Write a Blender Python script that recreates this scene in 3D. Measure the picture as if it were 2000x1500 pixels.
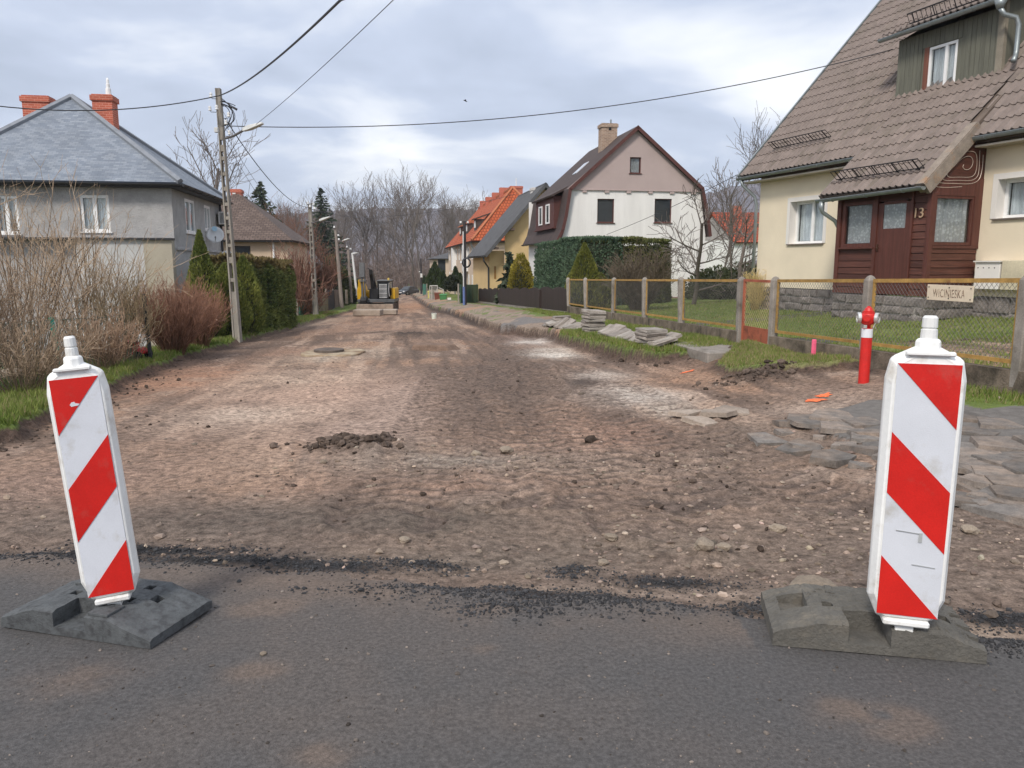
import bpy, bmesh, math, random
import numpy as np
from mathutils import Vector, Matrix
for o in list(bpy.data.objects): bpy.data.objects.remove(o)
random.seed(7); rng = np.random.default_rng(7)
SC = bpy.context.scene
COL = SC.collection
# ---------------------------------------------------------------- camera
PITCH = math.atan(235/1500.0); FPX = 1500.0; EYE = 1.57
cam_d = bpy.data.cameras.new('camera'); cam = bpy.data.objects.new('camera', cam_d); COL.objects.link(cam)
cam.location = (0, 0, EYE); cam.rotation_euler = (math.pi/2-PITCH, 0, 0)
cam_d.sensor_width = 36; cam_d.lens = 36*FPX/2000; cam_d.clip_start = .05; cam_d.clip_end = 6000
SC.camera = cam
# ---------------------------------------------------------------- sky, sun, exposure
SUN_EL, SUN_AZ = math.radians(44), math.radians(207)      # compass-like azimuth: 0 = +Y, clockwise; sun behind the camera, left
W = bpy.data.worlds.new('World'); SC.world = W; W.use_nodes = True
def build_sky():
    nt = W.node_tree; nt.nodes.clear(); N = nt.nodes.new; L = nt.links.new
    out = N('ShaderNodeOutputWorld'); bg = N('ShaderNodeBackground'); bg.inputs[1].default_value = .1
    sky = N('ShaderNodeTexSky'); sky.sky_type = 'NISHITA'; sky.sun_disc = False
    sky.sun_elevation = SUN_EL; sky.sun_rotation = SUN_AZ; sky.air_density = 1; sky.dust_density = 2
    tc = N('ShaderNodeTexCoord'); sep = N('ShaderNodeSeparateXYZ'); L(tc.outputs['Generated'], sep.inputs[0])
    zz = N('ShaderNodeMath'); zz.operation = 'ABSOLUTE'; L(sep.outputs[2], zz.inputs[0])
    za = N('ShaderNodeMath'); za.operation = 'ADD'; L(zz.outputs[0], za.inputs[0]); za.inputs[1].default_value = .16
    dx = N('ShaderNodeMath'); dx.operation = 'DIVIDE'; L(sep.outputs[0], dx.inputs[0]); L(za.outputs[0], dx.inputs[1])
    dy = N('ShaderNodeMath'); dy.operation = 'DIVIDE'; L(sep.outputs[1], dy.inputs[0]); L(za.outputs[0], dy.inputs[1])
    cb = N('ShaderNodeCombineXYZ'); L(dx.outputs[0], cb.inputs[0]); L(dy.outputs[0], cb.inputs[1]); cb.inputs[2].default_value = SKY_SEED
    n1 = N('ShaderNodeTexNoise'); n1.inputs['Scale'].default_value = .95; n1.inputs['Detail'].default_value = 5; n1.inputs['Roughness'].default_value = .52; n1.inputs['Distortion'].default_value = .35
    L(cb.outputs[0], n1.inputs['Vector'])
    r = N('ShaderNodeValToRGB'); L(n1.outputs[0], r.inputs[0])
    e = r.color_ramp.elements
    e[0].position = .34; e[0].color = (.42, .475, .59, 1)
    e[1].position = .67; e[1].color = (.97, .975, .985, 1)
    m = e.new(.45); m.color = (.51, .57, .70, 1)
    m = e.new(.555); m.color = (.75, .785, .855, 1)
    sc = N('ShaderNodeMix'); sc.data_type = 'RGBA'; sc.blend_type = 'MULTIPLY'; sc.inputs[0].default_value = 1
    L(r.outputs[0], sc.inputs[6]); sc.inputs[7].default_value = (SKY_K, SKY_K, SKY_K, 1)
    mx = N('ShaderNodeMix'); mx.data_type = 'RGBA'; mx.inputs[0].default_value = .93
    L(sky.outputs[0], mx.inputs[6]); L(sc.outputs[2], mx.inputs[7])
    L(mx.outputs[2], bg.inputs[0]); L(bg.outputs[0], out.inputs[0])
SKY_SEED = 3.3; SKY_K = 8.8
build_sky()
sun_d = bpy.data.lights.new('sun', 'SUN'); sun_d.energy = 2.0; sun_d.angle = math.radians(12); sun_d.color = (1, .93, .84)
sun = bpy.data.objects.new('sun', sun_d); COL.objects.link(sun); sun.location = (-20, -40, 40)
sv = Vector((math.sin(SUN_AZ)*math.cos(SUN_EL), math.cos(SUN_AZ)*math.cos(SUN_EL), math.sin(SUN_EL)))
sun.rotation_euler = sv.to_track_quat('Z', 'Y').to_euler()
VS = SC.view_settings; VS.view_transform = 'Standard'; VS.look = 'None'; VS.exposure = .58; VS.gamma = 1; VS.use_curve_mapping = False
SC.render.engine = 'CYCLES'
# ---------------------------------------------------------------- pixel -> direction helpers (2000 x 1500 pixels)
CP, SP = math.cos(PITCH), math.sin(PITCH)
CAM = np.array([0, 0, EYE])
def ray(x, y):
    a = (x-1000)/FPX; b = -(y-750)/FPX
    return np.array([a, CP+b*SP, -SP+b*CP])
def atY(x, y, Y):
    d = ray(x, y); return CAM+d*(Y/d[1])
def hit(x, y, O, Nn):
    d = ray(x, y); return CAM+d*(np.dot(np.asarray(O)-CAM, Nn)/np.dot(d, Nn))
# ---------------------------------------------------------------- numpy noise
def _hash(ix, iy, s):
    h = (ix.astype(np.int64)*374761393 + iy.astype(np.int64)*668265263 + s*1442695041) & 0xffffffff
    h = ((h ^ (h >> 13))*1274126177) & 0xffffffff
    return ((h ^ (h >> 16)) & 0xffff)/65535.0
def vnoise(x, y, s=0):
    x = np.asarray(x, float); y = np.asarray(y, float)
    x, y = np.broadcast_arrays(x, y)
    ix = np.floor(x); iy = np.floor(y); fx = x-ix; fy = y-iy
    ux = fx*fx*fx*(fx*(fx*6-15)+10); uy = fy*fy*fy*(fy*(fy*6-15)+10)
    a = _hash(ix, iy, s); b = _hash(ix+1, iy, s); c = _hash(ix, iy+1, s); d = _hash(ix+1, iy+1, s)
    return ((a*(1-ux)+b*ux)*(1-uy)+(c*(1-ux)+d*ux)*uy)*2-1
def fbm(x, y, oct=4, s=0, gain=.5):
    v = 0; a = 1.; f = 1.; t = 0
    for i in range(oct):
        v = v+a*vnoise(np.asarray(x)*f+13.7*i, np.asarray(y)*f-7.1*i, s+i); t += a; a *= gain; f *= 2.03
    return v/t
def sst(a, b, x):
    t = np.clip((np.asarray(x, float)-a)/(b-a), 0, 1); return t*t*(3-2*t)
# ---------------------------------------------------------------- object helpers
def tag(o, label=None, cat=None, group=None, kind=None):
    if label: o['label'] = label
    if cat: o['category'] = cat
    if group: o['group'] = group
    if kind: o['kind'] = kind
    return o
def thing(name, label, cat, loc=(0, 0, 0), group=None):
    o = bpy.data.objects.new(name, None); COL.objects.link(o); o.location = tuple(float(v) for v in loc); o.empty_display_size = .1
    return tag(o, label, cat, group)
def absloc(o):
    v = Vector(o.location)
    while o.parent: o = o.parent; v += Vector(o.location)
    return v
def link(name, me, mat, parent=None, loc=None, smooth=False):
    o = bpy.data.objects.new(name, me); COL.objects.link(o)
    if mat is not None and not me.materials: me.materials.append(mat)
    loc = Vector(loc if loc is not None else (0, 0, 0))
    if parent: o.parent = parent; loc = loc-absloc(parent)
    o.location = loc
    return o
def Fm(O, ax, ay=None, az=(0, 0, 1)):
    ax = Vector(ax).normalized(); az = Vector(az).normalized()
    ay = Vector(ay).normalized() if ay is not None else az.cross(ax).normalized()
    m = Matrix.Identity(4)
    for i in range(3): m[i][0] = ax[i]; m[i][1] = ay[i]; m[i][2] = az[i]; m[i][3] = O[i]
    return m
def RZ(O, deg): return Matrix.Translation(Vector([float(v) for v in O])) @ Matrix.Rotation(math.radians(deg), 4, 'Z')
class MB:
    def __init__(s, M=None): s.v = []; s.f = []; s.M = M or Matrix.Identity(4)
    def add(s, vs, fs):
        b = len(s.v)
        for p in vs: s.v.append(s.M @ Vector([float(c) for c in p]))
        for f in fs: s.f.append([i+b for i in f])
        return s
    def box(s, c, d, R=None, taper=None):
        vs = []
        for z in (-1, 1):
            for y in (-1, 1):
                for x in (-1, 1):
                    k = taper if (taper and z > 0) else 1
                    p = Vector((x*d[0]/2*k, y*d[1]/2*k, z*d[2]/2))
                    if R is not None: p = R @ p
                    vs.append(p+Vector([float(q) for q in c]))
        return s.add(vs, [[0, 2, 3, 1], [4, 5, 7, 6], [0, 1, 5, 4], [2, 6, 7, 3], [0, 4, 6, 2], [1, 3, 7, 5]])
    def bx(s, x0, x1, y0, y1, z0, z1): return s.box(((x0+x1)/2, (y0+y1)/2, (z0+z1)/2), (abs(x1-x0), abs(y1-y0), abs(z1-z0)))
    def prism(s, poly, a0, a1, axis='y'):
        n = len(poly)
        def P(q, a): return (q[0], a, q[1]) if axis == 'y' else ((a, q[0], q[1]) if axis == 'x' else (q[0], q[1], a))
        vs = [P(q, a0) for q in poly]+[P(q, a1) for q in poly]
        return s.add(vs, [list(range(n))[::-1], list(range(n, 2*n))]+[[i, (i+1) % n, n+(i+1) % n, n+i] for i in range(n)])
    def tube(s, pts, r, n=6, cap=True):
        pts = [Vector([float(c) for c in p]) for p in pts]
        rs = r if hasattr(r, '__len__') else [r]*len(pts)
        vs = []; fs = []; up = None
        for i, p in enumerate(pts):
            t = (pts[min(i+1, len(pts)-1)]-pts[max(i-1, 0)]).normalized()
            if up is None: up = Vector((0, 0, 1)) if abs(t.z) < .9 else Vector((1, 0, 0))
            x = (up-t*up.dot(t)).normalized(); y = t.cross(x); up = x
            for k in range(n):
                a = 2*math.pi*k/n; vs.append(p+(x*math.cos(a)+y*math.sin(a))*rs[i])
        for i in range(len(pts)-1):
            for k in range(n):
                k2 = (k+1) % n; fs.append([i*n+k, i*n+k2, (i+1)*n+k2, (i+1)*n+k])
        if cap: fs.append(list(range(n))[::-1]); fs.append([(len(pts)-1)*n+k for k in range(n)])
        return s.add(vs, fs)
    def lathe(s, prof, n=16, c=(0, 0, 0), axis=None):
        vs = []; fs = []; c = Vector([float(q) for q in c])
        q = Vector((0, 0, 1)).rotation_difference(Vector(axis)) if axis is not None else None
        for r, z in prof:
            for k in range(n):
                a = 2*math.pi*k/n; p = Vector((r*math.cos(a), r*math.sin(a), z))
                if q: p = q @ p
                vs.append(p+c)
        m = len(prof)
        for i in range(m-1):
            for k in range(n):
                k2 = (k+1) % n; fs.append([i*n+k, i*n+k2, (i+1)*n+k2, (i+1)*n+k])
        fs.append(list(range(n))[::-1]); fs.append([(m-1)*n+k for k in range(n)])
        return s.add(vs, fs)
    def quad(s, a, b, c, d): return s.add([a, b, c, d], [[0, 1, 2, 3]])
    def build(s, name, mat, parent=None, smooth=False, bevel=0, uv=None, seg=1):
        me = bpy.data.meshes.new(name)
        V = np.array([tuple(p) for p in s.v]) if s.v else np.zeros((0, 3))
        c = (V.min(0)+V.max(0))/2 if len(V) else np.zeros(3)
        me.from_pydata((V-c).tolist(), [], s.f)
        if bevel:
            bm = bmesh.new(); bm.from_mesh(me)
            bmesh.ops.remove_doubles(bm, verts=bm.verts, dist=1e-5)
            ed = [e for e in bm.edges if len(e.link_faces) == 2 and e.calc_face_angle(0) > .5]
            bmesh.ops.bevel(bm, geom=ed, offset=bevel, segments=seg, affect='EDGES', clamp_overlap=True)
            bm.to_mesh(me); bm.free()
        if uv:
            ul = me.uv_layers.new(name='UVMap')
            for l in me.loops:
                p = me.vertices[l.vertex_index].co+Vector(c); ul.data[l.index].uv = uv(p)
        if smooth:
            for p in me.polygons: p.use_smooth = True
        me.update()
        return link(name, me, mat, parent, c)
def npmesh(name, V, Fq, mat, parent=None, smooth=False, col=None, center=True):
    V = np.asarray(V, np.float32); Fq = np.asarray(Fq, np.int32)
    c = (V.min(0)+V.max(0))/2 if center else np.zeros(3)
    V = V-c
    k = Fq.shape[1]; me = bpy.data.meshes.new(name)
    me.vertices.add(len(V)); me.vertices.foreach_set('co', V.astype(np.float32).ravel())
    me.loops.add(len(Fq)*k); me.loops.foreach_set('vertex_index', Fq.ravel())
    me.polygons.add(len(Fq)); me.polygons.foreach_set('loop_start', np.arange(0, len(Fq)*k, k, dtype=np.int32))
    try: me.polygons.foreach_set('loop_total', np.full(len(Fq), k, np.int32))
    except Exception: pass
    me.polygons.foreach_set('use_smooth', np.full(len(Fq), smooth))
    me.update(calc_edges=True); me.validate()
    if col is not None:
        at = me.color_attributes.new('Col', 'FLOAT_COLOR', 'POINT')
        C4 = np.ones((len(V), 4), np.float32); C4[:, :3] = col; at.data.foreach_set('color', C4.ravel())
    return link(name, me, mat, parent, c)
def dup(root, loc, rz=0, sc=1, label=None):
    r = root.copy(); COL.objects.link(r); r.location = tuple(float(v) for v in loc); r.rotation_euler = (0, 0, rz); r.scale = (sc,)*3 if not hasattr(sc, '__len__') else sc
    if label: r['label'] = label
    for ch in list(root.children):
        c = ch.copy(); COL.objects.link(c); c.parent = r
        for g in list(ch.children):
            d = g.copy(); COL.objects.link(d); d.parent = c
    return r
def piece(src, parent, loc, rot=(0, 0, 0), sc=(1, 1, 1)):       # alike piece that shares mesh data
    o = src.copy(); COL.objects.link(o); o.parent = parent
    o.location = Vector([float(v) for v in loc])-(absloc(parent) if parent else Vector()); o.rotation_euler = rot; o.scale = sc
    return o
# ---------------------------------------------------------------- materials
def srgb(h):
    h = h.lstrip('#'); v = [int(h[i:i+2], 16)/255 for i in (0, 2, 4)]
    return tuple(c/12.92 if c <= .04045 else ((c+.055)/1.055)**2.4 for c in v)
MATS = {}
def mat(name, col, rough=.8, var=.18, scale=3., bump=.15, bscale=40., rv=.08, metal=0, spec=.35, col2=None, s2=1.5, t2=(.55, .7), attr=None, stretch=None, trans=0, alpha=None, dist=.01, detail=5):
    if name in MATS: return MATS[name]
    if isinstance(col, str): col = srgb(col)
    if isinstance(col2, str): col2 = srgb(col2)
    m = bpy.data.materials.new(name); m.use_nodes = True; nt = m.node_tree; N = nt.nodes.new; L = nt.links.new
    b = nt.nodes['Principled BSDF']; b.inputs['Roughness'].default_value = rough; b.inputs['Metallic'].default_value = metal
    b.inputs['Specular IOR Level'].default_value = spec
    tc = N('ShaderNodeTexCoord'); oi = N('ShaderNodeObjectInfo')
    mul = N('ShaderNodeMath'); mul.operation = 'MULTIPLY'; L(oi.outputs['Random'], mul.inputs[0]); mul.inputs[1].default_value = 53.
    vec = N('ShaderNodeVectorMath'); vec.operation = 'ADD'; L(tc.outputs['Object'], vec.inputs[0]); L(mul.outputs[0], vec.inputs[1])
    v = vec.outputs[0]
    if stretch:
        mp = N('ShaderNodeVectorMath'); mp.operation = 'MULTIPLY'; L(v, mp.inputs[0]); mp.inputs[1].default_value = stretch; v = mp.outputs[0]
    n1 = N('ShaderNodeTexNoise'); n1.inputs['Scale'].default_value = scale; n1.inputs['Detail'].default_value = detail; n1.inputs['Roughness'].default_value = .6; L(v, n1.inputs['Vector'])
    n2 = N('ShaderNodeTexNoise'); n2.inputs['Scale'].default_value = bscale; n2.inputs['Detail'].default_value = 3; n2.inputs['Roughness'].default_value = .65; L(v, n2.inputs['Vector'])
    mr = N('ShaderNodeMapRange'); mr.inputs[1].default_value = .3; mr.inputs[2].default_value = .7; mr.inputs[3].default_value = 1-var; mr.inputs[4].default_value = 1+var; L(n1.outputs[0], mr.inputs[0])
    mr2 = N('ShaderNodeMapRange'); mr2.inputs[1].default_value = .3; mr2.inputs[2].default_value = .7; mr2.inputs[3].default_value = 1-var*.6; mr2.inputs[4].default_value = 1+var*.6; L(n2.outputs[0], mr2.inputs[0])
    mr3 = N('ShaderNodeMapRange'); mr3.inputs[3].default_value = 1-rv; mr3.inputs[4].default_value = 1+rv; L(oi.outputs['Random'], mr3.inputs[0])
    p1 = N('ShaderNodeMath'); p1.operation = 'MULTIPLY'; L(mr.outputs[0], p1.inputs[0]); L(mr2.outputs[0], p1.inputs[1])
    p2 = N('ShaderNodeMath'); p2.operation = 'MULTIPLY'; L(p1.outputs[0], p2.inputs[0]); L(mr3.outputs[0], p2.inputs[1])
    if attr:
        at = N('ShaderNodeAttribute'); at.attribute_name = attr; base = at.outputs['Color']
    else:
        rgb = N('ShaderNodeRGB'); rgb.outputs[0].default_value = (*col, 1); base = rgb.outputs[0]
    if col2:
        n3 = N('ShaderNodeTexNoise'); n3.inputs['Scale'].default_value = s2; n3.inputs['Detail'].default_value = 6; n3.inputs['Roughness'].default_value = .65; L(v, n3.inputs['Vector'])
        m3 = N('ShaderNodeMapRange'); m3.inputs[1].default_value = t2[0]; m3.inputs[2].default_value = t2[1]; L(n3.outputs[0], m3.inputs[0])
        mx = N('ShaderNodeMix'); mx.data_type = 'RGBA'; L(m3.outputs[0], mx.inputs[0]); L(base, mx.inputs[6]); mx.inputs[7].default_value = (*col2, 1); base = mx.outputs[2]
    sc = N('ShaderNodeVectorMath'); sc.operation = 'SCALE'; L(base, sc.inputs[0]); L(p2.outputs[0], sc.inputs['Scale'])
    L(sc.outputs[0], b.inputs['Base Color'])
    if bump:
        bp = N('ShaderNodeBump'); bp.inputs['Strength'].default_value = bump; bp.inputs['Distance'].default_value = dist
        L(n2.outputs[0], bp.inputs['Height']); L(bp.outputs[0], b.inputs['Normal'])
    if trans:
        tr = N('ShaderNodeBsdfTranslucent'); L(sc.outputs[0], tr.inputs[0]); ms = N('ShaderNodeMixShader'); ms.inputs[0].default_value = trans
        L(b.outputs[0], ms.inputs[1]); L(tr.outputs[0], ms.inputs[2]); L(ms.outputs[0], nt.nodes['Material Output'].inputs[0])
    m['bsdf'] = 1
    MATS[name] = m; return m
def glass_mat():
    m = bpy.data.materials.new('window_glass'); m.use_nodes = True; nt = m.node_tree; nt.nodes.clear(); N = nt.nodes.new; L = nt.links.new
    o = N('ShaderNodeOutputMaterial'); t = N('ShaderNodeBsdfTransparent'); t.inputs[0].default_value = (.93, .95, .95, 1); g = N('ShaderNodeBsdfGlossy'); g.inputs['Roughness'].default_value = .02
    lw = N('ShaderNodeLayerWeight'); lw.inputs[0].default_value = .2; mr = N('ShaderNodeMapRange'); mr.inputs[3].default_value = .03; mr.inputs[4].default_value = .45; L(lw.outputs['Fresnel'], mr.inputs[0])
    nz = N('ShaderNodeTexNoise'); nz.inputs['Scale'].default_value = 2; bp = N('ShaderNodeBump'); bp.inputs['Strength'].default_value = .03; L(nz.outputs[0], bp.inputs['Height']); L(bp.outputs[0], g.inputs['Normal'])
    ms = N('ShaderNodeMixShader'); L(mr.outputs[0], ms.inputs[0]); L(t.outputs[0], ms.inputs[1]); L(g.outputs[0], ms.inputs[2]); L(ms.outputs[0], o.inputs[0])
    return m
GLASS = glass_mat()
DARKGLASS = mat('dark_window_glass', (.035, .04, .045), rough=.06, var=.2, scale=.7, bump=.02, bscale=2, spec=.6)
WHITEP = mat('white_plastic_frame', (.78, .78, .77), rough=.35, var=.05, scale=6, bump=.02, rv=.03)
ROOMDARK = mat('painted_room_dimness', (.10, .09, .085), rough=.95, var=.2, scale=1)  # dark wall colour stands for the dimness inside the rooms
def lace_mat():
    m = bpy.data.materials.new('lace_curtain'); m.use_nodes = True; nt = m.node_tree; N = nt.nodes.new; L = nt.links.new
    b = nt.nodes['Principled BSDF']; b.inputs['Roughness'].default_value = .9
    tc = N('ShaderNodeTexCoord'); oi = N('ShaderNodeObjectInfo')
    vo = N('ShaderNodeTexVoronoi'); vo.inputs['Scale'].default_value = 16; L(tc.outputs['Object'], vo.inputs['Vector'])
    nz = N('ShaderNodeTexNoise'); nz.inputs['Scale'].default_value = 9; nz.inputs['Detail'].default_value = 4; L(tc.outputs['Object'], nz.inputs['Vector'])
    ad = N('ShaderNodeMath'); ad.operation = 'MULTIPLY_ADD'; L(vo.outputs[0], ad.inputs[0]); ad.inputs[1].default_value = .9; L(nz.outputs[0], ad.inputs[2])
    r = N('ShaderNodeValToRGB'); L(ad.outputs[0], r.inputs[0]); r.color_ramp.elements[0].position = .62; r.color_ramp.elements[0].color = (.86, .86, .87, 1); r.color_ramp.elements[1].position = .95; r.color_ramp.elements[1].color = (.56, .56, .58, 1)
    L(r.outputs[0], b.inputs['Base Color'])
    tr = N('ShaderNodeBsdfTranslucent'); L(r.outputs[0], tr.inputs[0]); ms = N('ShaderNodeMixShader'); ms.inputs[0].default_value = .25
    L(b.outputs[0], ms.inputs[1]); L(tr.outputs[0], ms.inputs[2]); L(ms.outputs[0], nt.nodes['Material Output'].inputs[0]); return m
LACE = lace_mat()
SHEER = mat('sheer_curtain', (.68, .70, .72), rough=.9, var=.25, scale=2, bump=.1, bscale=20, stretch=(6, 6, .6))
# ================================================================ GROUND
RY = [-60, 0, 3, 60, 113, 140, 200, 3000]; RZv = [0, 0, 0, -1.71, -3.1, -3.75, -4.5, -4.5]
FY = [-60, 0, 10.7, 14.6, 28, 55, 113, 160, 3000]; FZv = [.3, .3, .14, .06, -.24, -1.2, -2.75, -4.1, -4.3]
def R0(X, Y):
    return np.interp(Y, RY, RZv)+.012*np.clip(X, -10, 6)*np.clip((np.asarray(Y)-3)/6, 0, 1)
def XF(Y): return np.where(np.asarray(Y) < 60, 6.8-np.asarray(Y)/6., -3.2-(np.asarray(Y)-60)*.14)      # line of the right-hand fences
def ZF(Y): return np.interp(Y, FY, FZv)
LY = [-60, 2, 4.6, 5.6, 6.6, 7.58, 9.06, 12.07, 15.6, 21.6, 30.5, 57, 113, 160, 400]
LX = [-9, -9, -8, -6.4, -5.4, -5.16, -5.53, -6.26, -7.0, -7.66, -8.63, -11.4, -19, -26, -60]
def LL(Y): return np.interp(Y, LY, LX)
def LIPX(Y): return np.interp(Y, [14.2, 16.56, 21.4, 24.5, 38.8, 52, 113, 160, 400], [2.75, 2.0, 1.15, -.25, -2.45, -5.2, -14.3, -21.5, -55])
def poly_sd(X, Y, poly):
    X = np.asarray(X, float); Y = np.asarray(Y, float); d2 = np.full(X.shape, 1e9); ins = np.zeros(X.shape, bool); n = len(poly)
    for i in range(n):
        ax, ay = poly[i][:2]; bx, by = poly[(i+1) % n][:2]; ex, ey = bx-ax, by-ay
        t = np.clip(((X-ax)*ex+(Y-ay)*ey)/(ex*ex+ey*ey+1e-12), 0, 1)
        d2 = np.minimum(d2, (X-ax-t*ex)**2+(Y-ay-t*ey)**2)
        if ay != by:
            c = ((ay > Y) != (by > Y)) & (X < (bx-ax)*(Y-ay)/(by-ay)+ax); ins ^= c
    d = np.sqrt(d2); return np.where(ins, d, -d)
def Gs(X, Y):                                   # smooth ground without cuts
    X = np.asarray(X, float); Y = np.asarray(Y, float)
    r = R0(X, Y); xf = XF(Y); zf = ZF(Y)
    near = sst(15.5, 13.5, Y)
    xs = 2.4*near+(LIPX(Y)-.4)*(1-near)
    t = sst(0, 1, (X-xs)/np.maximum(xf-xs, .5))
    z = r*(1-t)+zf*t
    z = z+np.clip((X-xf)*.06, 0, .45)*(X > xf)
    dl = LL(Y)-X
    z = z-(.9*sst(.9, 4.5, dl)*sst(10, 17, Y)*sst(70, 45, Y))
    return z
def gp(x, y, off=0., fn=None):
    d = ray(x, y); fn = fn or Gs; t = 3.; lo = .5; prev = None
    for tt in np.geomspace(1.5, 260, 900):
        p = CAM+d*tt
        if p[2] < float(fn(p[0], p[1]))+off:
            a, b = tt/1.006, tt
            for _ in range(24):
                m = (a+b)/2; p = CAM+d*m
                if p[2] < float(fn(p[0], p[1]))+off: b = m
                else: a = m
            return CAM+d*b
    return CAM+d*200
def px(*pts): return [tuple(gp(*p)[:2]) for p in pts]
RIGHTB = [(3.95, 14.45), (3.4, 14.0), (2.78, 14.15), (2.25, 15.4), (2.0, 16.56), (1.45, 19.), (1.15, 21.4), (-.25, 24.5), (-1.2, 30), (-2.45, 38.8), (-5.2, 52), (-14.3, 113), (-21.5, 160), (-55, 400), (300, 400), (300, 13.3), (5.2, 13.3)]
LAWNC = px((1398, 718), (1432, 731), (1525, 736), (1600, 724), (1660, 716), (1690, 712))+[(6.2, 10.9), (6.2, 13.6), (4.9, 14.2), (4.3, 14.1)]
LAWND = px((1862, 742), (1868, 800), (1915, 812), (2000, 806), (2080, 800), (2300, 800), (2300, 735))
WALK = px((1535, 824), (1640, 806), (1700, 790), (1850, 792), (2000, 802), (2300, 806), (2300, 1060), (2100, 1018), (1985, 985), (1890, 940), (1780, 902), (1680, 878), (1600, 848))
AX = [-40, -6, -2.83, -2.02, -1.07, -.25, .71, 1.17, 2.13, 3, 6, 40]; AYv = [4.6, 4.35, 4.04, 3.96, 3.8, 3.56, 3.36, 3.29, 3.0, 2.75, 2.2, 2]
def asph_d(X, Y): return np.interp(X, AX, AYv)-Y+.06*fbm(X*1.9, Y*1.9, 3, 5)+.04*fbm(X*9, Y*9, 2, 6)
def cuts(X, Y):
    wob = .14*fbm(X*1.3, Y*1.3, 3, 21)+.05*fbm(X*6, Y*6, 2, 22)
    dl = LL(Y)-X+wob
    db = poly_sd(X, Y, RIGHTB)+wob*.8
    dc = poly_sd(X, Y, LAWNC)+wob*.6
    return dl, db, dc
TRK = [[(1010, 965), (985, 850), (962, 760), (975, 700), (930, 660), (890, 636)], [(1190, 965), (1110, 840), (1060, 760), (1040, 710), (960, 660)],
       [(1345, 965), (1250, 850), (1180, 780), (1120, 720)], [(760, 1000), (830, 890), (860, 800), (885, 720)], [(1640, 985), (1450, 890), (1300, 800), (1180, 740)],
       [(820, 980), (850, 860), (880, 780)], [(1080, 965), (1040, 850), (1010, 770)], [(1265, 1010), (1200, 880)], [(1130, 940), (1140, 780)], [(930, 960), (905, 800)], [(1420, 960), (1330, 850)], [(1240, 940), (1200, 790)]]
TRKW = [[np.array(gp(*p)[:2]) for p in t] for t in TRK]
def tracks(X, Y):
    z = np.zeros(X.shape); mk = np.zeros(X.shape); tr = np.zeros(X.shape)
    for k, P in enumerate(TRKW):
        best = np.full(X.shape, 1e9); lat = np.zeros(X.shape); S = np.zeros(X.shape); acc = 0.
        for i in range(len(P)-1):
            e = P[i+1]-P[i]; Ln = np.linalg.norm(e); e = e/Ln
            t = np.clip((X-P[i][0])*e[0]+(Y-P[i][1])*e[1], 0, Ln)
            qx = X-P[i][0]-t*e[0]; qy = Y-P[i][1]-t*e[1]; d = np.hypot(qx, qy)
            m = d < best; best = np.where(m, d, best); lat = np.where(m, qx*e[1]-qy*e[0], lat); S = np.where(m, acc+t, S); acc += Ln
        w = (.30, .30, .30, .40, .30, .26, .34, .36, .36)[k % 9]
        n = fbm(X*1.1+k*7, Y*1.1, 2, 60+k)
        msk = sst(w+.08, w-.03, best)*np.clip(.8+n*.9, 0, 1)
        tread = np.sin(2*math.pi*(S+abs(lat)*.45*(1 if k % 2 else -1)+.035*vnoise(X*4, Y*4, 71))/.21)
        zz = msk*(-.022+.013*tread)+.022*np.exp(-((best-w-.06)/.06)**2)*sst(.6, .3, best)
        z = np.where(msk > mk*1.02, zz, np.where(mk > .3, z, z+zz)); tr = np.where(msk > mk, tread, tr); mk = np.maximum(mk, msk)
    mk = mk*(.22+.78*sst(.05, .75, -tr))  # mask mostly picks the tread troughs, for painted shadow lines
    return z, mk
MOUND = [((690, 872), .36, .09, 3), ((640, 876), .18, .05, 4), ((735, 884), .2, .05, 4), ((1480, 742), .55, .14, 5), ((1370, 1075), .16, .06, 6), ((1530, 1030), .2, .04, 6), ((1240, 1040), .12, .04, 6),
         ((800, 655), .9, .12, 7), ((740, 650), .6, .08, 7), ((1390, 815), .4, .05, 7), ((880, 668), .5, .06, 8)]
MOUNDW = [(gp(*m[0])[:2], m[1], m[2], m[3]) for m in MOUND]
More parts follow.
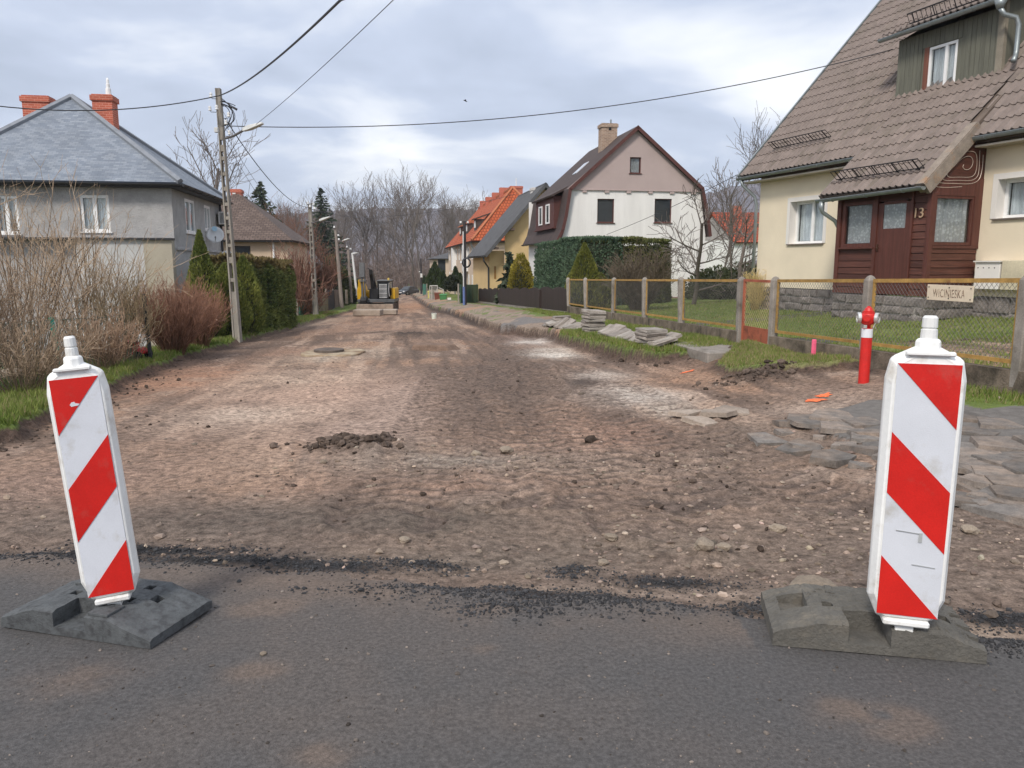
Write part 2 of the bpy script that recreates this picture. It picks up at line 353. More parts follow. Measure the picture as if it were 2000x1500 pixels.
BLOB = [  # px, py, rx, ry, colour, strength : soil patches
    ((640, 770), 190, 55, (.40, .28, .215), .8), ((560, 735), 150, 20, (.46, .35, .27), .6), ((760, 800), 90, 60, (.39, .29, .235), .7), ((330, 740), 130, 30, (.34, .20, .135), .7),
    ((480, 810), 160, 22, (.44, .35, .28), .5), ((640, 692), 90, 12, (.46, .39, .31), .5), ((980, 720), 110, 60, (.145, .108, .088), .75), ((1010, 660), 120, 14, (.17, .12, .10), .5),
    ((1230, 770), 80, 18, (.54, .48, .42), .9), ((1190, 735), 60, 12, (.52, .46, .40), .85), ((1300, 800), 50, 12, (.50, .43, .36), .7), ((1080, 690), 50, 9, (.54, .49, .43), .8), ((1040, 668), 40, 6, (.52, .47, .42), .7), ((1140, 745), 50, 10, (.08, .07, .065), .6),
    ((1330, 740), 120, 22, (.30, .19, .13), .7), ((1180, 850), 170, 50, (.30, .19, .14), .6), ((1000, 860), 120, 40, (.29, .20, .15), .5), ((1480, 860), 150, 45, (.165, .13, .105), .6),
    ((880, 895), 260, 26, (.29, .25, .21), .55), ((1240, 905), 200, 30, (.31, .24, .19), .5), ((330, 900), 200, 50, (.28, .195, .145), .6), ((150, 930), 180, 40, (.26, .18, .14), .6),
    ((800, 940), 200, 22, (.30, .20, .15), .6), ((1300, 1000), 260, 35, (.235, .17, .13), .5), ((780, 1010), 300, 26, (.13, .105, .085), .7), ((450, 1010), 260, 30, (.115, .095, .08), .65),
    ((1500, 1050), 260, 50, (.19, .145, .115), .6), ((1150, 1060), 300, 26, (.175, .14, .11), .5), ((900, 1090), 300, 22, (.16, .135, .11), .5), ((1640, 760), 120, 18, (.30, .215, .165), .6),
    ((1600, 800), 120, 20, (.36, .28, .225), .6), ((790, 600), 60, 14, (.33, .195, .125), .8), ((700, 640), 120, 12, (.31, .205, .15), .5), ((880, 625), 60, 10, (.30, .22, .17), .4),
    ((470, 655), 50, 8, (.42, .33, .25), .5), ((560, 690), 60, 10, (.30, .185, .13), .6), ((1900, 1230), 130, 22, (.30, .235, .185), .7), ((1420, 1150), 260, 14, (.32, .25, .2), .5), ((1100, 1150), 140, 10, (.30, .235, .185), .45)]
CRUMB = [((430, 1095), 170, 12), ((640, 1108), 120, 12), ((330, 1070), 150, 8), ((900, 1160), 220, 9), ((1080, 1172), 150, 10), ((1310, 1130), 110, 13), ((1120, 1108), 40, 6), ((1230, 1190), 150, 9), ((1500, 1180), 70, 10), ((1960, 1270), 60, 10), ((820, 1100), 70, 9), ((120, 1092), 130, 9), ((1960, 1205), 90, 8), ((1690, 1165), 90, 7), ((980, 1195), 90, 6)]
def bl(c, rx, ry):
    p = gp(*c); a = gp(c[0], c[1]-ry*.5); b = gp(c[0], c[1]+ry*.5)
    return p[0], p[1], rx*np.hypot(p[1], 1.5)/FPX, max(.06, float(np.hypot(a[0]-b[0], a[1]-b[1])))
BLOBW = [(bl(b[0], b[1], b[2]), np.array(b[3]), b[4]) for b in BLOB]
CRUMBW = [bl(*c) for c in CRUMB]
def G(X, Y, fine=True):
    X = np.asarray(X, float); Y = np.asarray(Y, float)
    z = Gs(X, Y); dl, db, dc = cuts(X, Y)
    lipl = sst(-.16, .06, dl); lipb = sst(-.13, .04, db); lipc = sst(-.12, .04, dc)
    z = z+lipl*.15+lipb*.27*sst(-.1, 2.2, XF(Y)-X)*(Y > 13)+lipc*.10*sst(1.6, 0, dc)
    if fine:
        ad = asph_d(X, Y); isd = (1-lipl)*(1-lipb)*(1-lipc)*sst(.10, -.15, ad)
        walk = sst(-.06, .03, poly_sd(X, Y, WALK)+.06*fbm(X*3, Y*3, 3, 31))
        isd = isd*(1-walk*.9)
        z = z+isd*(.05*fbm(X*.7, Y*.7, 3, 1)+(.012+.030*sst(-.1, .5, fbm(X*.5+9, Y*.5, 2, 17)))*fbm(X*3.6, Y*3.6, 4, 2)+.013*np.abs(fbm(X*9, Y*9, 3, 3))-.006+.016*fbm((X+.14*Y)*4.2, Y*.35, 2, 18))
        tz, mk = tracks(X, Y); z = z+isd*tz
        for (mx, my), r, h, s in MOUNDW:
            q = np.exp(-(((X-mx)**2+((Y-my)*1.1)**2)/(r*r))); z = z+q*h*(.6+.8*np.abs(fbm(X*5+s, Y*5, 3, s))+.3*fbm(X*17, Y*17, 2, s+1))
        z = z+walk*.055
        grassy = np.maximum(np.maximum(lipl, lipb), lipc); z = z+grassy*.035*fbm(X*2.4, Y*2.4, 3, 8)
        z = z+sst(-.05, .10, ad)*.02+.006*fbm(X*1.2, Y*1.2, 2, 4)
        for cx, cy, rx, ry in CRUMBW:
            q = np.exp(-(((X-cx)/rx)**2+((Y-cy)/ry)**2)); z = z+q*(.012+.02*np.abs(fbm(X*14, Y*14, 3, 44)))
    return z
def gz(x, y, fine=False): return float(G(np.array([x]), np.array([y]), fine)[0])
def build_ground():
    nc = 520
    ys = np.concatenate([np.geomspace(1.7, 24, 590), np.geomspace(24.3, 170, 150)]); nr = len(ys)
    u = np.linspace(-1, 1, nc); u = np.sign(u)*np.abs(u)**1.25
    Yg = np.repeat(ys[:, None], nc, 1); Xg = -.05*Yg+u[None, :]*(.80*Yg+1.6)
    Zg = G(Xg, Yg)
    X = Xg.ravel(); Y = Yg.ravel(); Z = Zg.ravel()
    dl, db, dc = cuts(X, Y); ad = asph_d(X, Y); dd = poly_sd(X, Y, LAWND)+.1*fbm(X*3, Y*3, 3, 33); dw = poly_sd(X, Y, WALK)+.06*fbm(X*3, Y*3, 3, 31)
    tz, mk = tracks(X, Y)
    n1 = fbm(X*.45, Y*.45, 4, 80); n2 = fbm(X*1.7, Y*1.7, 4, 81); n3 = fbm(X*7, Y*7, 3, 82)
    C = np.empty((len(X), 3)); C[:] = (.262, .178, .130)
    def mixc(c, w):
        nonlocal C
        w = np.clip(w, 0, 1)[:, None]; C = C*(1-w)+np.asarray(c)*w
    mixc((.345, .22, .148), sst(.0, .4, n1)*.75); mixc((.165, .122, .098), sst(.0, .4, -n1)*.75); mixc((.43, .34, .275), sst(.22, .55, n2)*.55); mixc((.13, .10, .082), sst(.15, .45, -n2)*.55)
    q = (X+.15*Y+.06*fbm(X*.5, Y*.3, 2, 19)); st1 = fbm(q*2.6, Y*.16, 3, 83); st2 = fbm(q*7., Y*.3, 2, 84); far = sst(5.2, 7.5, Y)
    mixc((.135, .098, .078), sst(.05, .38, st1)*.95*far); mixc((.40, .295, .225), sst(.08, .42, -st1)*.75*far); mixc((.12, .088, .07), sst(.15, .45, st2)*.65*far)
    mixc((.145, .118, .10), sst(6.2, 4.6, Y+.5*n1)*.75)
    for (cx, cy, rx, ry), c, s in BLOBW:
        mixc(c, 1.35*s*np.exp(-(((X-cx)/rx)**2+((Y-cy)/ry)**2))*(1+.9*n2))
    mixc((.125, .092, .075), sst(.2, .6, n3)*.45); mixc((.115, .088, .074), mk*.85*sst(1.7, 3.2, Y))  # tread troughs darkened in the colour to stand for their shadow
    for (mx, my), r, h, s in MOUNDW:
        if h > .07: mixc((.062, .048, .04), .95*np.exp(-(((X-mx)**2+(Y-my)**2)/(r*r*.8))))
    for cx, cy, rx, ry in CRUMBW: mixc((.028, .028, .030), 1.15*np.exp(-(((X-cx)/rx)**2+((Y-cy)/ry)**2))*(1+.8*n2))
    # cut banks of fresh dark earth
    bank = np.maximum(np.maximum(sst(-.42, -.02, dl), sst(-.38, -.03, db)), sst(-.3, -.02, dc))
    mixc((.075, .052, .041), bank*.92)
    mixc((.055, .042, .036), sst(-.7, -.1, db)*sst(26, 34, Y)*.9)
    reg = np.ones(len(X), int)
    # asphalt of the crossing street
    a = ad > 0; reg[a] = 0
    ca = np.empty((len(X), 3)); ca[:] = (.086, .082, .081)
    wb = (sst(.0, .5, fbm(X*1.1, Y*1.1, 4, 90))*.55+sst(.1, .5, n3)*.15)*sst(2.2, -.6, X)*.35
    wb = np.clip(wb+.55*np.exp(-((ad-.12)/.22)**2)*sst(-.2, .4, n2+.2)*(X < 1), 0, 1)
    ca = ca*(1-wb[:, None])+np.array((.165, .122, .095))*wb[:, None]
    for (q, rr) in (((945, 1278), .05), ((520, 1195), .14), ((1750, 1420), .12), ((160, 1330), .15), ((500, 1320), .1), ((620, 1490), .1), ((1650, 1400), .1)):
        p = gp(*q); w = np.exp(-(((X-p[0])/rr)**2+((Y-p[1])/(rr*.7))**2))*(.75+n3); w = np.clip(w*(.3+n2), 0, .22); ca = ca*(1-w[:, None])+np.array((.27, .175, .115))*w[:, None]
    C = np.where(a[:, None], ca, C)
    # grass
    gcol = np.empty((len(X), 3)); gcol[:] = (.125, .168, .045)
    w = sst(-.2, .5, n1)[:, None]; gcol = gcol*(1-w)+np.array((.175, .205, .065))*w
    w = sst(.2, .6, n2)[:, None]*.6; gcol = gcol*(1-w)+np.array((.19, .155, .085))*w
    gl = dl > -.02; gr = (db > -.02) & ~gl; gc = (dc > -.02) & ~gl & ~gr; gd = (dd > 0) & ~gl & ~gr & ~gc
    reg[gl] = 2; reg[gr | gc | gd] = 3
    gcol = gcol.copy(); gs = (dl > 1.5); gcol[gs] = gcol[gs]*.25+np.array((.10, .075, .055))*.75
    cdry = gc | gd; w = (sst(-.3, .4, n2)*.55*cdry)[:, None]; gcol = gcol*(1-w)+np.array((.20, .165, .095))*w
    # old pavement strip on the far right
    sw = (db > -.02) & (Y > 20.5) & (db < 1.15+.25*n2+np.clip((Y-22)*.06, 0, .9)) & (X < XF(Y)-.4)
    reg[sw] = 4
    gcol[sw] = np.array((.26, .20, .155))*(1+.35*n2[sw][:, None]); m = sw & (n1 > .3); gcol[m] = (.17, .155, .145); m = sw & (n2 > .28) & (n1 < .1); gcol[m] = (.14, .17, .055)
    m = sw & (fbm(X*.3, Y*.3, 2, 95) > .15); gcol[m] = np.array((.33, .21, .14))
    dirtp = (db > 1.1) & (Y > 24) & (Y < 60) & (n1 > .12) & (X < XF(Y)); gcol[dirtp] = (.24, .165, .115)
    yard = (X > XF(Y)+1.2) & (Y > 17.8) & (Y < 23) & (np.abs(Y-19.6-.3*(X-4)) < .55); gcol[yard] = (.12, .11, .105)
    yard = (X > XF(Y)+.1) & (Y > 10.5) & (Y < 14.6) & (np.abs((X-XF(Y))-(14.3-Y)*1.6) < .8) & (X < 8); gcol[yard] = (.10, .095, .09)
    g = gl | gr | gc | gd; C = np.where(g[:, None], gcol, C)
    wk = (dw > 0) & ~g & (ad < 0); reg[wk] = 4
    cw = np.empty((len(X), 3)); cw[:] = (.15, .138, .127); w = sst(-.15, .4, n1+.3*sst(7.9, 9., Y))[:, None]; cw = cw*(1-w)+np.array((.25, .195, .16))*w
    C = np.where(wk[:, None], cw, C)
    soil = (reg == 1); C[soil] = C[soil]*np.array((1.08, 1.06, 1.05))
    V = np.stack([X, Y, Z], 1)
    i = np.arange(nr*nc).reshape(nr, nc)
    Fq = np.stack([i[:-1, :-1].ravel(), i[:-1, 1:].ravel(), i[1:, 1:].ravel(), i[1:, :-1].ravel()], 1)
    fr = reg[Fq[:, 0]]
    xm = X[Fq[:, 0]]
    mats = {0: mat('asphalt', (1, 1, 1), attr='Col', rough=.86, var=.34, scale=60, bump=1., bscale=190, rv=0, spec=.3, dist=.004),
            1: mat('soil', (1, 1, 1), attr='Col', rough=.95, var=.48, scale=16, bump=1., bscale=70, rv=0, spec=.15, dist=.015, col2=(.085, .066, .054), s2=20, t2=(.53, .72)),
            2: mat('verge_soil', (1, 1, 1), attr='Col', rough=.95, var=.30, scale=7, bump=.8, bscale=50, rv=0, spec=.12, dist=.02),
            4: mat('worn_pavement', (1, 1, 1), attr='Col', rough=.88, var=.22, scale=12, bump=.7, bscale=90, rv=0, spec=.25, dist=.006)}
    for r, nm in ((0, 'asphalt_road'), (1, 'dirt_roadbed'), (2, 'verge'), (3, 'verge'), (4, 'sidewalk')):
        q = Fq[fr == r]
        if not len(q): continue
        us, inv = np.unique(q, return_inverse=True)
        o = npmesh(nm, V[us], inv.reshape(q.shape), mats[2 if r == 3 else r], smooth=True, col=C[us])
        tag(o, kind='structure')
    # wide ground beyond the finely modelled part
    gx = np.concatenate([np.linspace(-900, -80, 22), np.linspace(-70, 70, 71), np.linspace(80, 900, 22)])
    gy = np.concatenate([np.linspace(-60, 0, 16), np.linspace(2, 180, 90), np.linspace(200, 1500, 40)])
    Yg, Xg = np.meshgrid(gy, gx, indexing='ij'); Zg = Gs(Xg, Yg)
    ins = (Yg > 1.65) & (Yg < 169) & (np.abs(Xg+.05*Yg) < .80*Yg+1.6)
    Zg = Zg-np.where(ins, 1.2, .0); Zg = np.where((Yg < 1.8), .0+.02*0-.004, Zg)
    n = fbm(Xg*.08, Yg*.08, 3, 3).ravel()
    Cg = np.array((.13, .135, .06))+n[:, None]*.03; am = (Yg < 4.2).ravel(); Cg[am] = (.06, .058, .06)
    i = np.arange(Yg.size).reshape(Yg.shape)
    Fq = np.stack([i[:-1, :-1].ravel(), i[:-1, 1:].ravel(), i[1:, 1:].ravel(), i[1:, :-1].ravel()], 1)
    tag(npmesh('ground', np.stack([Xg.ravel(), Yg.ravel(), Zg.ravel()], 1), Fq, mats[2], smooth=True, col=Cg), kind='structure')
build_ground()
def build_hill(name, x0, x1, ydist, prof, seed, col):  # col: bluish woods colour with some distance haze painted in
    xs = np.linspace(x0, x1, 260); rows = np.linspace(0, 1, 26)
    top = np.interp(xs, [p[0] for p in prof], [p[1] for p in prof])
    V = []
    for k, t in enumerate(rows):
        h = -6+(top+6)*(1-(1-t)**2)
        z = h+fbm(xs*.02, np.full_like(xs, k*.7), 3, seed)*6*t+np.abs(fbm(xs*.11, np.full_like(xs, k*1.3), 3, seed+3))*7*t
        V.append(np.stack([xs, np.full_like(xs, ydist+t*330)+fbm(xs*.05, np.full_like(xs, k*.9), 2, seed+8)*9, z], 1))
    V = np.concatenate(V); i = np.arange(len(rows)*len(xs)).reshape(len(rows), len(xs))
    Fq = np.stack([i[:-1, :-1].ravel(), i[:-1, 1:].ravel(), i[1:, 1:].ravel(), i[1:, :-1].ravel()], 1)
    return tag(npmesh(name, V, Fq, mat(name+'_woods', col, rough=1, var=.35, scale=.05, bump=.6, bscale=.22, rv=0, spec=.05, col2=(.05, .07, .065), s2=.02, t2=(.58, .72), dist=3), smooth=False), kind='structure')
build_hill('hill', -900, 420, 560, [(-900, 40), (-500, 40), (-330, 49), (-160, 56), (-60, 58), (20, 48), (90, 40), (200, 60), (420, 80)], 5, (.145, .135, .150))
build_hill('hill', 120, 800, 520, [(120, 24), (170, 60), (230, 78), (330, 90), (600, 96), (800, 80)], 9, (.15, .135, .14))
# ================================================================ BUILDING HELPERS
def wall(M, top, z0, openings, name, mt, parent, depth=.12, reveal_mat=None):
    us = sorted(set([p[0] for p in top]+[o[0] for o in openings]+[o[1] for o in openings]))
    us = [u for u in us if top[0][0]-1e-6 <= u <= top[-1][0]+1e-6]
    T = lambda u: float(np.interp(u, [p[0] for p in top], [p[1] for p in top]))
    b = MB(M); rv = MB(M)
    for ua, ub in zip(us[:-1], us[1:]):
        if ub-ua < 1e-6: continue
        ops = sorted([o for o in openings if o[0] <= ua+1e-6 and o[1] >= ub-1e-6], key=lambda o: o[2])
        z = z0
        for o in ops:
            b.quad((ua, 0, z), (ub, 0, z), (ub, 0, o[2]), (ua, 0, o[2])); z = o[3]
        b.quad((ua, 0, z), (ub, 0, z), (ub, 0, T(ub)), (ua, 0, T(ua)))
    rvs = []
    for u0, u1, a, c in [o[:4] for o in openings]:
        rv = MB(M); rvs.append(rv)
        rv.quad((u0, 0, a), (u1, 0, a), (u1, depth, a), (u0, depth, a)); rv.quad((u0, 0, c), (u0, depth, c), (u1, depth, c), (u1, 0, c))
        rv.quad((u0, 0, a), (u0, depth, a), (u0, depth, c), (u0, 0, c)); rv.quad((u1, 0, a), (u1, 0, c), (u1, depth, c), (u1, depth, a))
    if reveal_mat is None:
        for rv in rvs: n = len(b.v); b.f += [[i+n for i in f] for f in rv.f]; b.v += rv.v
    o = b.build(name, mt, parent)
    if reveal_mat is not None:
        for rv in rvs: rv.build('window_reveal', reveal_mat, o)
    return o
def window(M, u0, u1, z0, z1, parent, fm, dep=.10, fw=.06, mull=(), trans=(), curtain=None, sill=None, sillout=.05, glass=None):
    f = MB(M)
    for a, b_, c, d in ((u0, u0+fw, z0, z1), (u1-fw, u1, z0, z1), (u0+fw, u1-fw, z0, z0+fw), (u0+fw, u1-fw, z1-fw, z1)): f.bx(a, b_, dep-.03, dep+.04, c, d)
    for m in mull:
        uc = u0+(u1-u0)*m; f.bx(uc-fw*.6, uc+fw*.6, dep-.032, dep+.038, z0+fw, z1-fw)
    for m in trans:
        zc = z0+(z1-z0)*m; f.bx(u0+fw, u1-fw, dep-.034, dep+.036, zc-fw*.5, zc+fw*.5)
    fo = f.build('window', fm, parent)
    ms = [0]+list(mull)+[1]
    for i in range(len(ms)-1):
        a = u0+fw+(u1-u0-2*fw)*ms[i]; b_ = u0+fw+(u1-u0-2*fw)*ms[i+1]
        MB(M).bx(a, b_, dep+.008, dep+.014, z0+fw, z1-fw).build('pane', glass or (GLASS if curtain else DARKGLASS), fo)
    if curtain:
        k = 40; p = MB(M); w = (u1-u0-2*fw)
        vs = []
        for i in range(k+1):
            u = u0+fw+w*i/k; y = dep+.085+.026*math.sin(i*1.45)+.014*math.sin(i*.63)
            vs += [(u, y, z0+fw+.01), (u, y+.004*math.sin(i), z1-fw)]
        p.add(vs, [[2*i, 2*i+2, 2*i+3, 2*i+1] for i in range(k)]).build('curtain', curtain, fo, smooth=True)
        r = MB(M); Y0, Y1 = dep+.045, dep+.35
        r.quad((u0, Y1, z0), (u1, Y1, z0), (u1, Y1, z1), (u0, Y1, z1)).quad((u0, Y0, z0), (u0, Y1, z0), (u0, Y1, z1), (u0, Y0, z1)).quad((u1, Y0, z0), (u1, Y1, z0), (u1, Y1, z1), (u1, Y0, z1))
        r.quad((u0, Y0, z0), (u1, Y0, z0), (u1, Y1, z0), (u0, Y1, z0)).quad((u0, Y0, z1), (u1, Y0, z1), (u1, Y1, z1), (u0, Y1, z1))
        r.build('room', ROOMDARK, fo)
    if sill: MB(M).bx(u0-.05, u1+.05, -sillout, dep-.031, z0-.04, z0-.002).build('sill', sill, fo)
    return fo
def slab(pts, th, name, mt, parent=None, uv=None):          # flat polygon with thickness (pts counter-clockwise seen from outside)
    P = [Vector([float(c) for c in p]) for p in pts]; n = (P[1]-P[0]).cross(P[-1]-P[0]).normalized(); k = len(P)
    b = MB(); b.add(P+[p-n*th for p in P], [list(range(k)), list(range(2*k-1, k-1, -1))]+[[i, k+i, k+(i+1) % k, (i+1) % k] for i in range(k)])
    return b.build(name, mt, parent, uv=uv)
def gutter(parent, a, b, r=.07, mt=None, name='gutter'):
    a = Vector([float(v) for v in a]); b = Vector([float(v) for v in b]); t = (b-a).normalized(); s = t.cross(Vector((0, 0, 1))).normalized()
    m = MB(); k = 9; prof = []
    for i in range(k): an = math.pi+math.pi*i/(k-1); prof.append((math.cos(an)*r, math.sin(an)*r))
    prof += [(r+.008, .004), (r+.01, -.006)]
    prof = prof+[(math.cos(math.pi+math.pi*i/(k-1))*(r-.008), math.sin(math.pi+math.pi*i/(k-1))*(r-.008)+.002) for i in range(k-1, -1, -1)]
    n = len(prof); vs = [e+s*x+Vector((0, 0, z)) for e in (a, b) for x, z in prof]
    m.add(vs, [[i, (i+1) % n, n+(i+1) % n, n+i] for i in range(n)])
    for e in (a, b): m.add([e+s*math.cos(math.pi+math.pi*i/8)*r+Vector((0, 0, math.sin(math.pi+math.pi*i/8)*r)) for i in range(9)], [list(range(9))])
    o = m.build(name, mt or ZINC, parent, smooth=False)
    L = (b-a).length
    for i in range(max(2, int(L/.9))):
        c = a+t*(L*(i+.5)/max(2, int(L/.9))); MB().tube([c+s*math.cos(math.pi+math.pi*j/6)*(r+.006)+Vector((0, 0, math.sin(math.pi+math.pi*j/6)*(r+.006))) for j in range(7)], .009, 4).build('bracket', mt or ZINC, o)
    return o
ZINC = mat('zinc', '#8e9596', rough=.42, var=.12, scale=5, bump=.05, metal=.55, spec=.5)
DKMETAL = mat('dark_gutter_metal', (.05, .05, .052), rough=.5, var=.1, metal=.3)
CONC = mat('weathered_concrete', '#8f8880', rough=.93, var=.25, scale=6, bump=.5, bscale=60, col2='#5c564c', s2=3, t2=(.5, .68))
CREAM = mat('cream_render', (.74, .645, .49), rough=.93, var=.05, scale=1.2, bump=.35, bscale=160, dist=.004, rv=0)
CREAMLT = mat('white_band_render', (.74, .71, .67), rough=.9, var=.05, scale=2, bump=.2, bscale=120, dist=.004)
MAHOG = mat('mahogany_stained_wood', (.088, .032, .022), rough=.55, var=.35, scale=3, bump=.25, bscale=22, rv=.25, spec=.35, stretch=(.6, .6, 9), col2=(.145, .06, .04), s2=.8, t2=(.55, .8), dist=.004)
MAHOGV = mat('mahogany_door_wood', (.098, .034, .025), rough=.5, var=.25, scale=2, bump=.2, bscale=20, rv=.1, stretch=(8, 8, .5), dist=.003)
TILEM = mat('brown_roof_tile', (.205, .165, .145), rough=.78, var=.16, scale=4, bump=.3, bscale=90, rv=.09, col2=(.15, .125, .10), s2=.9, t2=(.5, .72), dist=.004)
TRIMB = mat('beige_verge_trim', (.265, .22, .18), rough=.85, var=.2, scale=5, bump=.3, col2=(.34, .20, .11), s2=4, t2=(.56, .72))
GREENB = mat('grey_green_boards', (.128, .128, .100), rough=.75, var=.2, scale=3, bump=.3, bscale=30, rv=.10, stretch=(7, 7, .5), dist=.004)
STONE = mat('plinth_stone', (.205, .18, .165), rough=.95, var=.32, scale=5, bump=.9, bscale=26, rv=.22, dist=.03)
MORTAR = mat('mortar', (.36, .33, .30), rough=.97, var=.2, scale=8, bump=.4)
BLACKIRON = mat('black_iron', (.018, .018, .02), rough=.55, var=.2, metal=.4)
# ================================================================ HOUSE NUMBER THIRTEEN
A13 = math.radians(20.1)
U13 = np.array([math.sin(A13), -math.cos(A13), 0]); N13 = np.array([math.cos(A13), math.sin(A13), 0])
P13 = atY(1800, 637, 16.8); P13b = np.array([P13[0], P13[1], 0.])
M13 = Fm(P13b, U13, N13)
def hD(x, y, d):
    w = hit(x, y, P13b+N13*d, N13)-P13b; return float(w@U13), float(w[2])
def hU(x, y, u):
    w = hit(x, y, P13b+U13*u, U13)-P13b; return float(w@N13), float(w[2])
def W13(u, d, z): return P13b+U13*u+N13*d+np.array([0, 0, z])
DM = 1.45; GZ = .0; ZP = .86
def fullM(M, y): return M @ Matrix.Translation((0, y, 0))
def make_tile(name, w, ln, mt):
    k = 9; vs = []; fs = []
    for j, yy in enumerate((0, ln*1.06)):
        for i in range(k+1):
            t = i/k; x = (t-.5)*w*1.03; zc = .021*math.cos(2*math.pi*(t-.28))+.008*math.cos(4*math.pi*(t-.28)); vs.append((x, yy, zc+(.026 if j == 0 else 0.0)))
    for i in range(k+1): vs.append((vs[i][0], .002, vs[i][2]-.035))
    for i in range(k):
        fs.append([i, i+1, k+2+i, k+1+i]); fs.append([2*(k+1)+i, 2*(k+1)+i+1, i+1, i])
    me = bpy.data.meshes.new(name); me.from_pydata(vs, [], fs); me.materials.append(mt)
    return me, np.array(vs), fs
def lay_tiles(parent, frame, u0, u1, s0, s1, w, ln, mt, limit, skip=None, lift=.05):
    me, vs, fs = make_tile('tile', w, ln, mt)
    spots = []
    nu = int((u1-u0)/w); ns = int((s1-s0)/ln)
    for j in range(ns+1):
        for i in range(nu):
            u = u0+w*(i+.5); s = s0+ln*j
            if skip and skip(u, s+ln*.5): continue
            spots.append((u, s))
    e = frame.to_euler()
    def key(q):
        p = frame @ Vector((q[0], q[1]+ln*.5, 0)); dep = p.y*CP-(p.z-EYE)*SP
        xx = 1000+FPX*p.x/dep; yy = 750-FPX*(p.y*SP+(p.z-EYE)*CP)/dep
        off = 0 if (xx < 2030 and yy > -25) else 500
        return p.length+off
    spots.sort(key=key)
    for u, s in spots[:limit]:
        o = bpy.data.objects.new('tile', me); COL.objects.link(o); o.parent = parent
        o.location = (frame @ Vector((u, s, lift)))-absloc(parent); o.rotation_euler = e
    rest = spots[limit:]
    if rest:
        Mx = np.array(frame); nv = len(vs)
        Q = np.array([(u, s, lift) for u, s in rest])
        V = (vs[None]+Q[:, None]).reshape(-1, 3)
        V = V@Mx[:3, :3].T+Mx[:3, 3]
        f4 = np.array(fs); F_ = (f4[None]+(np.arange(len(rest))*nv)[:, None, None]).reshape(-1, 4)
        tag(npmesh('tiles', V, F_, mt, parent), kind='stuff')
def snow_guard(parent, frame, u0, u1, s, h=.27, lean=.03):
    m = MB(frame); n = int((u1-u0)/.13); zb = .10
    m.tube([(u0, s, zb), (u1, s, zb)], .015, 4); m.tube([(u0, s-lean, zb+h), (u1, s-lean, zb+h)], .016, 4)
    for i in range(n+1):
        u = u0+(u1-u0)*i/n; m.tube([(u, s, zb), (u, s-lean, zb+h)], .009, 4)
    for i in range(5):
        u = u0+.15+(u1-u0-.3)*i/4; m.tube([(u, s+.02, .02), (u, s, zb), (u, s-lean, zb+h)], .016, 4); m.tube([(u, s-.02, zb), (u, s+.20, .05)], .009, 4)
    return m.build('snow_guard', BLACKIRON, parent)
